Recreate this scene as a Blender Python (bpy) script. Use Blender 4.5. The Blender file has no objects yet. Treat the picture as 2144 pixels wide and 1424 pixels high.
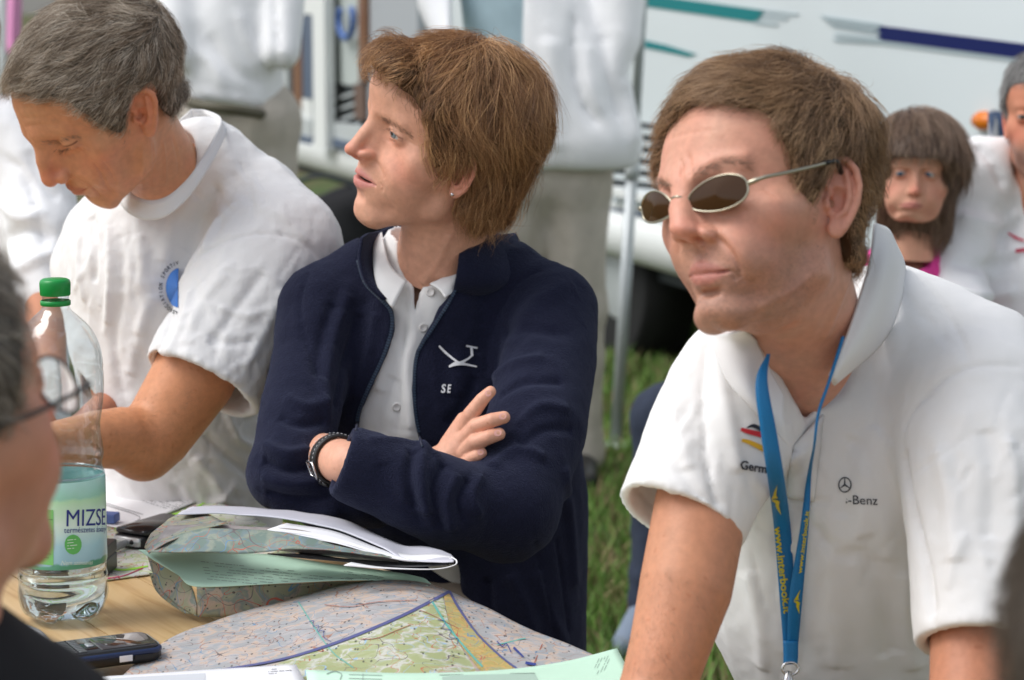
import bpy, math, random, time
import numpy as np
from mathutils import Vector, Matrix
from mathutils.bvhtree import BVHTree
T0 = time.time()
rnd = random.Random(7)
scene = bpy.context.scene
COL = scene.collection

# ------------------------------------------------------------------ camera, sky, sun, exposure
FPX = 85.0 / 36.0 * 2144.0
CAMH = 1.40
TH = math.atan(727 / FPX)
FW = np.array([0, math.cos(TH), -math.sin(TH)])
UPV = np.array([0, math.sin(TH), math.cos(TH)])
RT = np.array([1.0, 0, 0])
CAM = np.array([0, 0, CAMH])
cam_data = bpy.data.cameras.new('camera')
cam_data.lens = 85
cam_data.sensor_width = 36
cam_data.clip_end = 400
cam_data.clip_start = 0.05
cam_data.dof.use_dof = True
cam_data.dof.focus_distance = 2.50
cam_data.dof.aperture_fstop = 8.0
cam = bpy.data.objects.new('camera', cam_data)
cam.location = CAM
cam.rotation_euler = (math.pi / 2 - TH, 0, 0)
COL.objects.link(cam)
scene.camera = cam

world = bpy.data.worlds.new('World')
scene.world = world
world.use_nodes = True
wn, wl = world.node_tree.nodes, world.node_tree.links
wn.clear()
sky = wn.new('ShaderNodeTexSky')
sky.sky_type = 'NISHITA'
sky.sun_disc = False
SUN_EL, SUN_AZ = math.radians(54), math.radians(-100)
sky.sun_elevation = SUN_EL
sky.sun_rotation = SUN_AZ
sky.dust_density = 2.0
sky.air_density = 1.0
hs = wn.new('ShaderNodeHueSaturation')
hs.inputs['Saturation'].default_value = 0.38
bg = wn.new('ShaderNodeBackground')
bg.inputs['Strength'].default_value = 0.125
wo = wn.new('ShaderNodeOutputWorld')
wl.new(sky.outputs[0], hs.inputs['Color'])
wl.new(hs.outputs[0], bg.inputs['Color'])
wl.new(bg.outputs[0], wo.inputs['Surface'])

sun_data = bpy.data.lights.new('sun', 'SUN')
sun_data.energy = 1.4
sun_data.angle = math.radians(38)
sun_data.color = (1.0, 0.985, 0.965)
sun = bpy.data.objects.new('sun', sun_data)
# direction to the sun: azimuth measured clockwise from +Y
sdir = Vector((math.sin(SUN_AZ) * math.cos(SUN_EL), math.cos(SUN_AZ) * math.cos(SUN_EL), math.sin(SUN_EL)))
SUN_FROM = sdir
sun.rotation_euler = sdir.to_track_quat('Z', 'Y').to_euler()
sun.location = (0, 0, 12)
COL.objects.link(sun)
scene.view_settings.view_transform = 'Standard'
scene.view_settings.look = 'None'
scene.view_settings.exposure = 0.68
scene.view_settings.gamma = 1.0
scene.view_settings.use_curve_mapping = False

# ------------------------------------------------------------------ picture <-> place
def P(px, py, d):
    return CAM + FW * d + RT * ((px - 1072) / FPX * d) + UPV * (-(py - 712) / FPX * d)

def proj(X):
    q = np.asarray(X) - CAM
    d = q @ FW
    return np.stack([1072 + FPX * (q @ RT) / d, 712 - FPX * (q @ UPV) / d, d], -1)

def onz(px, py, z):
    v = FW + RT * ((px - 1072) / FPX) + UPV * (-(py - 712) / FPX)
    return CAM + v * ((z - CAMH) / v[2])

# ------------------------------------------------------------------ scene bookkeeping
def props(o, label=None, cat=None, group=None, kind=None):
    if label: o['label'] = label
    if cat: o['category'] = cat
    if group: o['group'] = group
    if kind: o['kind'] = kind
    return o

def empty(name, loc, label=None, cat=None, group=None):
    o = bpy.data.objects.new(name, None)
    o.location = tuple(loc)
    o.empty_display_size = 0.1
    COL.objects.link(o)
    return props(o, label, cat, group)

def link(o, parent=None):
    COL.objects.link(o)
    if parent is not None:
        o.parent = parent
        par = parent
        off = Vector((0, 0, 0))
        while par is not None:
            off += Vector(par.location)
            par = par.parent
        o.location = -off
    return o

def mesh_obj(name, V, F, mat, parent=None, smooth=True, colors=None, uv=None):
    me = bpy.data.meshes.new(name)
    V = np.asarray(V, dtype=np.float32)
    if isinstance(F, np.ndarray):
        n, k = F.shape
        me.vertices.add(len(V)); me.vertices.foreach_set('co', V.ravel())
        me.loops.add(n * k); me.loops.foreach_set('vertex_index', F.astype(np.int32).ravel())
        me.polygons.add(n)
        me.polygons.foreach_set('loop_start', np.arange(0, n * k, k, dtype=np.int32))
        me.update(calc_edges=True)
    else:
        me.from_pydata(V.tolist(), [], F)
        me.update()
    if smooth:
        me.polygons.foreach_set('use_smooth', np.ones(len(me.polygons), dtype=bool))
    if colors is not None:
        ca = me.color_attributes.new('Col', 'FLOAT_COLOR', 'POINT')
        c4 = np.ones((len(V), 4), dtype=np.float32); c4[:, :3] = colors
        ca.data.foreach_set('color', c4.ravel())
    if uv is not None:
        ul = me.uv_layers.new(name='UVMap')
        li = np.empty(len(me.loops), dtype=np.int32); me.loops.foreach_get('vertex_index', li)
        ul.data.foreach_set('uv', np.asarray(uv, dtype=np.float32)[li].ravel())
    if mat is not None:
        me.materials.append(mat)
    o = bpy.data.objects.new(name, me)
    return link(o, parent)

# ------------------------------------------------------------------ materials
def srgb(r, g, b):
    f = lambda c: (c / 255.0 / 12.92) if c / 255.0 <= 0.04045 else ((c / 255.0 + 0.055) / 1.055) ** 2.4
    return (f(r), f(g), f(b))

def pmat(name, color=(0.8, 0.8, 0.8), rough=0.6, metal=0.0, noise=0.0, nscale=30.0, bump=0.0, bscale=400.0, bdist=0.001,
         spec=0.5, sheen=0.0, sss=0.0, attr=False, coat=0.0, bump2=None, alpha=None, trans=0.0, ior=1.45, sheen_tint=None):
    m = bpy.data.materials.new(name)
    m.use_nodes = True
    n, l = m.node_tree.nodes, m.node_tree.links
    b = n['Principled BSDF']
    b.inputs['Roughness'].default_value = rough
    b.inputs['Metallic'].default_value = metal
    b.inputs['Specular IOR Level'].default_value = spec
    b.inputs['IOR'].default_value = ior
    b.inputs['Sheen Weight'].default_value = sheen
    if sheen_tint: b.inputs['Sheen Tint'].default_value = (*sheen_tint, 1)
    b.inputs['Coat Weight'].default_value = coat
    b.inputs['Transmission Weight'].default_value = trans
    if sss:
        b.inputs['Subsurface Weight'].default_value = sss
        b.inputs['Subsurface Radius'].default_value = (1.0, 0.35, 0.2)
        b.inputs['Subsurface Scale'].default_value = 0.006
    tc = n.new('ShaderNodeTexCoord')
    src = None
    if attr:
        a = n.new('ShaderNodeAttribute'); a.attribute_name = 'Col'
        src = a.outputs['Color']
    if noise or src is not None:
        nt = n.new('ShaderNodeTexNoise'); nt.inputs['Scale'].default_value = nscale; nt.inputs['Detail'].default_value = 5
        l.new(tc.outputs['Object'], nt.inputs['Vector'])
        mr = n.new('ShaderNodeMapRange')
        mr.inputs[1].default_value = 0.25; mr.inputs[2].default_value = 0.75
        mr.inputs[3].default_value = 1 - noise; mr.inputs[4].default_value = 1 + noise
        l.new(nt.outputs[0], mr.inputs[0])
        mx = n.new('ShaderNodeVectorMath'); mx.operation = 'SCALE'
        if src is not None: l.new(src, mx.inputs[0])
        else: mx.inputs[0].default_value = color
        l.new(mr.outputs[0], mx.inputs['Scale'])
        l.new(mx.outputs[0], b.inputs['Base Color'])
    else:
        b.inputs['Base Color'].default_value = (*color, 1)
    if bump:
        bn = n.new('ShaderNodeTexNoise'); bn.inputs['Scale'].default_value = bscale; bn.inputs['Detail'].default_value = 3
        l.new(tc.outputs['Object'], bn.inputs['Vector'])
        bp = n.new('ShaderNodeBump'); bp.inputs['Strength'].default_value = bump; bp.inputs['Distance'].default_value = bdist
        l.new(bn.outputs[0], bp.inputs['Height'])
        last = bp
        if bump2:
            b2 = n.new('ShaderNodeTexNoise'); b2.inputs['Scale'].default_value = bump2[0]; b2.inputs['Detail'].default_value = 4
            l.new(tc.outputs['Object'], b2.inputs['Vector'])
            bp2 = n.new('ShaderNodeBump'); bp2.inputs['Strength'].default_value = bump2[1]; bp2.inputs['Distance'].default_value = bump2[2]
            l.new(b2.outputs[0], bp2.inputs['Height'])
            l.new(bp.outputs[0], bp2.inputs['Normal'])
            last = bp2
        l.new(last.outputs[0], b.inputs['Normal'])
    return m

# ------------------------------------------------------------------ numeric helpers: noise, signed distance sculpting
def _hash(i, j, k, seed):
    n = (i.astype(np.int64) * 374761393 + j.astype(np.int64) * 668265263 + k.astype(np.int64) * 2147483647 + seed * 1274126177) & 0xffffffff
    n = ((n ^ (n >> 13)) * 1274126177) & 0xffffffff
    n = (n ^ (n >> 16)) & 0xffff
    return n.astype(np.float32) / 65535.0 * 2 - 1

def vnoise(X, seed=0):
    X = np.asarray(X, dtype=np.float64)
    I = np.floor(X).astype(np.int64); Fr = (X - I).astype(np.float32)
    Fr = Fr * Fr * (3 - 2 * Fr)
    out = 0
    for a in (0, 1):
        wa = Fr[:, 0] if a else 1 - Fr[:, 0]
        for b in (0, 1):
            wb = Fr[:, 1] if b else 1 - Fr[:, 1]
            for c in (0, 1):
                wc = Fr[:, 2] if c else 1 - Fr[:, 2]
                out = out + wa * wb * wc * _hash(I[:, 0] + a, I[:, 1] + b, I[:, 2] + c, seed)
    return out

def fbm(X, seed=0, octv=3):
    o = 0; a = 1.0; s = 1.0
    for q in range(octv):
        o = o + a * vnoise(np.asarray(X) * s + 17.3 * q, seed + q); a *= 0.5; s *= 2.03
    return o

def ell(c, r, R=None):
    c = np.array(c, np.float32); r = np.array(r, np.float32)
    R_ = None if R is None else np.array(R, np.float32)
    def f(X):
        q = X - c
        if R_ is not None: q = q @ R_
        k0 = np.sqrt((((q / r) ** 2).sum(1)) + 1e-12)
        k1 = np.sqrt((((q / (r * r)) ** 2).sum(1)) + 1e-12)
        return k0 * (k0 - 1) / k1
    return f

def cone(a, b, ra, rb, flat=None):
    a = np.array(a, np.float32); b = np.array(b, np.float32)
    ba = b - a; L2 = float(ba @ ba) + 1e-12
    def f(X):
        q = X - a
        h = np.clip(q @ ba / L2, 0, 1)
        e = q - h[:, None] * ba
        return np.sqrt((e * e).sum(1)) - (ra + (rb - ra) * h)
    return f

def poly(pts, radii):
    if not hasattr(radii, '__len__'): radii = [radii] * len(pts)
    fs = [cone(pts[i], pts[i + 1], radii[i], radii[i + 1]) for i in range(len(pts) - 1)]
    def f(X):
        d = fs[0](X)
        for g in fs[1:]: d = np.minimum(d, g(X))
        return d
    return f

def smin(a, b, k):
    if k <= 0: return np.minimum(a, b)
    h = np.clip(0.5 + 0.5 * (b - a) / k, 0, 1)
    return b + (a - b) * h - k * h * (1 - h)

def smax(a, b, k):
    return -smin(-a, -b, k)

def run_ops(ops, X):
    d = np.full(len(X), 1e3, np.float32)
    for o in ops:
        v = o[1](X)
        d = smin(d, v, o[2]) if o[0] == 'u' else smax(d, -v, o[2])
    return d

def surfnet(f, lo, hi, h, coarse=5):
    lo = np.array(lo, float); hi = np.array(hi, float)
    nb = np.ceil((hi - lo) / (h * coarse)).astype(int) + 1
    n = nb * coarse
    g = np.stack(np.meshgrid(*[np.arange(k) for k in nb], indexing='ij'), -1).reshape(-1, 3)
    cc = lo + (g * coarse + (coarse - 1) / 2) * h
    fc = np.empty(len(cc), np.float32)
    for s in range(0, len(cc), 400000): fc[s:s + 400000] = f(cc[s:s + 400000].astype(np.float32))
    V = np.repeat(np.repeat(np.repeat(np.where(fc < 0, -1.0, 1.0).astype(np.float32).reshape(nb) * h * 10, coarse, 0), coarse, 1), coarse, 2)
    act = np.abs(fc) < coarse * h * 1.75
    ga = g[act] * coarse
    off = np.stack(np.meshgrid(*[np.arange(coarse)] * 3, indexing='ij'), -1).reshape(-1, 3)
    for s in range(0, len(ga), 4000):
        ii = (ga[s:s + 4000, None, :] + off[None]).reshape(-1, 3)
        v = f((lo + ii * h).astype(np.float32))
        V[ii[:, 0], ii[:, 1], ii[:, 2]] = v
    S = V < 0
    c = np.zeros(np.array(S.shape) - 1, np.uint8)
    for a in (0, 1):
        for b in (0, 1):
            for d in (0, 1):
                c += S[a:S.shape[0] - 1 + a, b:S.shape[1] - 1 + b, d:S.shape[2] - 1 + d]
    A = (c > 0) & (c < 8)
    ijk = np.argwhere(A)
    idx = np.full(A.shape, -1, np.int32); idx[A] = np.arange(len(ijk))
    acc = np.zeros((len(ijk), 3)); cnt = np.zeros(len(ijk))
    cor = [(a, b, d) for a in (0, 1) for b in (0, 1) for d in (0, 1)]
    for p in range(8):
        for q in range(p + 1, 8):
            pa, qa = np.array(cor[p]), np.array(cor[q])
            if abs(pa - qa).sum() != 1: continue
            va = V[tuple((ijk + pa).T)]; vb = V[tuple((ijk + qa).T)]
            x = (va < 0) != (vb < 0)
            t = va[x] / (va[x] - vb[x])
            acc[x] += pa + t[:, None] * (qa - pa); cnt[x] += 1
    verts = lo + (ijk + acc / np.maximum(cnt, 1)[:, None]) * h
    quads = []
    for ax in range(3):
        o = [slice(None)] * 3; o2 = [slice(None)] * 3
        o[ax] = slice(0, -1); o2[ax] = slice(1, None)
        x = S[tuple(o)] != S[tuple(o2)]
        e = np.argwhere(x)
        u, w = (ax + 1) % 3, (ax + 2) % 3
        ok = (e[:, u] >= 1) & (e[:, w] >= 1) & (e[:, u] < A.shape[u]) & (e[:, w] < A.shape[w])
        e = e[ok]
        def cell(du, dw):
            t = e.copy(); t[:, u] -= du; t[:, w] -= dw
            return idx[tuple(t.T)]
        qd = np.stack([cell(1, 1), cell(0, 1), cell(0, 0), cell(1, 0)], 1)
        inside_first = S[tuple(e.T)]
        qd[~inside_first] = qd[~inside_first][:, ::-1]
        quads.append(qd)
    Q = np.concatenate(quads)
    Q = Q[(Q >= 0).all(1)]
    return verts, Q

def vnormals(V, Q):
    a = V[Q[:, 2]] - V[Q[:, 0]]; b = V[Q[:, 3]] - V[Q[:, 1]]
    fn = np.cross(a, b)
    N = np.zeros_like(V)
    for k in range(4):
        for ax in range(3): N[:, ax] += np.bincount(Q[:, k], fn[:, ax], len(V))
    return N / (np.linalg.norm(N, axis=1)[:, None] + 1e-20)

def lap(V, Q, it=1, lam=0.5):
    a = np.concatenate([Q[:, 0], Q[:, 1], Q[:, 2], Q[:, 3]]); b = np.concatenate([Q[:, 1], Q[:, 2], Q[:, 3], Q[:, 0]])
    a, b = np.concatenate([a, b]), np.concatenate([b, a])
    cnt = np.maximum(np.bincount(a, minlength=len(V)), 1)
    V = V.copy()
    for _ in range(it):
        m = np.stack([np.bincount(a, V[b, x], len(V)) for x in range(3)], 1) / cnt[:, None]
        V += lam * (m - V)
    return V

def pdist(X, pts):
    """distance of points to a polyline"""
    d = np.full(len(X), 1e9)
    pts = np.asarray(pts, float)
    for i in range(len(pts) - 1):
        ba = pts[i + 1] - pts[i]; q = X - pts[i]
        t = np.clip(q @ ba / (ba @ ba + 1e-12), 0, 1)
        e = q - t[:, None] * ba
        d = np.minimum(d, (e * e).sum(1))
    return np.sqrt(d)

def bvh_of(V, Q):
    return BVHTree.FromPolygons([tuple(v) for v in V.tolist()], [tuple(q) for q in Q.tolist()])

def ray(bvh, px, py):
    v = FW + RT * ((px - 1072) / FPX) + UPV * (-(py - 712) / FPX)
    v = v / np.linalg.norm(v)
    h = bvh.ray_cast(Vector(CAM), Vector(v), 30.0)
    return h  # loc, normal, index, dist

def catmull(pts, n=8):
    pts = np.asarray(pts, float)
    if len(pts) < 3:
        t = np.linspace(0, 1, n + 1)[:, None]
        return pts[0] * (1 - t) + pts[-1] * t
    p = np.vstack([2 * pts[0] - pts[1], pts, 2 * pts[-1] - pts[-2]])
    out = []
    for i in range(1, len(p) - 2):
        t = np.linspace(0, 1, n, endpoint=False)[:, None]
        out.append(0.5 * (2 * p[i] + (p[i + 1] - p[i - 1]) * t + (2 * p[i - 1] - 5 * p[i] + 4 * p[i + 1] - p[i + 2]) * t ** 2
                          + (-p[i - 1] + 3 * p[i] - 3 * p[i + 1] + p[i + 2]) * t ** 3))
    out.append(pts[-1:])
    return np.concatenate(out)

def on_surf(bvh, pts, step=None):
    """drop picture points on a surface; returns 3-D points and normals"""
    c = catmull(pts, 6) if len(pts) > 2 else catmull(pts, 8)
    out = []; nn = []
    for p in c:
        h = ray(bvh, p[0], p[1])
        if h[0] is not None:
            out.append(np.array(h[0])); nn.append(np.array(h[1]))
    return np.array(out), np.array(nn)

def folds(V, Q, strokes, tapmax=1e9):
    """press or raise creases: each stroke is (points, width px, height mm); the height sits along the stroke, sharp when w<0"""
    bv = bvh_of(V, Q)
    N = vnormals(V, Q)
    D = np.zeros(len(V))
    for pts, w, hgt in strokes:
        S, _ = on_surf(bv, pts)
        if len(S) < 2: continue
        dep = np.median((S - CAM) @ FW)
        r = abs(w) * dep / FPX
        lo = S.min(0) - 2.6 * r; hi = S.max(0) + 2.6 * r
        m = np.nonzero(((V > lo) & (V < hi)).all(1))[0]
        if len(m) == 0: continue
        # taper towards both ends of the stroke
        X = V[m]
        dd = ((X[:, None, :] - S[None, ::2, :]) ** 2).sum(2) if len(m) * len(S) < 6e6 else None
        d = pdist(X, S)
        if dd is not None and abs(w) <= tapmax:
            tt = dd.argmin(1) / max(1, dd.shape[1] - 1)
            tap = np.clip(np.minimum(tt, 1 - tt) * 5 + 0.25, 0, 1)
        else: tap = 1.0
        g = np.exp(-(d / r) ** 2) if w > 0 else np.exp(-np.abs(d / r) * 1.6)
        D[m] += hgt * 0.0015 * g * tap
    return V + N * D[:, None]

def to_mesh_arrays(ob):
    dg = bpy.context.evaluated_depsgraph_get()
    me = bpy.data.meshes.new_from_object(ob.evaluated_get(dg))
    return me

def text_polys(s, size=1.0, bold=False, shear=0.0, align='LEFT', res=3, sx=1.0):
    cu = bpy.data.curves.new('t', 'FONT'); cu.body = s; cu.size = size; cu.align_x = align; cu.resolution_u = res
    cu.shear = shear
    if bold: cu.offset = 0.025 * size
    ob = bpy.data.objects.new('t', cu); COL.objects.link(ob)
    bpy.context.view_layer.update()
    me = to_mesh_arrays(ob)
    V = np.array([v.co[:] for v in me.vertices]).reshape(-1, 3)[:, :2] * [sx, 1]
    F = [tuple(p.vertices) for p in me.polygons]
    bpy.data.objects.remove(ob); bpy.data.curves.remove(cu); bpy.data.meshes.remove(me)
    return V, F

def print_on(name, V2, F, bvh, mat, parent, off=0.0006):
    """lay flat print (picture-space polygons) onto a surface"""
    out = []; ok = []
    for p in V2:
        h = ray(bvh, p[0], p[1])
        if h[0] is None: out.append((0, 0, 0)); ok.append(False)
        else:
            n = np.array(h[1])
            if n @ FW > 0: n = -n
            out.append(tuple(np.array(h[0]) + n * off - FW * off * 0.6)); ok.append(True)
    F = [f for f in F if all(ok[i] for i in f)]
    if not F: return None
    return props(mesh_obj(name, out, F, mat, parent, smooth=False), kind='stuff')

def text_px(s, origin, ux, uy, size, **kw):
    """text laid in the picture: origin px, ux = direction of writing, uy = up direction (px vectors of unit length)"""
    V, F = text_polys(s, size, **kw)
    o = np.array(origin, float); return o + V[:, :1] * np.array(ux) + V[:, 1:2] * np.array(uy), F

def tube(pts, r, n=8, closed=False):
    pts = np.asarray(pts, float); m = len(pts)
    r = np.broadcast_to(np.asarray(r, float), (m,))
    V = []; F = []
    t = np.gradient(pts, axis=0)
    if closed: t = np.roll(pts, -1, 0) - np.roll(pts, 1, 0)
    t /= np.linalg.norm(t, axis=1)[:, None] + 1e-12
    u = np.cross(t[0], [0.3, 0.2, 0.93]); u /= np.linalg.norm(u)
    for i in range(m):
        u = u - t[i] * (u @ t[i]); u /= np.linalg.norm(u) + 1e-12
        w = np.cross(t[i], u)
        for k in range(n):
            a = 2 * math.pi * k / n
            V.append(pts[i] + r[i] * (math.cos(a) * u + math.sin(a) * w))
    for i in range(m if closed else m - 1):
        for k in range(n):
            a, b = i * n + k, i * n + (k + 1) % n
            c, d = ((i + 1) % m) * n + (k + 1) % n, ((i + 1) % m) * n + k
            F.append((a, b, c, d))
    if not closed:
        F.append(tuple(range(n))[::-1]); F.append(tuple((m - 1) * n + k for k in range(n)))
    return V, F

def grid_surface(ctrl, nu=6, nv=6):
    """control rows (each a list of 3-D points) -> smooth grid"""
    rows = [catmull(r, nu) for r in ctrl]
    rows = np.array(rows)
    cols = np.array([catmull(rows[:, i], nv) for i in range(rows.shape[1])])
    return cols.transpose(1, 0, 2)

def thick_grid(G, th, wave=None):
    """grid of points -> closed sheet of the given thickness"""
    m, n = G.shape[:2]
    du = np.gradient(G, axis=1); dv = np.gradient(G, axis=0)
    N = np.cross(du, dv); N /= np.linalg.norm(N, axis=2)[..., None] + 1e-12
    A = (G + N * th / 2).reshape(-1, 3); B = (G - N * th / 2).reshape(-1, 3)
    V = np.concatenate([A, B]); F = []
    i, j = np.meshgrid(np.arange(m - 1), np.arange(n - 1), indexing='ij')
    a = (i * n + j).ravel(); q = np.stack([a, a + 1, a + n + 1, a + n], 1)
    F = [q, q[:, ::-1] + m * n]
    def rim(ids):
        ids = np.array(ids); F.append(np.stack([ids[:-1], ids[:-1] + m * n, ids[1:] + m * n, ids[1:]], 1))
    rim(np.arange(n)); rim((m - 1) * n + np.arange(n)[::-1]); rim(np.arange(m)[::-1] * n); rim(np.arange(m) * n + n - 1)
    return V, np.concatenate(F)

def box_vf(c, s, R=None, bev=0.0):
    """box, optionally chamfered on all vertical edges"""
    c = np.array(c, float); h = np.array(s, float) / 2
    if bev <= 0:
        V = np.array([[x, y, z] for x in (-1, 1) for y in (-1, 1) for z in (-1, 1)]) * h
        F = [(0, 1, 3, 2), (4, 6, 7, 5), (0, 4, 5, 1), (2, 3, 7, 6), (0, 2, 6, 4), (1, 5, 7, 3)]
    else:
        ring = []
        for sx, sy in ((1, 1), (-1, 1), (-1, -1), (1, -1)):
            a0 = {(1, 1): 0, (-1, 1): 90, (-1, -1): 180, (1, -1): 270}[(sx, sy)]
            for k in range(4):
                a = math.radians(a0 + 30 * k)
                ring.append((sx * (h[0] - bev) + bev * math.cos(a), sy * (h[1] - bev) + bev * math.sin(a)))
        n = len(ring); V = []; b2 = min(bev * 0.5, h[2] * 0.5)
        for z, s_ in ((-h[2], 1 - b2 / max(h[0], 1e-6)), (-h[2] + b2, 1), (h[2] - b2, 1), (h[2], 1 - b2 / max(h[0], 1e-6))):
            for x, y in ring: V.append((x * s_, y * s_, z))
        F = [tuple(range(n))[::-1], tuple(3 * n + k for k in range(n))]
        for i in range(3):
            for k in range(n): F.append((i * n + k, i * n + (k + 1) % n, (i + 1) * n + (k + 1) % n, (i + 1) * n + k))
        V = np.array(V)
    if R is not None: V = V @ np.asarray(R).T
    return V + c, F

def join_vf(parts):
    V = []; F = []; o = 0
    for v, f in parts:
        V += [tuple(x) for x in np.asarray(v).tolist()]; F += [tuple(int(i) + o for i in q) for q in f]; o = len(V)
    return V, F

def rotz(a):
    c, s = math.cos(a), math.sin(a); return np.array([[c, -s, 0], [s, c, 0], [0, 0, 1]])

def pose(y, p, r):
    y, p, r = map(math.radians, (y, p, r))
    cy, sy = math.cos(y), math.sin(y); cp, sp = math.cos(p), math.sin(p); cr, sr = math.cos(r), math.sin(r)
    Z = np.array([[cy, -sy, 0], [sy, cy, 0], [0, 0, 1]]); X = np.array([[1, 0, 0], [0, cp, -sp], [0, sp, cp]]); Y = np.array([[cr, 0, sr], [0, 1, 0], [-sr, 0, cr]])
    return Z @ X @ Y
# ------------------------------------------------------------------ heads
def ear_ops(flare=0.0, es=1.0):
    """ear in head space (cm), on the +x side; u runs back, v up, w out"""
    o = np.array([6.9, -0.3, 0.0])
    t = math.radians(12); fl = math.radians(24 + flare)
    u = np.array([math.sin(fl), -math.cos(fl), 0.0])
    v = np.array([0.0, -math.sin(t), math.cos(t)]); v -= u * (u @ v); v /= np.linalg.norm(v)
    w = np.cross(v, u); w = w if w[0] > 0 else -w
    E = lambda a, b, c: o + (u * a + v * b + w * c) * es
    R = np.stack([u, v, w], 1)
    ops = [('u', ell(E(1.0, 0.5, 0.15), (1.45, 2.6, 0.42), R), 0.3),
           ('u', ell(E(0.45, -2.05, 0.2), (0.75, 0.85, 0.38), R), 0.4),
           ('s', ell(E(0.75, 0.0, 0.66), (0.85, 1.1, 0.80), R), 0.18),
           ('s', ell(E(1.25, 1.7, 0.6), (0.7, 0.75, 0.33), R), 0.2),
           ('u', poly([E(0.3, 0.5, 0.2), E(-0.15, 1.3, 0.5), E(0.05, 2.3, 0.6), E(0.8, 2.98, 0.55), E(1.65, 2.85, 0.55), E(2.25, 2.0, 0.55), E(2.4, 0.9, 0.5),
                       E(2.15, -0.3, 0.45), E(1.6, -1.3, 0.35), E(1.0, -2.1, 0.3)], [0.22, 0.26, 0.29, 0.3, 0.3, 0.3, 0.28, 0.25, 0.24, 0.3]), 0.16),
           ('u', poly([E(1.5, 2.0, 0.42), E(1.6, 1.0, 0.5), E(1.55, 0.1, 0.52), E(1.15, -0.85, 0.45), E(0.6, -1.15, 0.4)], [0.2, 0.24, 0.26, 0.26, 0.24]), 0.25),
           ('u', ell(E(-0.15, -0.15, 0.42), (0.38, 0.55, 0.32), R), 0.25),
           ('s', cone(E(0.35, -0.1, 0.6), E(0.1, 0.0, -0.8), 0.35, 0.3), 0.15)]
    return ops, E

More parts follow.
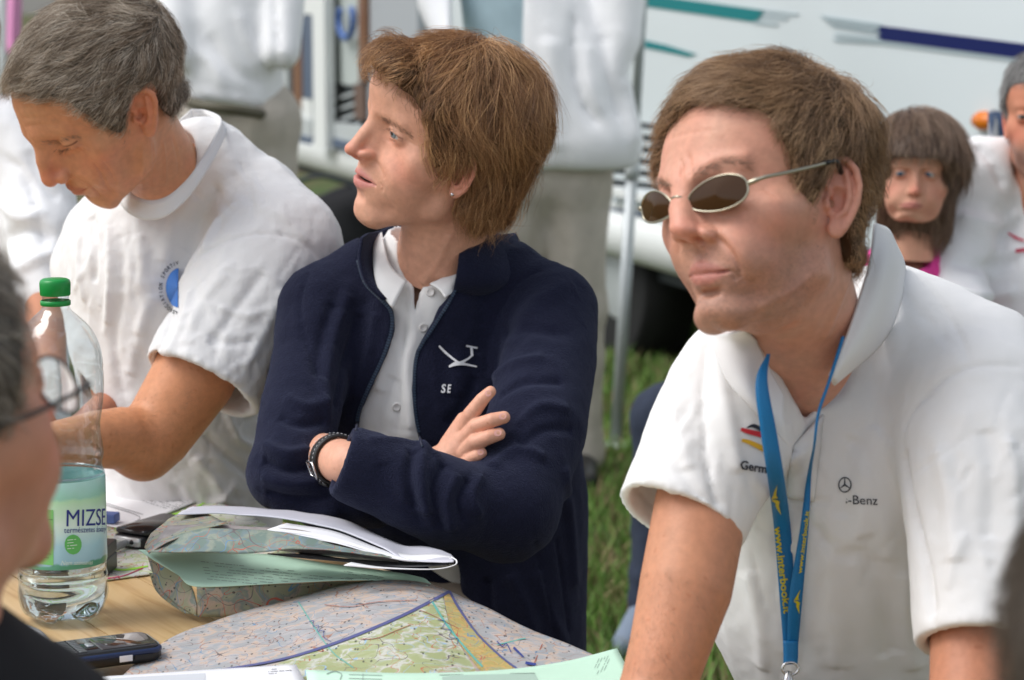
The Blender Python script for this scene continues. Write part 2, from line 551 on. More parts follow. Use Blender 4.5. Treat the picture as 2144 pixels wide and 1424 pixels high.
def head_fn(pr, necks=()):
    """signed distance of a head in cm; pr = proportions"""
    g = pr.get
    cw = g('cranw', 1.0); jw = g('jaw', 1.0); nl = g('nose', 1.0); ns = g('nosew', 1.0); ch = g('chin', 0.0)
    fem = g('fem', 0.0)
    bl = g('brow', 1.0)
    cd = g('crand', 1.0)
    A = [('u', ell((0, -1.2 + 9.5 * (1 - cd), 5.0), (7.7 * cw, 9.5 * cd, 8.0)), 0),
         ('u', ell((0, 2.6, 4.6), (6.5, 6.6, 6.0)), 2.0),
         ('u', ell((0, 3.0, -1.5), (5.9 * jw, 5.9, 6.5)), 2.0),
         ('u', ell((0, 1.5, -5.5), (4.9 * jw, 5.2, 4.2)), 2.0),
         ('u', cone((5.2 * jw, -0.3, -2.0), (4.9 * jw, 0.0, -6.0), 1.2, 1.15), 1.5),
         ('u', cone((4.9 * jw, 0.0, -6.0), (1.3, 6.9, -8.9), 1.15, 1.35), 1.8),
         ('u', ell((0, 7.3 + ch, -8.7), (2.1 - 0.3 * fem, 1.9, 1.65)), 1.4),
         ('u', ell((3.9, 5.0, -1.2), (2.2, 2.2, 2.0)), 2.0),
         ('u', ell((2.0, 7.2, -3.6), (2.6, 1.9, 2.6)), 1.4),
         ('u', ell((3.4, 4.4, -4.2), (1.7 + 0.5 * fem, 2.2 + 0.5 * fem, 2.6)), 2.2),
         ('u', ell((0, 6.4, -5.6), (3.1, 3.4, 3.0)), 1.3),
         ('u', cone((1.0, 8.6 + 0.25 * bl, 3.0), (4.0, 7.3, 3.3), 0.75, 0.6), 1.2),
         ('u', ell((5.4, 2.2, -0.6), (1.2, 3.4, 1.6)), 2.0),
         ('s', ell((3.2, 9.9, 1.5), (1.75, 1.75, 1.05)), 1.3),
         ('s', ell((1.75, 10.0, 1.5), (0.6, 1.25, 1.0)), 1.0)]
    tip = np.array(g('tip', (0, 11.1 + (nl - 1) * 4, -1.9)))
    br = np.array(g('bridge', (0, 8.9, 2.3)))
    mid = (tip + br) / 2 + np.array([0, g('hump', 0.15), 0])
    A += [('u', poly([br, mid, tip], [0.72 * ns, 0.8 * ns, 0.78 * ns]), 0.9),
          ('u', cone((0, 8.2, 1.6), (0, 9.4, -2.2), 1.1, 1.35), 0.8),
          ('u', ell(tip + np.array([0, -0.25, -0.15]), (0.95 * ns, 0.85, 0.82)), 0.5),
          ('u', ell(tip + np.array([1.15 * ns, -1.45, -0.55]), (0.72, 1.05, 0.72)), 0.4),
          ('u', cone(tip + np.array([0, -0.4, -0.7]), (0, 9.6, -3.5), 0.38, 0.4), 0.35),
          ('s', ell(tip + np.array([0.62 * ns, -0.95, -1.25]), (0.33, 0.6, 0.42)), 0.2)]
    # lips
    mo = g('open', 0.0); mz = g('mouthz', -5.35); lt = g('lips', 1.0)
    ul = [(0, 9.66, mz + 0.36), (0.5, 9.64, mz + 0.42), (1.4, 9.25, mz + 0.26), (2.4, 8.5, mz + 0.02)]
    ll = [(0, 9.6, mz - 0.5 - mo), (1.2, 9.25, mz - 0.42 - mo * 0.8), (2.3, 8.5, mz - 0.05)]
    A += [('s', ell((0, 10.1, mz + 1.35), (0.33, 0.6, 0.75)), 0.4),
          ('u', poly(ul, [0.32 * lt, 0.33 * lt, 0.28 * lt, 0.12]), 0.5),
          ('u', poly(ll, [0.42 * lt, 0.38 * lt, 0.12]), 0.5),
          ('s', ell((0, 9.5, mz - 1.75 - mo), (1.5, 0.75, 0.42)), 0.7)]
    if mo > 0:
        A += [('s', ell((0, 9.9, mz - mo * 0.45), (2.0, 1.9, 0.16 + mo * 0.42)), 0.12)]
    A += [('s', poly([(0, 10.15, mz - mo * .3), (1.3, 9.72, mz - 0.02 - mo * .3), (2.45, 8.85, mz - 0.03)], 0.09), 0.16)]
    # eyelids and their slit
    ey = np.array([3.15, 7.45, 1.55])
    A += [('u', ell(ey, (1.38, 1.34, 1.3)), 0.5)]
    eo = g('eye', 0.45)
    if eo > 0:
        A += [('s', ell(ey + np.array([0.05, 1.45, g('eyez', 0.0)]), (1.38, 1.1, eo)), 0.08)]
    A += [('s', poly([ey + np.array(q) for q in ((-1.35, 0.95, 0.55), (-0.5, 1.25, 0.95), (0.6, 1.15, 0.95), (1.5, 0.45, 0.35))], 0.07), 0.25)]
    E_ops, EF = ear_ops(g('flare', 0.0), g('ear', 1.0))
    def f(X):
        Y = X.copy(); Y[:, 0] = np.abs(Y[:, 0])
        d = run_ops(A, Y)
        m = (Y[:, 0] > 5.2) & (np.abs(Y[:, 1] + 1) < 5.5) & (np.abs(Y[:, 2]) < 5.5)
        if m.any():
            e = run_ops(E_ops, Y[m]); d[m] = smin(d[m], e, 0.25)
        for nk in necks:
            d = smin(d, nk[0](X), nk[1])
        return d
    return f, EF

class Head:
    """pose + shape of one head; canonical cm -> world m"""
    def __init__(s, pr, yaw, pitch, roll, pos, scale, warp):
        s.R = pose(yaw, pitch, roll); s.pos = np.array(pos, float); s.s = scale * 0.01; s.pr = pr
        s.warp = None
        if warp:
            C = np.array([w[0] for w in warp], float); T = np.array([w[1] for w in warp], float)
            W = s.place(C, False); pj = proj(W)
            dx = (T[:, 0] - pj[:, 0]) / FPX * pj[:, 2]; dy = -(T[:, 1] - pj[:, 1]) / FPX * pj[:, 2]
            K = s._k(C, C) + 0.04 * np.eye(len(C))
            s.warp = (C, np.linalg.solve(K, np.stack([dx, dy], 1)))
    def _k(s, A, B):
        d2 = ((A[:, None, :] - B[None]) ** 2).sum(2)
        return 0.6 * np.exp(-d2 / (2 * 5.5 ** 2)) + 0.4 * np.exp(-d2 / (2 * 2.5 ** 2))
    def place(s, C, warp=True):
        C = np.asarray(C, float).reshape(-1, 3)
        W = C @ s.R.T * s.s + s.pos
        if warp and s.warp is not None:
            Cw, co = s.warp
            o = np.zeros((len(C), 2))
            for a in range(0, len(C), 60000): o[a:a + 60000] = s._k(C[a:a + 60000], Cw) @ co
            W = W + o[:, :1] * RT + o[:, 1:2] * UPV
        return W
    def canon(s, W):
        return (np.asarray(W, float).reshape(-1, 3) - s.pos) @ s.R / s.s

def skin_colors(C, base, pr):
    """true skin colouring: lips, nose, ears and cheeks redder, beard shadow on the jaw"""
    n = len(C); col = np.tile(np.array(base, np.float32), (n, 1))
    Y = C.copy(); Y[:, 0] = np.abs(Y[:, 0])
    def g(c, r): return np.exp(-(((Y - c) / r) ** 2).sum(1))
    red = 0.55 * g((0, 11.2, -2.2), (1.7, 2.5, 1.5)) + 0.35 * g((4.6, 6.2, -2.0), (2.6, 3, 2)) + 0.5 * g((8.0, -1.5, 0.5), (1.6, 2.5, 3.6))
    red += 0.2 * g((3.2, 8.0, 0.6), (2.0, 2.0, 0.7))
    red *= pr.get('red', 1.0)
    red += pr.get('blotch', 0.12) * fbm(C * 0.55, 5)
    col *= 1 + red[:, None] * np.array([0.10, -0.34, -0.30], np.float32)
    mz = pr.get('mouthz', -5.35); mo = pr.get('open', 0.0)
    ulz = (Y[:, 2] - mz); xx = Y[:, 0] / 2.45
    hi = 0.78 * (1 - xx ** 2) + 0.08; lo_ = -(0.95 + mo * 1.3) * (1 - xx ** 2) - 0.08
    lipm = 1 / (1 + np.exp(-(hi - ulz) * 14)) * 1 / (1 + np.exp(-(ulz - lo_) * 14)) * (xx < 1.03) * (Y[:, 1] > 7.9)
    lc = np.array(pr.get('lipcol', srgb(182, 112, 105)), np.float32)
    col = col * (1 - 0.8 * lipm[:, None]) + lc * 0.8 * lipm[:, None]
    b = pr.get('beard', 0.0)
    if b:
        m = 1 / (1 + np.exp((Y[:, 2] - (-2.9 - 0.42 * np.clip(5.2 - Y[:, 0], 0, 6))) * 1.6)) / (1 + np.exp(-(Y[:, 1] - 0.6) * 1.1))
        m = np.maximum(m, g((0, 9.8, -4.2), (2.6, 2, 0.9)))
        m *= 1 / (1 + np.exp(-(Y[:, 2] + 12.0) * 1.5))
        m *= (1 - lipm) * (0.8 + 0.25 * fbm(C * 0.7, 9))
        st = 0.75 + 0.25 * fbm(C * 9, 3, 2)
        m = np.clip(m * b * st, 0, 0.8)[:, None]
        col = col * (1 - m) + np.array(pr.get('beardcol', (0.13, 0.085, 0.065)), np.float32) * m
    # lash line on the lid edges
    eo = pr.get('eye', 0.45); ex = (Y[:, 0] - 3.2) / 1.45; zz = Y[:, 2] - 1.55 - pr.get('eyez', 0.0); arc = np.sqrt(np.clip(1 - ex ** 2, 0, 1)) * max(eo, 0.02)
    lm_ = (np.exp(-((zz - arc) / 0.10) ** 2) * 0.75 + 0.35 * np.exp(-((zz + arc) / 0.08) ** 2)) * (np.abs(ex) < 1) * (Y[:, 1] > 7.4)
    col *= 1 - lm_[:, None] * np.array([0.75, 0.85, 0.85])
    # freckles and pores
    col *= (1 + 0.035 * fbm(C * 1.3, 21)[:, None])
    fr = vnoise(C * 5.5, 77); col *= 1 - 0.16 * pr.get('freckle', 1.0) * (fr > 0.86)[:, None] * np.array([0.4, .8, 1.0])
    # inside of the mouth
    if mo > 0:
        ins = (np.abs(ulz + mo * 0.45) < 0.2 + mo * 0.5) & (Y[:, 0] < 2.1) & (Y[:, 1] < 9.15 - 0.25 * Y[:, 0] ** 2 * 0.5) & (Y[:, 1] > 7.0)
        col[ins] *= 0.25
    return np.clip(col, 0.004, 1)

def brush(C, N, strokes):
    """canonical creases (mirrored): (points cm, radius cm, height cm)"""
    Y = C.copy(); Y[:, 0] = np.abs(Y[:, 0]); D = np.zeros(len(C))
    for pts, r, h in strokes:
        d = pdist(Y, catmull(pts, 5)); D += h * np.exp(-(d / r) ** 2)
    return C + N * D[:, None]

SKIN = pmat('skin', rough=0.46, spec=0.45, sss=0.08, attr=True, noise=0.09, nscale=130, bump=0.35, bscale=1100, bdist=0.0007, bump2=(300, 0.35, 0.0010))
SKIN_M = pmat('skin_matt', rough=0.6, spec=0.3, attr=True, noise=0.05, nscale=60, bump=0.15, bscale=700, bdist=0.0006)

def eye_mesh(hd, side, gaze, iris, parent, r=1.24, ctr=(3.15, 7.45, 1.55), name='eyeball'):
    """eyeball with painted iris; gaze = (right, up) direction offsets in head space"""
    c = np.array(ctr, float) * [side, 1, 1]
    nu, nv = 40, 28
    gz = np.array([gaze[0], 1.0, gaze[1]]); gz /= np.linalg.norm(gz)
    a = np.cross(gz, [0, 0, 1]); a /= np.linalg.norm(a); b = np.cross(a, gz)
    V = []; colr = []
    for i in range(nv + 1):
        th = math.pi * (i / nv) ** 1.35
        for j in range(nu):
            ph = 2 * math.pi * j / nu
            rr = r * (1.0 + 0.045 * math.exp(-(th / 0.42) ** 2))
            V.append(c + rr * (math.cos(th) * gz + math.sin(th) * (math.cos(ph) * a + math.sin(ph) * b)))
            if th < 0.19: k = (0.008, 0.008, 0.008)
            elif th < 0.46: s_ = 0.75 + 0.5 * ((j * 7919) % 13) / 13; k = tuple(x * s_ for x in iris)
            elif th < 0.53: k = tuple(x * 0.35 for x in iris)
            else: k = (0.45, 0.40, 0.375)
            colr.append(k)
    F = [(i * nu + j, i * nu + (j + 1) % nu, (i + 1) * nu + (j + 1) % nu, (i + 1) * nu + j) for i in range(nv) for j in range(nu)]
    return mesh_obj(name, hd.place(np.array(V)), np.array(F), EYE, parent, colors=np.array(colr))
EYE = pmat('eye', rough=0.12, spec=0.6, attr=True, coat=0.4)

def hairmat(name, c1, c2, c3, rough=0.45):
    m = bpy.data.materials.new(name); m.use_nodes = True
    n, l = m.node_tree.nodes, m.node_tree.links
    b = n['Principled BSDF']
    b.inputs['Roughness'].default_value = rough; b.inputs['Specular IOR Level'].default_value = 0.6
    hi = n.new('ShaderNodeAttribute'); hi.attribute_name = 'tone'; cr = n.new('ShaderNodeValToRGB')
    e = cr.color_ramp.elements
    e[0].color = (*c1, 1); e[1].color = (*c3, 1); x = e.new(0.5); x.color = (*c2, 1)
    l.new(hi.outputs['Fac'], cr.inputs[0])
    l.new(cr.outputs[0], b.inputs['Base Color'])
    return m

def hair_curves(name, PTS, radius, mat, parent, rw=0.22):
    """PTS: (n strands, k points, 3)"""
    n, k = PTS.shape[:2]
    hc = bpy.data.hair_curves.new(name)
    hc.add_curves([k] * n)
    hc.attributes['position'].data.foreach_set('vector', PTS.astype(np.float32).ravel())
    ra = hc.attributes.get('radius') or hc.attributes.new('radius', 'FLOAT', 'POINT')
    t = np.linspace(0, 1, k)
    rr = (radius * np.clip(1.15 - t ** 3, 0.12, 1))[None].repeat(n, 0)
    ra.data.foreach_set('value', rr.astype(np.float32).ravel())
    rq = np.random.default_rng(n); X0 = PTS[:, 0]
    tn = 0.5 + 0.38 * fbm(X0 * 110, 61, 3) + rw * (rq.random(n) * 2 - 1)
    ta = hc.attributes.new('tone', 'FLOAT', 'CURVE'); ta.data.foreach_set('value', np.clip(tn, 0, 1).astype(np.float32))
    hc.materials.append(mat)
    return link(bpy.data.objects.new(name, hc), parent)

def grow(V, Q, roots_mask, n, length, steps, flow, lift0=0.0005, lift1=0.004, seed=1, jit=0.25, clump=0.35, curl=0.0, lenvar=0.35, cscale=90.0, droop=0.0, locks=0.0):
    """trace hair over the surface (V,Q).  flow(points)->directions"""
    r = np.random.default_rng(seed)
    N = vnormals(V, Q)
    tri = np.concatenate([Q[:, [0, 1, 2]], Q[:, [0, 2, 3]]])
    w = roots_mask[tri].mean(1)
    ar = np.linalg.norm(np.cross(V[tri[:, 1]] - V[tri[:, 0]], V[tri[:, 2]] - V[tri[:, 0]]), axis=1) * w
    pick = r.choice(len(tri), n, p=ar / ar.sum())
    u, v = r.random(n), r.random(n); s = u + v > 1; u[s], v[s] = 1 - u[s], 1 - v[s]
    t = tri[pick]
    X = V[t[:, 0]] + u[:, None] * (V[t[:, 1]] - V[t[:, 0]]) + v[:, None] * (V[t[:, 2]] - V[t[:, 0]])
    NN = N[t[:, 0]]
    bv = bvh_of(V, Q)
    L = (length(X) if callable(length) else np.full(n, length)) * (1 + lenvar * (r.random(n) * 2 - 1))
    layer = r.random(n) ** 1.5
    lock = 0.5 + 0.5 * fbm(X * np.array([1, 1, 0.5]) * cscale * 0.8, 71, 2)
    off0 = lift0 + layer * lift1 * (0.35 + 1.1 * np.clip(lock, 0, 1.3))
    X0 = X.copy()
    cl = np.stack([fbm(X * cscale, 31, 2), fbm(X * cscale, 57, 2), fbm(X * cscale, 83, 2)], 1)
    jt = r.normal(size=(n, 3)) * jit
    out = [X + NN * off0[:, None] * 0.3]
    p = X + NN * off0[:, None]; out.append(p.copy())
    phase = r.random(n) * 6.28
    prev = None
    for k in range(steps):
        d = flow(p)
        d = d / (np.linalg.norm(d, axis=1)[:, None] + 1e-9)
        tk = (k + 1) / steps
        d = d + cl * clump + jt * (0.4 + tk)
        d[:, 2] -= droop * tk
        d -= NN * (d * NN).sum(1)[:, None] * 0.9
        d /= np.linalg.norm(d, axis=1)[:, None] + 1e-9
        if curl:
            sd = np.cross(d, NN); d = d + sd * (curl * np.sin(phase + tk * 5))[:, None]
        if prev is not None: d = 0.55 * d + 0.45 * prev; d /= np.linalg.norm(d, axis=1)[:, None] + 1e-9
        prev = d
        p = p + d * (L / steps)[:, None]
        tgt = off0 * (1 + 0.5 * tk) + 0.0002
        for i in range(n):
            h = bv.find_nearest(Vector(p[i]))
            if h[0] is None: continue
            q = p[i] - h[0]; nn = h[1]
            sd_ = q[0] * nn[0] + q[1] * nn[1] + q[2] * nn[2]
            if sd_ < tgt[i]:
                p[i, 0] += nn[0] * (tgt[i] - sd_); p[i, 1] += nn[1] * (tgt[i] - sd_); p[i, 2] += nn[2] * (tgt[i] - sd_)
            NN[i] = 0.6 * NN[i] + 0.4 * np.array(nn)
        NN /= np.linalg.norm(NN, axis=1)[:, None] + 1e-9
        out.append(p.copy())
    out = np.stack(out, 1)
    if locks > 0:      # strands gather into pointed locks
        ng = max(40, n // 16); gid = np.empty(n, int)
        for s in range(0, n, 2000): gid[s:s + 2000] = ((X0[s:s + 2000, None, :] - X0[None, :ng]) ** 2).sum(2).argmin(1)
        t = np.linspace(0, 1, out.shape[1])[None, :, None] ** 1.3 * locks * (0.5 + 0.5 * r.random(n))[:, None, None]
        gp_ = out[gid]; tgt_ = gp_ + (X0 - X0[gid])[:, None, :] * 0.25
        near = (np.linalg.norm(X0 - X0[gid], axis=1) < 0.012)[:, None, None]
        out = np.where(near, out * (1 - t) + tgt_ * t, out)
    return out

def flow_from(strokes3d, default):
    """strokes3d: list of 3-D polylines; default(p)->(n,3)"""
    M = []; D = []
    for s in strokes3d:
        s = np.asarray(s)
        if len(s) < 2: continue
        for i in range(len(s) - 1):
            M.append((s[i] + s[i + 1]) / 2); D.append((s[i + 1] - s[i]) / (np.linalg.norm(s[i + 1] - s[i]) + 1e-9))
    M = np.array(M); D = np.array(D)
    def f(p):
        base = default(p)
        base = base / (np.linalg.norm(base, axis=1)[:, None] + 1e-9)
        if len(M) == 0: return base
        d2 = ((p[:, None, :] - M[None]) ** 2).sum(2)
        w = 1 / (d2 + 0.006 ** 2) ** 2
        v = (w[..., None] * D[None]).sum(1)
        wb = 1 / (0.05 ** 2) ** 2
        return v + base * wb
    return f

def poly2d(pts):
    """signed distance to a 2-D polygon (negative inside)"""
    p = np.array(pts, float); n = len(p)
    def f(q):
        d = np.full(len(q), 1e9); ins = np.zeros(len(q), bool)
        for i in range(n):
            a, b = p[i], p[(i + 1) % n]; e = b - a; w = q - a
            t = np.clip((w @ e) / (e @ e), 0, 1); r = w - t[:, None] * e
            d = np.minimum(d, (r * r).sum(1))
            c = ((a[1] > q[:, 1]) != (b[1] > q[:, 1]))
            xs = (b[0] - a[0]) * (q[:, 1] - a[1]) / (b[1] - a[1] + 1e-12) + a[0]
            ins ^= c & (q[:, 0] < xs)
        return (np.sqrt(d) * np.where(ins, -1, 1)).astype(np.float32)
    return f

def skull_ops(pr, th):
    cw = pr.get('cranw', 1.0); cd = pr.get('crand', 1.0)
    return [('u', ell((0, -1.2 + 9.5 * (1 - cd), 5.0), (7.7 * cw + th, 9.5 * cd + th, 8.0 + th)), 0),
            ('u', ell((0, 2.6, 4.6), (6.5 + th, 6.6 + th, 6.0 + th)), 2.0),
            ('u', ell((0, 1.0, -1.5), (5.9 + th * .8, 5.9, 6.5)), 2.0),
            ('u', cone((0, -2.2, -2), (0, -3.2, -8), 5.6 + th, 5.3 + th), 1.5)]

def hair_volume(pr, th, polyYZ, extra=(), h=0.2, recess=0.0, lo=(-11, -13.5, -12), hi=(11, 12.5, 16), bumps=0.25, k=0.5):
    ops = skull_ops(pr, th); pg = poly2d(polyYZ)
    def f(X):
        Y = X.copy(); Y[:, 0] = np.abs(Y[:, 0])
        d = run_ops(ops, Y)
        q = np.stack([Y[:, 1] + recess * np.clip(Y[:, 0] - 2.0, 0, 3) * np.clip((Y[:, 1] - 4) / 3, 0, 1), Y[:, 2]], 1)
        d = smax(d, pg(q) , k)
        for o in extra:
            v = o[1](X); d = smin(d, v, o[2]) if o[0] == 'u' else smax(d, -v, o[2])
        return d
    C, Q = surfnet(f, lo, hi, h)
    N = vnormals(C, Q)
    C = C + N * (bumps * fbm(C * np.array([0.8, 0.5, 0.5]), 44, 3))[:, None]
    return C, Q
# ------------------------------------------------------------------ the three main heads: proportions, pose, landmarks
X_ = -1  # the side of the head turned to the camera is the subject's left = -x
R_PR = {'beard': 0.56, 'flare': 12, 'ear': 1.1, 'beardcol': (0.15, 0.10, 0.08), 'nose': 1.0, 'nosew': 1.26, 'jaw': 1.04, 'brow': 1.7, 'eye': 0.3, 'red': 0.75, 'lips': 0.85, 'lipcol': srgb(178, 112, 102)}
R_HEAD = Head(R_PR, 133, 8, 15, (0.2198, 2.0569, 1.2069), 1.03, [
    ((0, 11.9, -1.9), (1416, 478)), ((-1.9, 9.8, -2.6), (1492, 492)), ((0, 9.9, -3.5), (1455, 510)), ((-2.45, 8.7, -5.3), (1528, 566)),
    ((2.45, 8.7, -5.3), (1449, 578)), ((0, 9.95, -5.35), (1466, 573)), ((0, 9.7, -6.1), (1478, 598)), ((0, 9.4, -8.7), (1468, 640)), ((0, 7.9, -10.4), (1494, 688)), ((-8.6, -2.4, 2.8), (1795, 343)), ((-7.3, -0.6, -2.8), (1748, 496)),
    ((-3.15, 8.7, 1.5), (1505, 399)), ((3.15, 8.7, 1.5), (1385, 424)), ((0, 9.5, 2.6), (1424, 396)), ((-5.1, -0.2, -6.8), (1706, 590)),
    ((0, 9.2, 6.5), (1460, 245))])
W_PR = {'fem': 1.0, 'blotch': 0.04, 'jaw': 0.95, 'open': 0.13, 'nose': 1.0, 'nosew': 0.92, 'brow': 0.0, 'eye': 0.34, 'crand': 0.93, 'cranw': 0.97, 'eyez': -0.05, 'red': 1.1, 'chin': -0.15, 'lips': 0.95,
        'lipcol': srgb(196, 122, 118), 'tip': (0, 11.6, -1.55)}
W_HEAD = Head(W_PR, 107, 12, -17, (-0.0735, 2.863, 1.213), 0.99, [
    ((0, 12.1, -1.7), (727, 313)), ((0, 9.5, 2.4), (777, 245)), ((-3.15, 8.7, 1.5), (819, 281)), ((-1.75, 9.8, -2.4), (780, 330)), ((0, 9.9, -3.4), (752, 338)),
    ((0, 10.1, -4.9), (747, 357)), ((-2.4, 8.7, -5.3), (792, 388)), ((0, 9.9, -6.2), (744, 385)), ((0, 9.5, -8.7), (732, 436)), ((0, 7.9, -10.4), (763, 470)),
    ((-7.3, -0.6, -2.8), (951, 413)), ((-7.5, -1.2, 0.3), (962, 372)), ((0, 9.2, 6.5), (778, 160)), ((-5, 0, -6.8), (905, 450))])
L_PR = {'flare': 12, 'ear': 1.05, 'beard': 0.12, 'nose': 1.12, 'nosew': 1.02, 'jaw': 1.0, 'brow': 1.25, 'eye': 0.0, 'red': 1.15, 'hump': 0.3, 'lips': 0.7, 'lipcol': srgb(172, 98, 80), 'tip': (0, 11.6, -2.4)}
L_HEAD = Head(L_PR, 110, -36.5, -17, (-0.4900, 2.985, 1.265), 1.02, [
    ((0, 12.4, -2.5), (93, 385)), ((0, 9.5, 2.6), (75, 300)), ((-3.15, 8.7, 1.5), (138, 306)), ((-1.9, 9.8, -2.7), (143, 362)), ((0, 9.9, -3.5), (124, 374)),
    ((0, 10.0, -5.0), (148, 401)), ((-2.45, 8.7, -5.3), (181, 392)), ((0, 9.4, -8.7), (183, 420)), ((0, 7.9, -10.4), (222, 433)),
    ((-8.6, -2.4, 2.8), (325, 183)), ((-7.3, -0.6, -2.8), (320, 279)), ((-7.5, -1.0, 0), (300, 240)), ((0, 9.4, 6), (27, 222)), ((0, 9.9, 3.4), (48, 287)),
    ((-5, 0, -6.8), (300, 350))])

def px_strokes(bv, strokes):
    out = []
    for s in strokes:
        S, _ = on_surf(bv, s)
        if len(S) > 2: out.append(S[::2])
    return out

def default_flow(hd, whorl=(0, -7.5, 10.5), down=0.5):
    def f(p):
        C = hd.canon(p)
        d = C - np.array(whorl)
        d = d / (np.linalg.norm(d, axis=1)[:, None] + 1e-6)
        d[:, 2] -= down
        return d @ hd.R.T
    return f

def do_hair(hd, pr, parent, name, cfg):
    C, Q = hair_volume(pr, cfg['th'], cfg['poly'], cfg.get('extra', ()), cfg.get('h', 0.2), cfg.get('recess', 0.0), bumps=cfg.get('bumps', 0.25), k=cfg.get('k', 0.5))
    V = hd.place(C)
    cap = mesh_obj(name, V, Q, cfg['capmat'], parent)
    bv = bvh_of(V, Q)
    fl = flow_from(px_strokes(bv, cfg['strokes']), default_flow(hd, cfg.get('whorl', (0, -7.5, 10.5)), cfg.get('down', 0.5)))
    # roots: outward side of the cap, kept off the underside
    N = vnormals(C, Q)
    m = (((C - np.array([0, -1, 2])) * N).sum(1) > 1.0).astype(float)
    if 'mask' in cfg: m = m * cfg['mask'](C)
    for i, L in enumerate(cfg['layers']):
        S = grow(V, Q, m if 'm' not in L else m * L['m'](C), L['n'], L['len'], L.get('steps', 7), fl, lift0=L.get('l0', 0.0004), lift1=L.get('l1', 0.004),
                 seed=i + 3, jit=L.get('jit', 0.2), clump=L.get('clump', 0.4), curl=L.get('curl', 0), droop=L.get('droop', 0.0), cscale=L.get('cscale', 90.0), locks=L.get('locks', 0.6))
        hair_curves('strands', S, L.get('r', 0.00011), cfg['mat'], cap, cfg.get('rw', 0.22))
    return cap, V, Q, bv

def W_LEN(X):
    C = W_HEAD.canon(X); return 0.018 + 0.048 * np.clip((6.0 - C[:, 1]) / 6, 0, 1) * (1 - 0.5 * np.clip((-C[:, 2] + 0.5) / 5, 0, 1))
def R_LEN(X):
    C = R_HEAD.canon(X); return 0.010 + 0.020 * np.clip((C[:, 2] - 1.0) / 9, 0, 1)
def L_LEN(X):
    C = L_HEAD.canon(X); return 0.010 + 0.019 * np.clip((C[:, 2] - 0.0) / 9, 0, 1)
R_HAIR = dict(th=0.75, recess=0.55, capmat=pmat('hair_under_brown', (0.075, 0.045, 0.025), rough=0.7, spec=0.2), mat=hairmat('hair_brown', (0.11, 0.056, 0.026), (0.31, 0.18, 0.09), (0.58, 0.38, 0.21)),
    poly=[(10.5, 8.2), (8.6, 7.4), (6.6, 6.4), (5.4, 4.8), (4.2, 3.6), (3.4, 1.6), (2.8, -0.9), (1.7, -1.0), (1.0, 1.6), (-0.2, 3.6), (-2.6, 3.4), (-3.6, 1.0), (-3.7, -2.0), (-4.4, -4.2), (-14, -4.4), (-14, 18), (12, 18)],
    strokes=[[(1740, 140), (1620, 100), (1500, 130), (1400, 190), (1368, 270)], [(1700, 170), (1560, 180), (1450, 205), (1390, 255)], [(1720, 220), (1670, 270), (1650, 310)],
             [(1740, 180), (1640, 200), (1560, 215)], [(1780, 220), (1790, 290), (1760, 340)], [(1800, 200), (1840, 300), (1845, 400), (1825, 490)], [(1740, 260), (1720, 320), (1700, 380)], [(1810, 300), (1828, 400), (1815, 470)]],
    layers=[dict(n=11000, len=R_LEN, l1=0.003, jit=0.18, clump=0.6, r=0.00014, cscale=120), dict(n=10000, len=R_LEN, l1=0.007, jit=0.3, clump=0.7, r=0.00013, cscale=140), dict(n=400, len=0.022, l1=0.008, jit=0.5)])
W_HAIR = dict(th=0.85, recess=0.0, capmat=pmat('hair_under_auburn', (0.07, 0.038, 0.018), rough=0.7, spec=0.2), mat=hairmat('hair_auburn', (0.09, 0.038, 0.015), (0.32, 0.155, 0.062), (0.78, 0.46, 0.21)),
    poly=[(12, 8.2), (9.0, 8.0), (7.0, 7.0), (5.2, 5.0), (4.1, 3.0), (3.3, 1.2), (2.6, 0.2), (1.6, 1.4), (-0.4, 2.2), (-2.0, 1.4), (-2.8, -2.0), (-2.4, -4.5), (-3.4, -5.2), (-5, -5.9), (-15, -4.6), (-15, 18), (12, 18)],
    extra=[('u', ell((0, 8.2, 9.2), (5.5, 2.3, 1.9)), 1.0), ('u', ell((0, -4.9, -0.6), (5.9, 4.4, 4.6)), 2.0)],
    strokes=[[(985, 90), (890, 85), (820, 100), (770, 140), (762, 165)], [(985, 90), (900, 110), (850, 140), (800, 165)], [(985, 92), (930, 130), (895, 170), (872, 210), (862, 260)], [(985, 92), (950, 150), (920, 210), (890, 270)], [(880, 180), (880, 230), (900, 280)], [(900, 240), (920, 290), (945, 335)],
             [(990, 95), (990, 180), (980, 260), (960, 330)], [(1000, 90), (1040, 170), (1040, 280), (1030, 380), (1010, 470)], [(1010, 85), (1090, 150), (1110, 260), (1100, 380), (1060, 470)],
             [(1040, 80), (1120, 150), (1150, 260), (1145, 340), (1130, 400)], [(930, 260), (970, 290), (1010, 310)], [(1090, 300), (1110, 370), (1140, 420)], [(1040, 400), (1020, 450), (1010, 490)], [(930, 230), (960, 300), (950, 340)]],
    whorl=(0, -3.5, 13), down=0.9, mask=lambda C: ((C[:, 1] < 4.9) | (C[:, 2] > 5.0)).astype(float),
    layers=[dict(n=12000, len=W_LEN, l1=0.007, steps=10, jit=0.08, clump=0.5, cscale=45, r=0.00016), dict(n=7000, len=W_LEN, l1=0.013, steps=10, jit=0.12, clump=0.75, cscale=42, r=0.00016), dict(n=350, len=0.06, l1=0.016, jit=0.4, curl=0.15, m=lambda C: (C[:, 1] < 2).astype(float))])
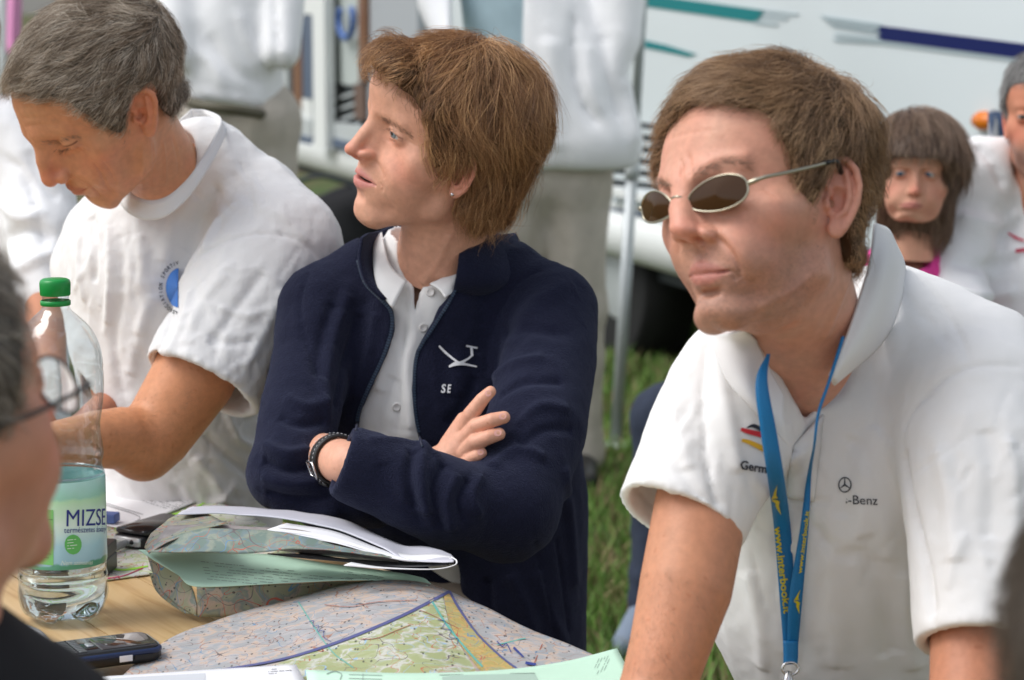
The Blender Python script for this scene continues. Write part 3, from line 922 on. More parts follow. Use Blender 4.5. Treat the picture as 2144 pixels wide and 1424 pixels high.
L_HAIR = dict(th=0.62, rw=0.5, recess=0.5, capmat=pmat('hair_under_grey', (0.07, 0.058, 0.046), rough=0.7, spec=0.2), mat=hairmat('hair_grey_brown', (0.12, 0.078, 0.045), (0.27, 0.19, 0.12), (0.85, 0.76, 0.64)),
    poly=[(10.5, 8.8), (8.9, 7.8), (6.4, 7.0), (5.2, 5.0), (4.4, 3.4), (3.4, 1.4), (2.5, -1.6), (1.5, -1.2), (0.9, 1.6), (-0.2, 3.4), (-2.6, 3.2), (-3.6, 1.0), (-3.7, -1.5), (-4.4, -3.8), (-14, -4.0), (-14, 18), (12, 18)],
    strokes=[[(300, 30), (200, 40), (100, 90), (20, 160)], [(260, 10), (150, 20), (60, 90), (5, 180)], [(300, 60), (220, 110), (120, 150), (40, 190)], [(320, 80), (280, 150), (230, 200)], [(340, 80), (350, 140), (340, 180)],
             [(360, 90), (380, 150), (372, 210)], [(240, 120), (200, 160), (150, 190)], [(290, 160), (260, 200), (230, 245)]],
    layers=[dict(n=12000, len=L_LEN, l1=0.003, jit=0.18, clump=0.5, r=0.00010, locks=0.4), dict(n=12000, len=L_LEN, l1=0.006, jit=0.32, clump=0.65, curl=0.1, r=0.00010, locks=0.45), dict(n=500, len=0.028, l1=0.009, jit=0.6)])
# ------------------------------------------------------------------ cloth and body builders
def limb(pts):
    """pts: (px, py, depth, radius px) -> chain of tapering round cones in the place"""
    p = [P(a, b, d) for a, b, d, r in pts]; r = [r_ * d / FPX for a, b, d, r_ in pts]
    return poly(p, r)

def ellp(px, py, d, r, R=None):
    return ell(P(px, py, d), r, R)

def prism(pts, d0, d1):
    pg = poly2d(pts)
    def f(X):
        q = X.astype(np.float64) - CAM; dd = q @ FW
        uv = np.stack([1072 + FPX * (q @ RT) / dd, 712 - FPX * (q @ UPV) / dd], 1)
        a = pg(uv) * dd / FPX
        return np.maximum(a, np.maximum(d0 - dd, dd - d1)).astype(np.float32)
    return f

def half(p, n):
    p = np.array(p, np.float32); n = np.array(n, np.float32); n = n / np.linalg.norm(n)
    return lambda X: (X - p) @ n

# the sleeve end is cut square and hollow; the cut only touches the sleeve
def sleeve(a, b, ra, rb, hollow, ca=0.004):
    """open-ended sleeve: (px,py,d) a->b, radii px; returns a distance function"""
    A, B = P(*a), P(*b); r1, r2 = ra * a[2] / FPX, rb * b[2] / FPX
    ax = (B - A) / np.linalg.norm(B - A)
    c = cone(A, B + ax * 0.08, r1, r2 * 1.02); inn = cone(A + (B - A) * 0.55, B + ax * 0.2, r2 - hollow, r2 - hollow * 0.8)
    hp = half(B, ax)
    def f(X):
        d = smax(c(X), hp(X).astype(np.float32), 0.002)
        return smax(d, -inn(X), 0.002)
    return f

def bounds(pts, pad):
    a = np.array([P(x, y, d) for x, y, d in pts]); return a.min(0) - pad, a.max(0) + pad

def cloth(name, ops, box, h, mat, parent, strokes=(), wr=(0.0012, (26, 26, 9)), sm=2, seed=3, wr2=0.0005, cut=None):
    f = lambda X: run_ops(ops, X)
    V, Q = surfnet(f, box[0], box[1], h)
    V = lap(V, Q, sm, 0.5)
    if wr[0] > 0:
        N = vnormals(V, Q)
        wv = V + 0.02 * np.stack([fbm(V * 7, 91, 2), fbm(V * 7, 92, 2), fbm(V * 7, 93, 2)], 1)
        n1 = 1 - np.abs(fbm(wv * np.array(wr[1]), seed, 3)) * 1.6
        V = V + N * (wr[0] * n1 + wr2 * fbm(V * 95, seed + 5, 2))[:, None]
    if strokes:
        V = folds(V, Q, strokes)
        V = lap(V, Q, 1, 0.25)
    o = mesh_obj(name, V, Q, mat, parent)
    return o, V, Q, bvh_of(V, Q)

def person(px, py, d, label, group=None):
    g = P(px, py, d); return empty('person', (g[0], g[1], 0.0), label, 'person', group)

def build_body(parent, hd, pr, base, necks, extra=(), hres=0.14, mat=None, blobs=(), headbox=None, color_fn=None, marks=()):
    """one skin mesh: head and neck, plus arms and hands given as (ops, box, voxel)"""
    f, EF = head_fn(pr, necks)
    C, Q = surfnet(f, (-10.5, -12, -17), (10.5, 13.5, 14.5), hres)
    C = lap(C, Q, 1, .35)
    if blobs: C = brush(C, vnormals(C, Q), blobs)
    V = hd.place(C); col = skin_colors(C, base, pr)
    if marks: V = folds(V, Q, marks, 9)
    Vs, Qs, cs = [V], [Q], [col]; o = len(V)
    for ops, box, h, tint in extra:
        v, q = surfnet(lambda X: run_ops(ops, X), box[0], box[1], h)
        v = lap(v, q, 1, .4)
        c = np.tile(np.array(tint, np.float32), (len(v), 1)) * (1 + 0.06 * fbm(v * 40, 4, 4)[:, None]) * (1 + 0.05 * fbm(v * 14, 6, 2)[:, None] * np.array([0.3, 1, 1.1])); c *= 1 - 0.3 * (vnoise(v * 260, 15) > 0.84)[:, None] * np.array([.5, .8, 1])
        Vs.append(v); Qs.append(q + o); cs.append(c); o += len(v)
    V = np.concatenate(Vs); Q = np.concatenate(Qs); col = np.concatenate(cs)
    if color_fn is not None: col = color_fn(V, col)
    ob = mesh_obj('body', V, Q, mat or SKIN, parent, colors=col)
    return ob, V, Q, bvh_of(V, Q)

def brow_hairs(name, bv, lines, n, length, rad, mat, parent, seed=2, spread=7, wlen=None):
    """short hairs along picture lines [(pts, direction px)] on a surface"""
    r = np.random.default_rng(seed); out = []
    for pts, dr, dr2 in lines:
        c = catmull(pts, 10)
        for i in range(n):
            t = r.random() * (len(c) - 1); k = int(t); q = c[k] + (c[min(k + 1, len(c) - 1)] - c[k]) * (t - k)
            q = q + r.normal(size=2) * spread * 0.5
            h = ray(bv, q[0], q[1])
            if h[0] is None: continue
            tt = t / len(c); dd = np.array(dr) * (1 - tt) + np.array(dr2) * tt + r.normal(size=2) * 0.3
            dd = dd / np.linalg.norm(dd)
            D = RT * dd[0] - UPV * dd[1]; nn = np.array(h[1]); D = D - nn * (D @ nn) * 0.9; D /= np.linalg.norm(D)
            p0 = np.array(h[0]); L = length * (0.7 + 0.6 * r.random())
            out.append([p0 - nn * 0.0003, p0 + D * L * 0.4 + nn * 0.0007, p0 + D * L * 0.75 + nn * 0.0009, p0 + D * L + nn * 0.0007])
    if out: return hair_curves(name, np.array(out), rad, mat, parent)

def fine_hairs(name, bv, area, n, dr, length, rad, mat, parent, seed=4, jit=0.4):
    """sparse short hairs on skin inside a picture polygon"""
    r = np.random.default_rng(seed); pg = poly2d(area); p = np.array(area, float); lo, hi = p.min(0), p.max(0); out = []
    q = r.uniform(lo, hi, (n * 3, 2)); q = q[pg(q) < 0][:n]
    for x, y in q:
        h = ray(bv, x, y)
        if h[0] is None: continue
        nn = np.array(h[1]); dd = np.array(dr) + r.normal(size=2) * jit; D = RT * dd[0] - UPV * dd[1]; D = D - nn * (D @ nn); D = D / np.linalg.norm(D) + nn * 0.25
        p0 = np.array(h[0]); L = length * (0.6 + 0.8 * r.random()); out.append([p0 - nn * 0.0002, p0 + D * L * 0.5 + nn * 0.0001, p0 + D * L])
    if out: return hair_curves(name, np.array(out), rad, mat, parent)

def hand_ops(w, f, thumb, curl=0.25, sc=1.0):
    """palm, four unequal bent fingers and a thumb; w wrist, f pointing direction, thumb = +1/-1 side"""
    f = np.array(f, float); f /= np.linalg.norm(f); s = np.cross(f, [0, 0, 1]); s /= np.linalg.norm(s); u = np.cross(s, f); s = s * thumb
    w = np.array(w, float); ops = [('u', cone(w - f * 0.02, w + f * 0.02, 0.024 * sc, 0.022 * sc), 0.01)]
    for k, (a, L_) in enumerate(((0.027, 0.070), (0.009, 0.079), (-0.010, 0.073), (-0.028, 0.057))):
        kn = w + f * (0.090 - 0.004 * abs(k - 1)) * sc + s * a * sc; ops.append(('u', cone(w + s * a * 0.5, kn, 0.017 * sc, 0.0115 * sc), 0.010))
        j1 = kn + (f * math.cos(curl * .5) - u * math.sin(curl * .5)) * L_ * 0.48 * sc + s * a * 0.12; j2 = j1 + (f * math.cos(curl * 1.5) - u * math.sin(curl * 1.5)) * L_ * 0.30 * sc; j3 = j2 + (f * math.cos(curl * 2.2) - u * math.sin(curl * 2.2)) * L_ * 0.20 * sc
        ops += [('u', cone(kn, j1, 0.0102 * sc, 0.0092 * sc), 0.003), ('u', cone(j1, j2, 0.0092 * sc, 0.0082 * sc), 0.002), ('u', cone(j2, j3, 0.0082 * sc, 0.0068 * sc), 0.002)]
    t1 = w + f * 0.035 * sc + s * 0.045 * sc - u * 0.006; t2 = t1 + f * 0.032 * sc + s * 0.012 * sc; ops += [('u', cone(w + f * 0.01 + s * 0.012, t1, 0.016 * sc, 0.0115 * sc), 0.008), ('u', cone(t1, t2, 0.0112 * sc, 0.0085 * sc), 0.003)]
    return ops

WHITE_JERSEY = pmat('white_jersey', (0.76, 0.755, 0.75), rough=0.85, spec=0.2, sheen=0.15, noise=0.02, nscale=12, bump=0.22, bscale=1500, bdist=0.0005, bump2=(26, 0.5, 0.006))
WHITE_PIQUE = pmat('white_pique', (0.77, 0.765, 0.755), rough=0.85, spec=0.2, sheen=0.15, noise=0.015, nscale=12, bump=0.35, bscale=1300, bdist=0.0005, bump2=(20, 0.3, 0.004))
WHITE_COTTON = pmat('white_cotton', (0.84, 0.84, 0.845), rough=0.8, spec=0.2, noise=0.02, nscale=10, bump=0.3, bscale=60, bdist=0.003)
NAVY_FLEECE = pmat('navy_fleece', (0.0115, 0.0128, 0.029), rough=0.95, spec=0.1, sheen=0.24, sheen_tint=(0.30, 0.34, 0.50), noise=0.22, nscale=420, bump=0.9, bscale=620, bdist=0.0022, bump2=(150, 0.3, 0.002))
NAVY_TRIM = pmat('navy_trim', (0.008, 0.011, 0.03), rough=0.6, noise=0.1, nscale=200, bump=0.3, bscale=900)
ZIP_MAT = pmat('zip_teeth', (0.03, 0.055, 0.095), rough=0.4)
GREY_TROUSER = pmat('grey_trousers', (0.50, 0.45, 0.385), rough=0.9, noise=0.08, nscale=25, bump=0.4, bscale=50, bdist=0.004)
KHAKI = pmat('khaki_trousers', (0.22, 0.18, 0.14), rough=0.9, noise=0.1, nscale=40, bump=0.3, bscale=600)

# ================================================================== woman in the navy fleece
W = person(950, 1300, 2.95, 'short-haired woman in navy fleece jacket sitting with folded arms at the table')
w_skin = srgb(212, 158, 132)
neckW = W_HEAD.canon([P(905, 625, 2.965)])[0]
w_necks = [(cone((0, -1.6, -3.5), neckW, 5.1, 5.6), 1.6)]
# hands: her right hand lies on the left sleeve, her left wrist carries the watch
fing = lambda pts: ('u', limb(pts), 0.0016)
hand = [('u', limb([(905, 985, 2.755, 46), (950, 962, 2.748, 40), (975, 930, 2.742, 33)]), 0.004),
        ('u', limb([(928, 992, 2.752, 26), (978, 912, 2.738, 20)]), 0.006),
        ('u', limb([(950, 1000, 2.748, 26), (985, 942, 2.735, 22)]), 0.006),
        ('u', limb([(940, 930, 2.752, 20), (972, 880, 2.744, 18)]), 0.006),
        fing([(968, 905, 2.742, 19), (986, 868, 2.728, 17.5), (1010, 836, 2.722, 14.5), (1027, 820, 2.724, 12)]),
        fing([(975, 920, 2.734, 20), (998, 893, 2.722, 18), (1030, 880, 2.712, 15.5), (1055, 874, 2.714, 13.5)]),
        fing([(975, 950, 2.730, 20), (995, 927, 2.716, 18), (1022, 916, 2.708, 15.5), (1045, 909, 2.712, 13.5)]),
        fing([(965, 985, 2.732, 18), (982, 965, 2.718, 15.5), (998, 955, 2.712, 13.5), (1008, 949, 2.715, 12)])]
wrist = [('u', limb([(790, 985, 2.668, 50), (735, 972, 2.685, 48), (700, 962, 2.735, 46), (665, 945, 2.82, 42), (645, 915, 2.87, 38)]), 0.004)]
for i in range(4):
    wrist.append(('u', limb([(655, 925 - 12 * i, 2.865 + i * .004, 15), (640, 880 - 12 * i, 2.90, 13), (632, 860 - 12 * i, 2.91, 11)]), 0.003))
wtorso = [('u', ellp(905, 840, 3.0, (0.135, 0.085, 0.20)), 0), ('u', limb([(720, 640, 2.97, 50), (900, 600, 2.98, 70), (1090, 640, 2.97, 50)]), 0.05)]
wbody, WV, WQ, Wbv = build_body(W, W_HEAD, W_PR, w_skin, w_necks, marks=[([(783, 334), (797, 352), (806, 380)], 4, -0.7), ([(802, 342), (815, 362), (820, 382)], 12, 0.6), ([(796, 384), (801, 392), (800, 402)], 3.5, -0.8), ([(806, 292), (820, 297), (838, 293)], 4, -0.5), ([(846, 290), (862, 300), (876, 308)], 2.5, -0.4), ([(752, 400), (765, 402)], 5, -0.5), ([(830, 500), (840, 560), (850, 620)], 6, 0.8), ([(950, 480), (910, 560), (880, 600)], 9, 1.2)], extra=[
    (hand, bounds([(880, 1030, 2.78), (1075, 805, 2.70)], 0.03), 0.0012, srgb(216, 160, 134)),
    (wrist, bounds([(570, 1040, 2.90), (850, 780, 2.64)], 0.03), 0.0025, srgb(216, 160, 134)),
    (wtorso, bounds([(640, 1250, 3.1), (1180, 560, 2.85)], 0.05), 0.006, w_skin)],
    blobs=[([(1.7, 10.4, -2.0), (2.6, 9.0, -3.6), (3.0, 8.2, -5.0)], 0.35, -0.05), ([(2.2, 9.2, 0.4), (3.4, 8.9, 0.2), (4.4, 8.0, 0.5)], 0.25, -0.04)])
for s in (-1, 1): eye_mesh(W_HEAD, s, (-0.25, 0.12), (0.16, 0.20, 0.22), W)
for (x, y, dx, dy) in ((1052, 872, 8, -2), (1042, 907, 8, -2.5), (1006, 947, 6, -5), (1022, 824, 5, -7)):
    q = np.array([(x + 9 * math.cos(a) * (0.9 if dx > 7 else 0.75), y + 6.5 * math.sin(a)) for a in np.linspace(0, 2 * math.pi, 14, endpoint=False)])
    a = math.atan2(dy, dx); R2 = np.array([[math.cos(a), -math.sin(a)], [math.sin(a), math.cos(a)]]); q = (q - [x, y]) @ R2.T + [x, y]
    print_on('nail', q, [tuple(range(14))], Wbv, bpy.data.materials.get('nail') or pmat('nail', srgb(226, 170, 158), rough=0.28), W, off=0.0003)
do_hair(W_HEAD, W_PR, W, 'hair', W_HAIR)
BROW_D = hairmat('brow_brown', (0.06, 0.03, 0.018), (0.11, 0.06, 0.035), (0.16, 0.09, 0.05))
BROW_W = hairmat('brow_auburn', (0.12, 0.06, 0.035), (0.20, 0.11, 0.065), (0.28, 0.16, 0.10))
brow_hairs('eyebrow', Wbv, [([(798, 246), (816, 254), (840, 269), (860, 284)], (1, 0.25), (1, 0.75))], 120, 0.006, 0.00010, BROW_W, W, spread=6)
brow_hairs('eyelashes', Wbv, [([(808, 272), (820, 271), (832, 279)], (-1, -0.2), (0.2, -0.3))], 26, 0.003, 0.00010, BROW_D, W, seed=5, spread=1)
hs_ = ray(Wbv, 947, 407)
if hs_[0] is not None:
    c = np.array(hs_[0]); n_ = np.array(hs_[1])
    v, f_ = tube([c, c + n_ * 0.0012, c + n_ * 0.0022], [0.0022, 0.0021, 0.0008], 14)
    mesh_obj('ear_stud', v, f_, pmat('stud', (0.8, 0.8, 0.82), rough=0.15, metal=0.9), W)
# teeth
tv = W_HEAD.place([(x, 9.15 - 0.30 * x * x, z) for z in (-4.85, -5.42) for x in np.linspace(-1.7, 1.7, 13)])
mesh_obj('teeth', tv, [(i, i + 1, 14 + i, 13 + i) for i in range(12)], pmat('teeth', (0.75, 0.72, 0.66), rough=0.25), W)

# white polo shirt
polo = [('u', ellp(905, 840, 2.995, (0.152, 0.098, 0.215)), 0), ('u', limb([(720, 640, 2.97, 58), (900, 612, 2.98, 84), (1090, 640, 2.97, 58)]), 0.05),
        ('u', limb([(930, 900, 3.02, 120), (1040, 1350, 3.05, 125)]), 0.05),
        ('u', cone(P(900, 640, 2.965), P(925, 500, 2.97), 0.074, 0.066), 0.012), ('s', cone(P(898, 660, 2.96), P(928, 440, 2.97), 0.062, 0.058), 0.003),
        ('s', half(P(925, 505, 2.97), (-0.25, 0.1, -1)), 0.004),
        ('s', prism([(833, 480), (835, 545), (850, 585), (866, 598), (868, 655), (884, 600), (925, 590), (955, 545), (985, 480)], 2.6, 2.975), 0.003)]
w_st = [([(850, 600), (848, 660), (842, 740), (838, 820), (830, 920)], -9, -2.2), ([(862, 650), (866, 700), (848, 770), (860, 860), (856, 930)], 14, 3.0), ([(790, 830), (800, 760), (815, 700)], 16, 2.5), ([(830, 780), (800, 850), (790, 920)], 18, -2.0),
        ([(872, 600), (900, 598), (940, 600)], 5, 1.5)]
_, pv, pq, pbv = cloth('polo_shirt', polo, bounds([(650, 1400, 3.18), (1180, 480, 2.84)], 0.03), 0.0032, WHITE_PIQUE, W, w_st, wr=(0.0008, (20, 20, 8)))
def flap(name, rows, th, mat, parent, nu=6, nv=5):
    G = grid_surface([[P(*p) for p in r] for r in rows], nu, nv)
    v, f_ = thick_grid(G, th); return mesh_obj(name, v, f_, mat, parent)
flap('collar', [[(800, 488, 2.955), (806, 520, 2.91), (820, 560, 2.892), (852, 590, 2.885)], [(788, 492, 2.950), (788, 540, 2.898), (800, 580, 2.880), (838, 615, 2.874)],
                [(782, 500, 2.945), (783, 560, 2.892), (792, 605, 2.874), (822, 646, 2.868)]], 0.0022, WHITE_PIQUE, W)
flap('collar', [[(985, 498, 2.955), (962, 540, 2.915), (940, 574, 2.893), (900, 595, 2.882)], [(985, 510, 2.950), (966, 555, 2.905), (948, 592, 2.882), (920, 608, 2.874)],
                [(986, 522, 2.945), (968, 572, 2.900), (950, 608, 2.882), (932, 624, 2.868)]], 0.0022, WHITE_PIQUE, W)
def button(bv, x, y, parent, r=0.0055, mat=None):
    h = ray(bv, x, y)
    if h[0] is None: return
    c = np.array(h[0]); n = np.array(h[1])
    u = np.cross(n, [0, 0, 1]); u /= np.linalg.norm(u); w = np.cross(n, u); V = []; F = []
    for k, (rr, hh) in enumerate(((1, 0), (1, 0.0016), (0.8, 0.0024), (0.62, 0.0017), (0.05, 0.0014))):
        for a in range(16): V.append(c + n * hh + r * rr * (math.cos(a * math.pi / 8) * u + math.sin(a * math.pi / 8) * w))
    for k in range(4):
        for a in range(16): F.append((k * 16 + a, k * 16 + (a + 1) % 16, (k + 1) * 16 + (a + 1) % 16, (k + 1) * 16 + a))
    mesh_obj('button', V, F, mat, parent)
BUTTON = pmat('button', (0.72, 0.70, 0.68), rough=0.25)
for x, y in ((901, 612), (886, 686), (830, 852)): button(pbv, x, y, W, mat=BUTTON)

# navy fleece
open_poly = [(762, 470), (756, 500), (753, 545), (768, 590), (800, 622), (822, 650), (825, 690), (808, 745), (780, 805), (757, 860), (750, 905), (748, 1010), (890, 1010), (880, 940), (866, 875), (862, 810), (868, 740), (900, 685), (935, 630), (955, 585), (964, 534), (1010, 505), (1040, 470)]
jk = [('u', ellp(905, 840, 3.0, (0.172, 0.116, 0.225)), 0), ('u', limb([(690, 640, 2.96, 78), (760, 590, 2.96, 70), (905, 590, 2.97, 92), (1060, 590, 2.96, 78), (1140, 640, 2.94, 82)]), 0.05),
      ('u', limb([(1010, 850, 3.01, 160), (1068, 1060, 3.03, 165), (1062, 1480, 3.04, 160)]), 0.05),
      ('u', cone(P(905, 640, 2.965), P(925, 485, 2.975), 0.092, 0.083), 0.014), ('s', cone(P(902, 640, 2.965), P(930, 430, 2.975), 0.079, 0.075), 0.004),
      ('s', half(P(925, 496, 2.97), (-0.05, 0.1, -1)), 0.004),
      ('s', prism(open_poly, 2.6, 2.985), 0.004),
      ('s', prism([(860, 1180), (962, 1180), (975, 1300), (985, 1600), (600, 1600), (600, 1180)], 2.6, 2.97), 0.004),
      ('u', limb([(1160, 650, 2.93, 90), (1150, 760, 2.88, 98), (1120, 900, 2.80, 106), (1062, 1062, 2.735, 106)]), 0.022),
      ('u', limb([(1055, 1068, 2.73, 102), (960, 1062, 2.695, 88), (870, 1024, 2.678, 80)]), 0.02), ('u', sleeve((930, 1044, 2.688), (716, 966, 2.669), 90, 66, 0.0065), 0.015),
      ('u', limb([(672, 650, 2.94, 92), (652, 760, 2.90, 82), (625, 880, 2.84, 84), (602, 985, 2.79, 78)]), 0.022),
      ('u', limb([(602, 995, 2.79, 76), (690, 1045, 2.785, 70), (820, 1030, 2.785, 62), (905, 1000, 2.765, 56)]), 0.018),
      ('s', limb([(925, 985, 2.76, 46), (960, 930, 2.745, 46)]), 0.004)]
w_f = [([(1145, 560), (1085, 590), (1045, 650), (1022, 720), (1018, 790)], -9, -2.6), ([(1210, 600), (1160, 610), (1100, 660), (1060, 740)], 26, 3.0),
       ([(1045, 700), (1100, 690), (1180, 700)], 16, -2.5), ([(1025, 800), (1080, 760), (1150, 750)], 14, 3.5), ([(1040, 830), (1100, 800), (1190, 800)], 12, -3.5),
       ([(1075, 900), (1130, 850), (1200, 860)], 12, 3.0), ([(1080, 940), (1140, 900), (1210, 900)], 11, -3.0), ([(1020, 985), (1080, 940), (1150, 960)], 12, 3.0),
       ([(868, 935), (858, 1000), (872, 1080)], 12, -5.5), ([(885, 930), (880, 1000), (900, 1090)], 14, 4.5), ([(935, 960), (905, 1030), (925, 1120)], 10, -4.5), ([(960, 985), (935, 1050), (950, 1120)], 10, 3.5),
       ([(985, 995), (960, 1050), (975, 1100)], 8, -4.0), ([(1010, 990), (990, 1040), (1010, 1090)], 9, 3.0), ([(760, 920), (850, 925), (930, 960)], 12, 2.5),
       ([(790, 960), (830, 1040), (900, 1110)], 16, -2.0), ([(740, 1060), (820, 1110), (930, 1150)], 20, 2.5),
       ([(548, 930), (600, 950), (655, 940)], 12, 4.5), ([(540, 960), (600, 985), (660, 975)], 10, -5.0), ([(540, 995), (610, 1012), (680, 1005)], 12, 4.5), ([(545, 1030), (620, 1045), (700, 1040)], 10, -4.5), ([(560, 1060), (640, 1075), (720, 1075)], 11, 3.5),
       ([(590, 830), (640, 850), (690, 840)], 14, 3.0), ([(575, 870), (630, 890), (690, 880)], 11, -3.5),
       ([(650, 560), (628, 640), (650, 740), (690, 810)], -8, -2.4), ([(735, 600), (700, 700), (680, 800), (690, 900)], 15, 4.0), ([(705, 620), (672, 720), (665, 800)], 12, -3.5), ([(760, 640), (720, 760), (700, 870)], 12, -3.0),
       ([(790, 640), (770, 740), (735, 850)], 14, 3.0), ([(920, 640), (960, 720), (950, 850)], 18, 2.0), ([(980, 560), (1010, 640), (1000, 760)], 18, -3.0), ([(1000, 780), (975, 840), (930, 900)], 12, -2.5),
       ([(1160, 1100), (1175, 1200), (1195, 1350)], -7, -2.5), ([(1115, 1110), (1140, 1230), (1165, 1350)], -7, -2.5), ([(1060, 1190), (1100, 1270), (1120, 1340)], 14, 4.0), ([(1180, 960), (1195, 1100), (1205, 1250)], 14, 3.5), ([(1120, 1180), (1150, 1280), (1190, 1360)], 14, 3.0), ([(1020, 1200), (1030, 1290), (1060, 1370)], 12, -4.0)]
jacket, jv, jq, jbv = cloth('fleece_jacket', jk, bounds([(520, 1560, 3.2), (1270, 470, 2.60)], 0.04), 0.0034, NAVY_FLEECE, W, w_f, wr=(0.0016, (16, 16, 8)), seed=8)
def zip_line(pts, name='zip'):
    S, N = on_surf(jbv, pts)
    if len(S) < 3: return
    keep = [0]
    L = np.r_[0, np.cumsum(np.linalg.norm(np.diff(S, axis=0), axis=1))]
    n = int(L[-1] / 0.0034); V = []; F = []
    for i in range(n):
        t = L[-1] * (i + 0.5) / n
        c = np.array([np.interp(t, L, S[:, k]) for k in range(3)]); j = min(np.searchsorted(L, t), len(S) - 2)
        d = S[j + 1] - S[j]; d /= np.linalg.norm(d) + 1e-9; nn = -FW; u = np.cross(d, nn)
        v, f_ = box_vf((0, 0, 0), (0.0042, 0.0019, 0.0026)); R = np.stack([u, d, nn], 1)
        o = len(V); V += list(v @ R.T + c + nn * 0.0012); F += [tuple(k + o for k in q) for q in f_]
    mesh_obj(name, V, F, ZIP_MAT, W, smooth=False)
    v, f_ = tube(S + (-FW) * 0.0003, 0.0018, 6); mesh_obj('zip_tape', v, f_, NAVY_TRIM, W)
flap('jacket_collar', [[(962, 531, 2.880), (990, 512, 2.890), (1035, 496, 2.930), (1078, 490, 3.00)], [(958, 560, 2.868), (990, 552, 2.872), (1045, 535, 2.905), (1092, 520, 2.97)], [(952, 594, 2.872), (990, 596, 2.874), (1050, 585, 2.89), (1110, 560, 2.96)], [(948, 622, 2.895), (990, 622, 2.90), (1050, 615, 2.92), (1115, 590, 2.98)]], 0.005, NAVY_FLEECE, W)
flap('jacket_collar', [[(757, 498, 2.880), (770, 489, 2.91), (792, 485, 2.955)], [(752, 545, 2.872), (762, 545, 2.885), (778, 540, 2.93)], [(766, 592, 2.868), (776, 590, 2.874), (786, 592, 2.885)], [(800, 628, 2.868), (808, 628, 2.870), (812, 630, 2.874)]], 0.004, NAVY_FLEECE, W)
zip_line([(749, 545), (764, 592), (797, 626), (818, 652), (820, 690), (803, 745), (775, 805), (752, 860), (746, 902)])
zip_line([(969, 535), (960, 588), (939, 634), (905, 688), (873, 742), (867, 810), (871, 875), (884, 935)])
# embroidery: glider and initials
THREAD = pmat('white_thread', (0.72, 0.72, 0.74), rough=0.7)
def emb(polys, parent=W, mat=THREAD, bv=jbv, name='embroidery', off=0.0012):
    V = []; F = []
    for p in polys: F.append(tuple(range(len(V), len(V) + len(p)))); V += list(p)
    print_on(name, np.array(V, float), F, bv, mat, parent, off)
def thick(pts, w):
    pts = np.array(pts, float); c = catmull(pts, 4) if len(pts) > 2 else pts
    w = np.interp(np.linspace(0, 1, len(c)), np.linspace(0, 1, len(w)), w)
    t = np.gradient(c, axis=0); n = np.stack([-t[:, 1], t[:, 0]], 1); n /= np.linalg.norm(n, axis=1)[:, None] + 1e-9
    out = []
    for i in range(len(c) - 1): out.append([c[i] + n[i] * w[i] / 2, c[i + 1] + n[i + 1] * w[i + 1] / 2, c[i + 1] - n[i + 1] * w[i + 1] / 2, c[i] - n[i] * w[i] / 2])
    return out
emb(thick([(919, 724), (935, 740), (962, 761)], [4, 5, 4]) + thick([(940, 768), (957, 761), (975, 763), (998, 768)], [4, 9, 5, 3]) + thick([(960, 762), (978, 752), (988, 744)], [7, 4, 4]) + thick([(988, 746), (986, 727)], [6, 5]) + thick([(975, 724), (999, 729)], [4, 4]))
v2, f2 = text_px('S', (923, 822), (1, 0), (0.12, -1), 25, bold=True, sx=0.85); print_on('embroidery', v2, f2, jbv, THREAD, W, 0.0012)
v2, f2 = text_px('E', (936, 822), (1, 0), (0.12, -1), 24, bold=True, sx=0.62); print_on('embroidery', v2, f2, jbv, THREAD, W, 0.0012)
# khaki trousers on the bench
tro = [('u', limb([(960, 1330, 3.02, 150), (880, 1400, 2.92, 110), (650, 1530, 2.62, 100)]), 0.03), ('u', limb([(1060, 1400, 3.02, 150), (1000, 1470, 2.85, 110), (800, 1590, 2.55, 100)]), 0.03),
       ('u', cone(onz(650, 1340, 0.50), onz(650, 1340, 0.50) + np.array([0.0, 0, -0.42]), 0.05, 0.045), 0.02), ('u', cone(onz(800, 1440, 0.50), onz(800, 1440, 0.50) + np.array([0, 0, -0.42]), 0.05, 0.045), 0.02)]
bx = bounds([(560, 1600, 3.2), (1250, 1180, 2.3)], 0.08); bx = (np.array([bx[0][0], bx[0][1], 0.03]), bx[1])
cloth('trousers', tro, bx, 0.009, KHAKI, W, wr=(0.002, (14, 14, 10)))
# wrist watch on her left wrist
LEATHER = pmat('black_leather', (0.012, 0.012, 0.012), rough=0.45, bump=0.3, bscale=500)
STEEL = pmat('steel', (0.62, 0.62, 0.62), rough=0.25, metal=1.0)
def strap_ring(c, ax, r1, r2, w, th, up, parent):
    """closed leather band: centre, axis, radii along (u, v), width, thickness"""
    ax = np.array(ax, float); ax /= np.linalg.norm(ax); u = np.array(up, float); u -= ax * (u @ ax); u /= np.linalg.norm(u); v = np.cross(ax, u)
    V = []; F = []; n = 56; prof = [(-w / 2, 0), (-w / 2, th), (-w * 0.3, th * 1.35), (0, th * 1.45), (w * 0.3, th * 1.35), (w / 2, th), (w / 2, 0)]
    for i in range(n):
        a = 2 * math.pi * i / n
        for (s_, h_) in prof: V.append(c + ax * s_ + (r1 + h_) * math.cos(a) * u + (r2 + h_) * math.sin(a) * v)
    m = len(prof)
    for i in range(n):
        for k in range(m): F.append((i * m + k, i * m + (k + 1) % m, ((i + 1) % n) * m + (k + 1) % m, ((i + 1) % n) * m + k))
    return V, F, u, v, ax
wc = P(704, 963, 2.728); wa = P(735, 972, 2.685) - P(690, 958, 2.76)
V_, F_, u_, v_, a_ = strap_ring(wc, wa, 0.0262, 0.0262, 0.019, 0.0026, UPV, None)
watch = mesh_obj('wrist_watch', V_, F_, LEATHER, None)
props(watch, 'black leather watch with white stitching around her left wrist', 'watch')
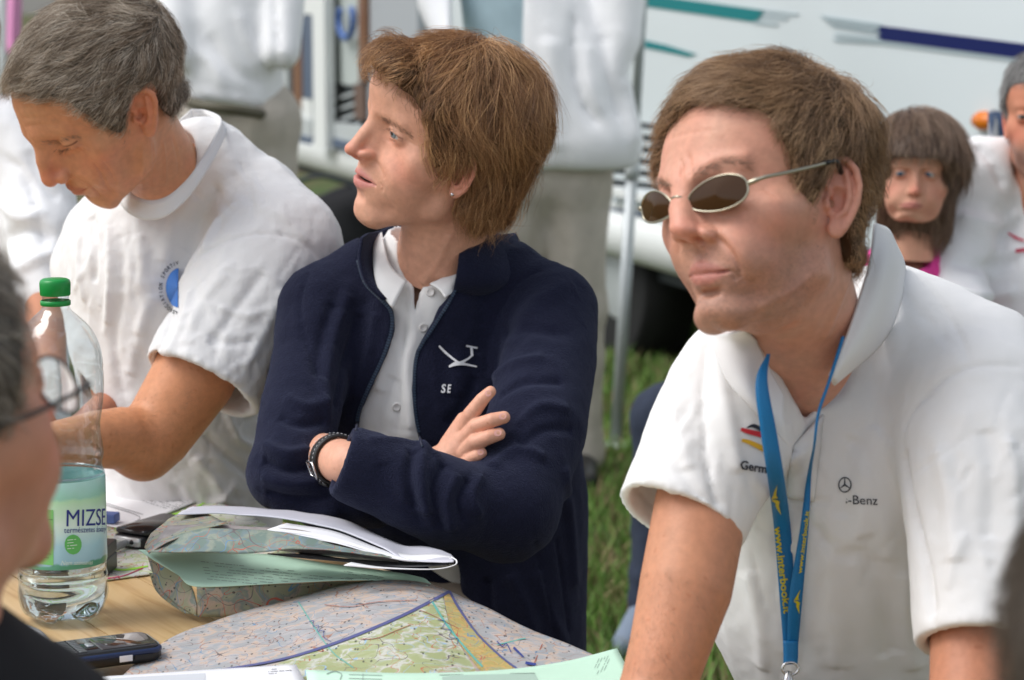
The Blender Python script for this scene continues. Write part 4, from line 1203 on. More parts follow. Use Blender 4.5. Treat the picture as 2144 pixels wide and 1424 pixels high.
for s_ in (-1, 1):
    vs = []; fs = []
    for i in range(40):
        a = 2 * math.pi * i / 40; b = a + 0.075
        q = [wc + a_ * s_ * 0.0068 + (0.0262 + 0.0042) * (math.cos(t) * u_ + math.sin(t) * v_) for t in (a, b)]
        v, f_ = tube(q, 0.00028, 5); o = len(vs); vs += v; fs += [tuple(k + o for k in g_) for g_ in f_]
    mesh_obj('stitching', vs, fs, THREAD, watch)
ang = math.radians(200)
bdir = None
best = None
for k in range(72):
    a = 2 * math.pi * k / 72; n_ = math.cos(a) * u_ + math.sin(a) * v_; q = proj(wc + n_ * 0.03)
    s_ = -(n_ @ FW) * 1.0 - abs(q[1] - 985) * 0.01
    if best is None or s_ > best[0]: best = (s_, a)
a0 = best[1]
bk = []
for da, ws in ((-0.28, 1), (0.28, 1)):
    n_ = math.cos(a0 + da) * u_ + math.sin(a0 + da) * v_; bk.append(wc + n_ * 0.0315)
loop = [bk[0] - a_ * 0.011, bk[0] + a_ * 0.011, bk[1] + a_ * 0.011, bk[1] - a_ * 0.011]
v, f_ = tube(loop, 0.0013, 8, closed=True); mesh_obj('buckle', v, f_, STEEL, watch)
n_ = math.cos(a0 + 0.75) * u_ + math.sin(a0 + 0.75) * v_; t_ = -math.sin(a0 + .75) * u_ + math.cos(a0 + .75) * v_
v, f_ = box_vf((0, 0, 0), (0.022, 0.006, 0.0022)); mesh_obj('keeper', v @ np.stack([a_, t_, n_], 1).T + wc + n_ * 0.0312, f_, LEATHER, watch)
fd = -(math.cos(a0) * u_ + math.sin(a0) * v_)
v, f_ = tube([wc + fd * 0.027, wc + fd * 0.035], [0.017, 0.0165], 28); mesh_obj('case', v, f_, STEEL, watch)

# ================================================================== man in the white T-shirt, head bent over the table
L = person(380, 1100, 3.12, 'grey-haired man in white crew-neck T-shirt looking down with bent head')
l_skin = srgb(206, 146, 110)
neckL = L_HEAD.canon([P(352, 374, 3.11)])[0]
l_necks = [(cone((0, -1.5, -3.0), neckL, 4.7, 4.9), 1.8)]
arm_near = [('u', limb([(470, 640, 3.0, 92), (405, 790, 2.985, 88), (330, 905, 2.97, 76), (300, 938, 2.96, 68)]), 0.012),
            ('u', limb([(302, 930, 2.955, 66), (255, 918, 2.93, 66), (200, 920, 2.90, 60), (90, 935, 2.84, 46), (40, 945, 2.80, 34)]), 0.016),
            ] + hand_ops(P(40, 945, 2.80), (-0.75, -0.45, -0.45), 1, 0.5)
arm_far = [('u', limb([(205, 640, 3.22, 50), (218, 745, 3.20, 42), (232, 845, 3.16, 36), (160, 905, 3.05, 32), (60, 915, 2.95, 28)]), 0.01)] + hand_ops(P(60, 915, 2.95), (-0.5, -0.75, -0.35), -1, 0.3)
ltorso = [('u', limb([(400, 380, 3.14, 85), (350, 560, 3.2, 140), (380, 960, 3.25, 130)]), 0.03), ('u', limb([(560, 560, 3.08, 80), (470, 640, 3.0, 90)]), 0.04)]
lbody, LV, LQ, Lbv = build_body(L, L_HEAD, L_PR, l_skin, l_necks, marks=[([(146, 366), (172, 380), (200, 398), (212, 416)], 4, -1.1), ([(160, 362), (190, 374), (214, 392)], 10, 1.0), ([(196, 340), (212, 364), (224, 392), (240, 408)], 3.5, -0.9), ([(214, 336), (232, 360), (246, 392)], 3, -0.6), ([(158, 298), (176, 304), (196, 318)], 2.5, -0.7), ([(158, 305), (174, 316), (186, 332)], 2.5, -0.7), ([(120, 320), (140, 326), (160, 320)], 3.5, -0.8),
    ([(30, 250), (70, 246), (130, 246)], 3, -0.45), ([(34, 268), (80, 262), (130, 262)], 3, -0.45), ([(250, 260), (262, 320), (280, 380)], 18, -1.2), ([(320, 292), (322, 340), (320, 400)], 4, -0.8), ([(340, 290), (346, 340), (346, 395)], 4, 0.9), ([(360, 285), (372, 330), (374, 370)], 4, -0.7), ([(300, 300), (300, 360), (296, 410)], 5, 0.9)], extra=[
    (arm_near, bounds([(-260, 1080, 2.62), (600, 520, 3.05)], 0.05), 0.003, srgb(202, 138, 98)),
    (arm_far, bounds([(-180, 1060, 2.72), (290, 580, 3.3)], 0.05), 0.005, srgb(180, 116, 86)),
    (ltorso, bounds([(180, 1060, 3.4), (650, 330, 2.95)], 0.06), 0.007, l_skin)],
    blobs=[([(1.9, 10.2, -1.8), (2.9, 8.9, -3.4), (3.6, 7.6, -5.6), (3.5, 7.0, -7.2)], 0.28, -0.09), ([(4.6, 6.6, -3.4), (5.0, 5.8, -5.6), (4.4, 5.6, -7.6)], 0.3, -0.06),
           ([(3.9, 8.3, 2.2), (5.2, 6.9, 1.6)], 0.12, -0.05), ([(3.9, 8.2, 1.2), (5.3, 6.8, 0.6)], 0.12, -0.05), ([(0.4, 9.6, 5.2), (3.5, 8.4, 5.0)], 0.2, -0.04), ([(0.4, 9.4, 6.4), (3.5, 8.2, 6.2)], 0.2, -0.035),
           ([(1.9, 8.9, 0.5), (3.2, 8.9, 0.15), (4.6, 7.8, 0.4)], 0.25, -0.06), ([(1.8, 9.0, 1.3), (3.2, 8.95, 0.95), (4.6, 8.0, 1.2)], 0.12, -0.06)])
do_hair(L_HEAD, L_PR, L, 'hair', L_HAIR)
BROW_L = hairmat('brow_grey', (0.16, 0.10, 0.06), (0.28, 0.19, 0.13), (0.4, 0.3, 0.22))
brow_hairs('eyebrow', Lbv, [([(84, 300), (110, 297), (140, 290), (165, 285)], (1, -0.3), (1, 0.3))], 80, 0.006, 0.00012, BROW_L, L, spread=7)
brow_hairs('eyelashes', Lbv, [([(118, 312), (135, 313), (150, 308)], (-0.7, 0.9), (-0.2, 1))], 30, 0.006, 0.00014, BROW_D, L, seed=5, spread=2)

ts = [('u', limb([(420, 360, 3.14, 92), (350, 560, 3.20, 205), (370, 800, 3.24, 205), (400, 1120, 3.28, 190)]), 0.0),
      ('u', limb([(430, 345, 3.13, 80), (530, 430, 3.12, 105), (590, 520, 3.07, 118)]), 0.05),
      ('u', limb([(330, 420, 3.16, 60), (215, 500, 3.22, 72), (185, 560, 3.24, 66)]), 0.05),
      ('u', limb([(190, 560, 3.24, 62), (205, 640, 3.22, 62), (215, 715, 3.19, 58)]), 0.03),
      ('s', limb([(217, 735, 3.19, 46), (222, 860, 3.18, 50)]), 0.004),
      ]
ts = ts[:5] + [('u', limb([(575, 530, 3.05, 130), (520, 620, 3.02, 134)]), 0.035), ('u', sleeve((540, 590, 3.03), (421, 806, 2.975), 134, 124, 0.006), 0.02)]
ts += [('s', limb([(350, 334, 3.10, 72), (305, 320, 3.02, 70), (270, 250, 2.98, 90)]), 0.006)]
l_w = [([(470, 262), (560, 330), (640, 400)], 16, 1.5), ([(500, 330), (525, 400), (528, 480)], -5, -2.0), ([(375, 580), (440, 520), (530, 490), (620, 500), (690, 560)], -6, -2.6),
       ([(365, 590), (350, 680), (310, 770)], -10, -5.0), ([(330, 600), (290, 700), (270, 800)], 14, 3.0), ([(400, 600), (380, 680), (340, 760)], 11, 3.0), ([(560, 560), (500, 640), (430, 740)], 12, -3.0), ([(600, 600), (560, 680), (500, 790)], 14, 3.0),
       ([(480, 560), (420, 640), (380, 740)], 13, 2.5), ([(620, 640), (590, 720), (560, 800)], 9, -3.0), ([(450, 640), (520, 660), (580, 640)], 8, 2.0), ([(430, 700), (480, 720), (540, 710)], 8, -2.0),
       ([(310, 772), (380, 790), (470, 805), (545, 822)], -4, -1.6),
       ([(190, 440), (200, 520), (195, 600)], 10, -3.5), ([(225, 460), (230, 560), (225, 700)], 9, 3.5), ([(250, 470), (255, 600), (240, 720), (262, 850)], 11, -3.0), ([(290, 470), (300, 600), (290, 720)], 14, 2.5), ([(170, 480), (165, 560), (180, 640)], 9, 3.0),
       ([(420, 400), (360, 480), (345, 560)], 16, 3.0), ([(460, 380), (420, 460), (390, 540)], 12, -3.0), ([(500, 420), (450, 470), (420, 540)], 10, 3.0), ([(540, 430), (600, 460), (650, 520)], 14, 2.0),
       ([(420, 900), (480, 960), (530, 1000)], 10, -4.0), ([(400, 950), (450, 1010), (470, 1060)], 12, 4.0), ([(470, 860), (500, 920), (540, 940)], 10, 4.0), ([(360, 1010), (380, 1050), (370, 1080)], 10, -4.0), ([(500, 1000), (470, 1040), (440, 1060)], 9, 3.0)]
def creases(area, n, wlo, whi, hh, L0, L1, ang, spread, seed):
    r = random.Random(seed); pg = poly2d(area); xs = [p[0] for p in area]; ys = [p[1] for p in area]; out = []
    while len(out) < n:
        x, y = r.uniform(min(xs), max(xs)), r.uniform(min(ys), max(ys))
        if pg(np.array([[x, y]], float))[0] > 0: continue
        a = math.radians(ang + r.gauss(0, spread)); L_ = r.uniform(L0, L1) / 2; k = r.uniform(-0.25, 0.25) * L_
        out.append(([(x - L_ * math.cos(a), y - L_ * math.sin(a)), (x - k * math.sin(a), y + k * math.cos(a)), (x + L_ * math.cos(a), y + L_ * math.sin(a))], r.choice((-1, 1, 1)) * r.uniform(wlo, whi), r.choice((-1, 1)) * r.uniform(0.5, 1.0) * hh))
    return out
l_w = l_w + creases([(400, 560), (660, 540), (680, 620), (540, 810), (310, 760)], 40, 3.5, 8, 1.1, 30, 110, 115, 30, 3) + creases([(170, 470), (380, 470), (340, 640), (260, 820), (160, 620)], 18, 4, 9, 1.0, 60, 160, 95, 12, 4) + \
      creases([(420, 330), (560, 360), (680, 480), (520, 500), (400, 520)], 14, 4, 9, 1.3, 40, 110, 60, 30, 5) + creases([(360, 880), (530, 860), (530, 1060), (380, 1060)], 22, 4, 9, 1.7, 30, 100, 50, 45, 6)
_, lv, lq, lbv = cloth('t_shirt', ts, bounds([(90, 1150, 3.5), (740, 230, 2.80)], 0.04), 0.0038, WHITE_JERSEY, L, l_w, wr=(0.0022, (15, 15, 11)), seed=21, wr2=0.0007)
# ribbed crew neck
ring = [(402, 243, 3.17), (434, 246, 3.17), (464, 264, 3.10), (450, 305, 3.04), (420, 355, 3.005), (388, 398, 2.995), (350, 430, 2.995), (312, 438, 3.01), (275, 424, 3.04), (262, 395, 3.09), (290, 350, 3.14), (350, 290, 3.17)]
rp = np.array([P(*q) for q in ring]); cc_ = rp.mean(0)
rp = catmull(np.vstack([rp, rp[:1]]), 6)[:-1]
inner = rp + (cc_ - rp) * 0.02 + np.array([0, 0, 0.010]); outer = rp + (rp - cc_) * 0.09 - np.array([0, 0, 0.008])
G = np.stack([inner, rp + np.array([0, 0, 0.004]), (rp + outer) / 2 - np.array([0, 0, .001]), outer], 0); G = np.concatenate([G, G[:, :1]], 1)
v, f_ = thick_grid(G, 0.0025); mesh_obj('neckband', v, f_, WHITE_JERSEY, L)
# round club emblem on the chest: blue disc with lettering round it, half hidden by the sleeve fold
BLUE_PRINT = pmat('blue_print', (0.03, 0.16, 0.52), rough=0.6); DARK_PRINT = pmat('dark_print', (0.015, 0.02, 0.035), rough=0.6)
ec = np.array([377.0, 603.0]); ea, eb = 30.0, 42.0
disc = np.array([ec + (ea * math.cos(a), eb * math.sin(a)) for a in np.linspace(0, 2 * math.pi, 30, endpoint=False)])
V2 = np.vstack([[ec], disc]); V2[:, 0] = np.minimum(V2[:, 0], 374); print_on('chest_emblem', V2, [(0, 1 + i, 1 + (i + 1) % 30) for i in range(30)], lbv, BLUE_PRINT, L, 0.001)
allV, allF = [], []
word = 'ASSOCIATION SPORTIVE'
for i, chh in enumerate(word):
    if chh == ' ': continue
    a = math.radians(98 + 172 * i / (len(word) - 1))
    v2, f2 = text_polys(chh, 1.0, bold=True, align='CENTER', sx=0.72)
    c = ec + np.array([(ea + 7) * math.cos(a), (eb + 7) * math.sin(a)])
    up_ = np.array([math.cos(a), math.sin(a)]); ri = np.array([-up_[1], up_[0]])
    o = len(allV); allV += list(c + 11 * (v2[:, :1] * ri + v2[:, 1:2] * up_)); allF += [tuple(k + o for k in q) for q in f2]
print_on('emblem_lettering', np.array(allV), [q for q in allF if max(allV[k][0] for k in q) < 373], lbv, DARK_PRINT, L, 0.001)
emb(thick([(356, 590), (364, 585), (372, 592)], [2, 4, 3]) + thick([(362, 622), (366, 604), (371, 596)], [1.5, 2, 2]), parent=L, bv=lbv, name='emblem_bird', off=0.0016)
# trousers on the bench
cloth('trousers', [('u', limb([(400, 1130, 3.28, 170), (300, 1330, 3.1, 110), (100, 1450, 2.85, 95)]), 0.03), ('u', cone(P(100, 1450, 2.85), P(100, 1450, 2.85) * np.array([1, 1, 0]) + [0, 0, 0.08], 0.06, 0.05), 0.02)],
      (np.array([-1.0, 2.4, 0.02]), P(700, 1000, 3.6) + 0.05), 0.012, KHAKI, L, wr=(0.002, (14, 14, 10)))

# ================================================================== man with sunglasses, white polo and lanyard
M = person(1780, 1400, 2.25, 'man in sunglasses and white polo shirt with a blue lanyard round his neck')
r_skin = srgb(206, 150, 126)
neckR = R_HEAD.canon([P(1712, 812, 2.245)])[0]
r_necks = [(cone((0, -1.2, -3.5), neckR, 5.5, 5.2), 1.8)]
arm_r = [('u', limb([(1540, 850, 2.17, 84), (1470, 1050, 2.12, 98), (1436, 1230, 2.09, 98), (1400, 1360, 2.07, 84), (1352, 1520, 2.05, 74)]), 0.015),
         ('u', limb([(1352, 1520, 2.05, 76), (1290, 1600, 1.98, 80), (1190, 1660, 1.90, 58), (1120, 1680, 1.86, 45)]), 0.02)]
_w = P(1120, 1680, 1.86); _w[2] = 0.764; arm_r += hand_ops(_w, _w - P(1290, 1600, 1.98) * [1, 1, 0] - [0, 0, _w[2]], 1)
arm_l = [('u', limb([(2060, 900, 2.12, 110), (2050, 1150, 2.10, 100), (2035, 1420, 2.05, 88), (2010, 1600, 2.0, 80)]), 0.015),
         ('u', limb([(2010, 1600, 2.0, 76), (1850, 1680, 1.86, 66), (1700, 1700, 1.76, 48)]), 0.02)]
_w2 = P(1700, 1700, 1.76); _w2[2] = 0.764; arm_l += [('u', cone(P(1850, 1680, 1.86), _w2, 0.024, 0.022), 0.01)] + hand_ops(_w2, _w2 - P(1850, 1680, 1.86) * [1, 1, 0] - [0, 0, _w2[2]], -1)
rtorso = [('u', ellp(1790, 1080, 2.30, (0.13, 0.10, 0.20)), 0), ('u', limb([(1590, 860, 2.26, 70), (1760, 820, 2.30, 95), (2000, 880, 2.25, 80)]), 0.05)]
rbody, RV, RQ, Rbv = build_body(M, R_HEAD, R_PR, r_skin, r_necks, hres=0.125, marks=[([(1492, 488), (1524, 520), (1546, 556), (1552, 588)], 6, -1.4), ([(1516, 490), (1552, 530), (1574, 572)], 16, 1.3), ([(1452, 577), (1478, 573), (1504, 571), (1530, 566)], 3, -1.3), ([(1530, 566), (1538, 574), (1540, 590)], 5, -1.0), ([(1470, 612), (1490, 614), (1512, 606)], 8, -1.1), ([(1424, 330), (1428, 352), (1426, 376)], 4, -0.9), ([(1441, 322), (1446, 346), (1444, 372)], 4, -0.9), ([(1432, 330), (1436, 352), (1434, 374)], 4, 0.7),
    ([(1470, 345), (1510, 328), (1560, 326)], 10, 0.9), ([(1500, 448), (1535, 452), (1570, 436)], 6, -0.7), ([(1600, 500), (1640, 520), (1655, 560)], 34, -1.1), ([(1560, 440), (1620, 430), (1680, 430)], 28, 1.0), ([(1600, 640), (1660, 610), (1700, 570)], 14, 1.2), ([(1500, 704), (1580, 712), (1660, 680)], 14, -1.6), ([(1790, 520), (1770, 600), (1730, 700)], 12, 1.5), ([(1380, 300), (1430, 282), (1500, 272)], 5, -0.4), ([(1400, 262), (1450, 246), (1520, 240)], 5, -0.4), ([(1594, 395), (1612, 404), (1630, 418)], 3, -0.5)], extra=[
    (arm_r, bounds([(1000, 1800, 1.70), (1640, 720, 2.22), (1640, 720, 1.84)], 0.05), 0.003, srgb(192, 134, 102)),
    (arm_l, bounds([(1350, 1960, 1.38), (2200, 800, 2.22), (2200, 800, 1.75)], 0.05), 0.004, srgb(190, 128, 98)),
    (rtorso, bounds([(1480, 1500, 2.45), (2140, 740, 2.15)], 0.06), 0.007, r_skin)],
    blobs=[([(1.9, 10.1, -2.0), (2.8, 8.9, -3.4), (3.3, 8.0, -5.0), (3.2, 7.6, -6.2)], 0.28, -0.12), ([(2.9, 9.0, -2.2), (3.8, 8.0, -3.6), (4.2, 7.0, -5.2)], 0.7, 0.08), ([(0.35, 10.2, 3.0), (0.55, 10.0, 4.4)], 0.13, -0.10), ([(2.0, 9.1, 0.5), (3.4, 8.9, 0.1), (4.6, 7.8, 0.5)], 0.25, -0.05),
           ([(0.5, 9.4, 5.2), (3.0, 8.6, 5.0)], 0.22, -0.025), ([(0.4, 9.7, -7.3), (1.6, 9.2, -7.2)], 0.2, -0.05)])
for s in (-1, 1): eye_mesh(R_HEAD, s, (-0.1, 0.0), (0.1, 0.13, 0.15), M)
do_hair(R_HEAD, R_PR, M, 'hair', R_HAIR)
BROW_R = hairmat('brow_light_brown', (0.14, 0.075, 0.045), (0.24, 0.14, 0.09), (0.36, 0.22, 0.15))
brow_hairs('eyebrow', Rbv, [([(1448, 378), (1480, 352), (1530, 338), (1570, 350)], (1, -0.6), (1, 0.2))], 80, 0.007, 0.00012, BROW_R, M, spread=8)
brow_hairs('eyebrow', Rbv, [([(1408, 392), (1385, 385), (1362, 390)], (-1, -0.3), (-1, 0.2))], 70, 0.007, 0.00017, BROW_R, M, seed=8, spread=5)

rs = [('u', ellp(1790, 1080, 2.31, (0.158, 0.125, 0.215)), 0), ('u', limb([(1560, 830, 2.21, 120), (1720, 760, 2.27, 125), (1860, 696, 2.29, 135), (2040, 780, 2.22, 152)]), 0.06),
      ('u', limb([(1790, 1000, 2.31, 290), (1812, 1300, 2.36, 268), (1830, 1600, 2.40, 262)]), 0.04),
      ('u', limb([(1555, 790, 2.18, 132), (1505, 920, 2.155, 140)]), 0.03), ('u', sleeve((1535, 850, 2.17), (1424, 1088, 2.12), 140, 134, 0.007), 0.018),
      ('u', limb([(2050, 860, 2.16, 175), (2070, 1020, 2.12, 168)]), 0.03), ('u', sleeve((2060, 960, 2.13), (2062, 1352, 2.06), 168, 134, 0.007), 0.018),
      ('s', prism([(1590, 660), (1608, 735), (1640, 800), (1684, 884), (1722, 830), (1742, 780), (1790, 640), (1830, 500)], 1.9, 2.30), 0.004),
      ('s', limb([(1690, 775, 2.20, 84), (1712, 650, 2.15, 118), (1725, 500, 2.10, 155)]), 0.01)]
r_w = [([(2144, 768), (2040, 766), (1960, 805), (1905, 865), (1888, 930)], -8, -2.6), ([(1888, 930), (1905, 1050), (1935, 1180), (1955, 1310)], -16, -7.0), ([(1870, 900), (1850, 1040), (1850, 1200)], 30, 2.5),
       ([(1905, 560), (1960, 620), (2010, 700), (2030, 760)], -6, -2.0), ([(1960, 920), (1990, 1050), (2000, 1200)], 22, 3.0), ([(2060, 880), (2080, 1000), (2070, 1150)], 20, -2.5), ([(2110, 900), (2125, 1040), (2120, 1200)], 16, 2.5),
       ([(1960, 1322), (2010, 1318), (2110, 1318)], -5, -2.0), ([(1316, 1006), (1370, 1060), (1440, 1105), (1530, 1128)], -5, -2.2),
       ([(1480, 700), (1470, 820), (1480, 960), (1530, 1150)], -16, -5.0), ([(1440, 760), (1420, 880), (1440, 1000)], 18, 2.5), ([(1500, 720), (1520, 860), (1550, 1010)], 18, 3.0), ([(1400, 900), (1430, 990), (1480, 1060)], 13, -2.5), ([(1360, 960), (1400, 1020), (1450, 1060)], 12, 2.0),
       ([(1650, 860), (1650, 960), (1640, 1020)], 16, 2.0), ([(1725, 850), (1712, 940), (1700, 1030)], -7, -2.6), ([(1640, 1040), (1700, 1050), (1745, 1052)], -6, -2.2), ([(1790, 900), (1765, 1000), (1760, 1100)], 20, -3.0), ([(1840, 880), (1815, 1000), (1790, 1180)], 22, 3.0),
       ([(1740, 1120), (1745, 1260), (1760, 1424)], 26, 2.5), ([(1800, 1100), (1850, 1240), (1870, 1400)], 26, -3.0), ([(1560, 1180), (1590, 1300), (1600, 1420)], 20, 2.5), ([(1900, 1180), (1900, 1300), (1920, 1420)], 18, 2.5), ([(1700, 1090), (1740, 1150), (1800, 1170)], 14, -2.0)]
r_w = r_w + creases([(1440, 700), (1560, 820), (1540, 1080), (1340, 1000)], 16, 5, 10, 1.3, 50, 150, 105, 20, 7) + creases([(1560, 1000), (1870, 900), (1900, 1420), (1580, 1420)], 20, 6, 12, 1.2, 60, 200, 85, 22, 8) + \
      creases([(1920, 860), (2140, 820), (2140, 1280), (1980, 1300)], 16, 6, 12, 1.5, 60, 180, 95, 22, 9) + creases([(1900, 560), (2040, 640), (2040, 740), (1860, 860)], 8, 6, 12, 1.0, 50, 120, 60, 25, 10)
_, rv, rq, rbv = cloth('polo_shirt', rs, bounds([(1270, 1640, 2.62), (2260, 560, 1.92)], 0.05), 0.0036, WHITE_PIQUE, M, r_w, wr=(0.0012, (14, 14, 7)), seed=33)
def cs(x, y, d, k=0.006):
    h = ray(rbv, x, y); s_ = (np.array(h[0]) - CAM) @ FW if h[0] is not None else d
    return (x, y, s_ - k) if abs(s_ - d) < 0.09 else (x, y, d)
flap('collar', [[(1832, 468, 2.17), (1822, 540, 2.13), (1800, 620, 2.105), (1770, 710, 2.085), (1738, 786, 2.075)], [(1858, 480, 2.20), (1864, 550, 2.145), (1840, 640, 2.115), (1795, 730, 2.095), (1741, 796, 2.08)],
                [(1872, 505, 2.235), cs(1893, 560, 2.20), cs(1882, 640, 2.16), cs(1843, 720, 2.14), cs(1745, 806, 2.11)]], 0.003, WHITE_PIQUE, M, 8, 8)
flap('collar', [[(1560, 690, 2.06), (1580, 708, 2.09), (1592, 730, 2.10), (1604, 760, 2.10), (1640, 830, 2.09)], [(1510, 700, 2.10), (1530, 740, 2.085), (1556, 780, 2.075), (1585, 830, 2.07), (1640, 880, 2.075)],
                [(1474, 690, 2.13), (1496, 738, 2.095), (1524, 800, 2.075), (1575, 855, 2.068), (1652, 934, 2.080)]], 0.003, WHITE_PIQUE, M, 8, 8)
pl_, pr_ = on_surf(rbv, [(1662, 935), (1652, 985), (1646, 1040)])[0], on_surf(rbv, [(1722, 868), (1712, 960), (1704, 1050)])[0]
m_ = min(len(pl_), len(pr_)); Gp = np.stack([pl_[:m_] * (1 - t) + pr_[:m_] * t - FW * 0.003 for t in (0, .33, .66, 1)]); v, f_ = thick_grid(Gp, 0.003); mesh_obj('placket', v, f_, WHITE_PIQUE, M)
cloth('trousers', [('u', limb([(1830, 1600, 2.40, 270), (1600, 1720, 2.1, 150), (1400, 1760, 1.9, 140)]), 0.03), ('u', cone(P(1400, 1760, 1.9), P(1400, 1760, 1.9) * np.array([1, 1, 0]) + [0, 0, 0.08], 0.06, 0.05), 0.02)],
      (P(1200, 1900, 1.7) * [1, 1, 0] + [0, 0, .02], P(2150, 1450, 2.75)), 0.014, KHAKI, M, wr=(0.002, (14, 14, 10)))

# prints on the polo
RED_P = pmat('red_print', (0.55, 0.02, 0.03), rough=0.6); GOLD_P = pmat('gold_print', (0.75, 0.42, 0.02), rough=0.6)
def sw(pts, w, mat, name='print'): emb(thick(pts, w), parent=M, mat=mat, bv=rbv, name=name, off=0.0008)
sw([(1563, 896), (1578, 892), (1600, 904)], [2, 8, 8], DARK_PRINT)
sw([(1550, 899), (1566, 904), (1600, 912)], [7, 10, 12], RED_P)
sw([(1552, 922), (1568, 926), (1602, 942)], [6, 9, 12], GOLD_P)
v2, f2 = text_px('Germany', (1548, 981), (0.985, 0.17), (0.1, -0.99), 25, bold=True, sx=0.95); print_on('print', v2, f2, rbv, DARK_PRINT, M, 0.0008)
rr = 15
ringp = [(1769 + rr * 0.9 * math.cos(a), 1015 + rr * math.sin(a)) for a in np.linspace(0, 2 * math.pi, 25)]
sw(ringp, [2.6] * 5, DARK_PRINT)
for a in (90, 210, 330):
    a = math.radians(a); sw([(1769, 1015), (1769 - rr * 0.9 * math.cos(a), 1015 - rr * math.sin(a))], [4.5, 1.0], DARK_PRINT)
v2, f2 = text_px('des-Benz', (1739, 1054), (0.999, 0.03), (-0.03, -1), 27, sx=1.0); v2b = v2; keep = [q for q in f2 if min(v2[i][0] for i in q) > 1770]
print_on('print', v2, keep, rbv, DARK_PRINT, M, 0.0008)

STUB = hairmat('stubble', (0.05, 0.035, 0.025), (0.10, 0.07, 0.05), (0.16, 0.11, 0.08))
fine_hairs('stubble', Rbv, [(1425, 525), (1480, 512), (1540, 540), (1600, 560), (1690, 500), (1730, 520), (1725, 600), (1680, 650), (1560, 720), (1480, 690), (1450, 620)], 2600, (0.2, 1), 0.0011, 0.00007, STUB, M)
ARMH = hairmat('arm_hair', (0.20, 0.11, 0.06), (0.30, 0.18, 0.10), (0.45, 0.30, 0.18))
fine_hairs('arm_hair', Rbv, [(1350, 1180), (1500, 1200), (1500, 1300), (1440, 1424), (1310, 1424)], 500, (0.5, 1), 0.006, 0.00005, ARMH, M)
fine_hairs('arm_hair', Lbv, [(215, 860), (300, 830), (380, 800), (440, 830), (330, 980), (225, 950)], 450, (-1, 0.3), 0.006, 0.00005, ARMH, L)
button(rbv, 1714, 912, M, r=0.0052, mat=BUTTON)
# sunglasses
SG = empty('sunglasses', R_HEAD.pos, 'metal-framed sunglasses with brown tinted lenses on the face of the man in the polo shirt', 'sunglasses')
FRAME = pmat('gold_metal', (0.42, 0.39, 0.30), rough=0.3, metal=1.0)
LENS = pmat('brown_lens', (0.050, 0.023, 0.009), rough=0.06, spec=0.25)
def lens_pts(side, n=40):
    """oval sunglass lens in head space (near side = -1)"""
    out = []
    for a in np.linspace(0, 2 * math.pi, n, endpoint=False):
        x = math.cos(a); z = math.sin(a)
        ww = 2.5; hh = 1.40
        zz = hh * np.sign(z) * abs(z) ** 0.8
        xx = ww * x
        X = 3.35 + xx; out.append((side * X, 9.75 - 0.030 * X ** 2, 1.05 + zz - 0.10 * xx * 0))
    return out
LP_ = {}
for side in (-1, 1):
    pts = np.array(lens_pts(side)); W3 = R_HEAD.place(pts)
    # move the rim to where it sits in front of the eyes
    LP_[side] = W3
    v, f_ = tube(W3, 0.0009, 7, closed=True); mesh_obj('rim', v, f_, FRAME, SG)
    c = W3.mean(0) + (R_HEAD.R @ np.array([0, 1, 0])) * 0.0015
    rings = [W3 + (c - W3) * t + (R_HEAD.R @ np.array([0, 1, 0])) * 0.002 * (1 - (1 - t) ** 2) for t in (0, 0.35, 0.7)] + [np.repeat(c[None] + (R_HEAD.R @ np.array([0, 1, 0])) * 0.002, 40, 0)]
    VV = np.concatenate(rings); FF = [(k * 40 + i, k * 40 + (i + 1) % 40, (k + 1) * 40 + (i + 1) % 40, (k + 1) * 40 + i) for k in range(3) for i in range(40)]
    mesh_obj('lens', VV, FF, LENS, SG)
br = R_HEAD.place([(-0.8, 9.75, 1.5), (-0.3, 10.25, 1.8), (0.3, 10.25, 1.8), (0.8, 9.75, 1.5)])
v, f_ = tube(catmull(br, 6), 0.0011, 7); mesh_obj('bridge', v, f_, FRAME, SG)
for side in (-1, 1):
    tp = catmull(R_HEAD.place([(side * 5.85, 8.7, 1.3), (side * 6.9, 7.9, 1.6), (side * 7.7, 6.4, 1.85), (side * 8.4, 3.5, 2.4), (side * 8.6, 2.0, 2.7)]), 6)
    v, f_ = tube(tp, [0.0022] * 4 + [0.0017] * (len(tp) - 4), 8); mesh_obj('temple_arm', v, f_, FRAME, SG)
    te = catmull(R_HEAD.place([(side * 8.6, 2.1, 2.7), (side * 8.4, 0.2, 2.9), (side * 7.7, -1.4, 2.2)]), 6)
    v, f_ = tube(te, 0.0023, 8); mesh_obj('temple_tip', v, f_, LEATHER, SG)

# lanyard
LY = empty('lanyard', P(1655, 1400, 2.1), 'blue lanyard with yellow lettering hanging from the neck of the man in the polo shirt', 'lanyard')
LBLUE = pmat('lanyard_blue', (0.006, 0.17, 0.42), rough=0.5, noise=0.1, nscale=900, bump=0.3, bscale=1500)
def band(rows, name, nu=10):
    """rows: (px left, py left, px right, py right, depth)"""
    A = catmull([P(a, b, d) for a, b, c, e, d in rows], nu); B = catmull([P(c, e, d) for a, b, c, e, d in rows], nu)
    G = np.stack([A, (A * 2 + B) / 3 - FW * 0.0006, (A + 2 * B) / 3 - FW * 0.0006, B], 0)
    v, f_ = thick_grid(G, 0.0012); o = mesh_obj(name, v, f_, LBLUE, LY)
    return o, bvh_of(v, f_)
def sd(x, y):
    h = ray(rbv, x, y); return (np.array(h[0]) - CAM) @ FW if h[0] is not None else 2.1
D1 = [(1606, 742), (1582, 800), (1592, 900), (1607, 1000), (1620, 1100), (1632, 1250), (1640, 1350)]
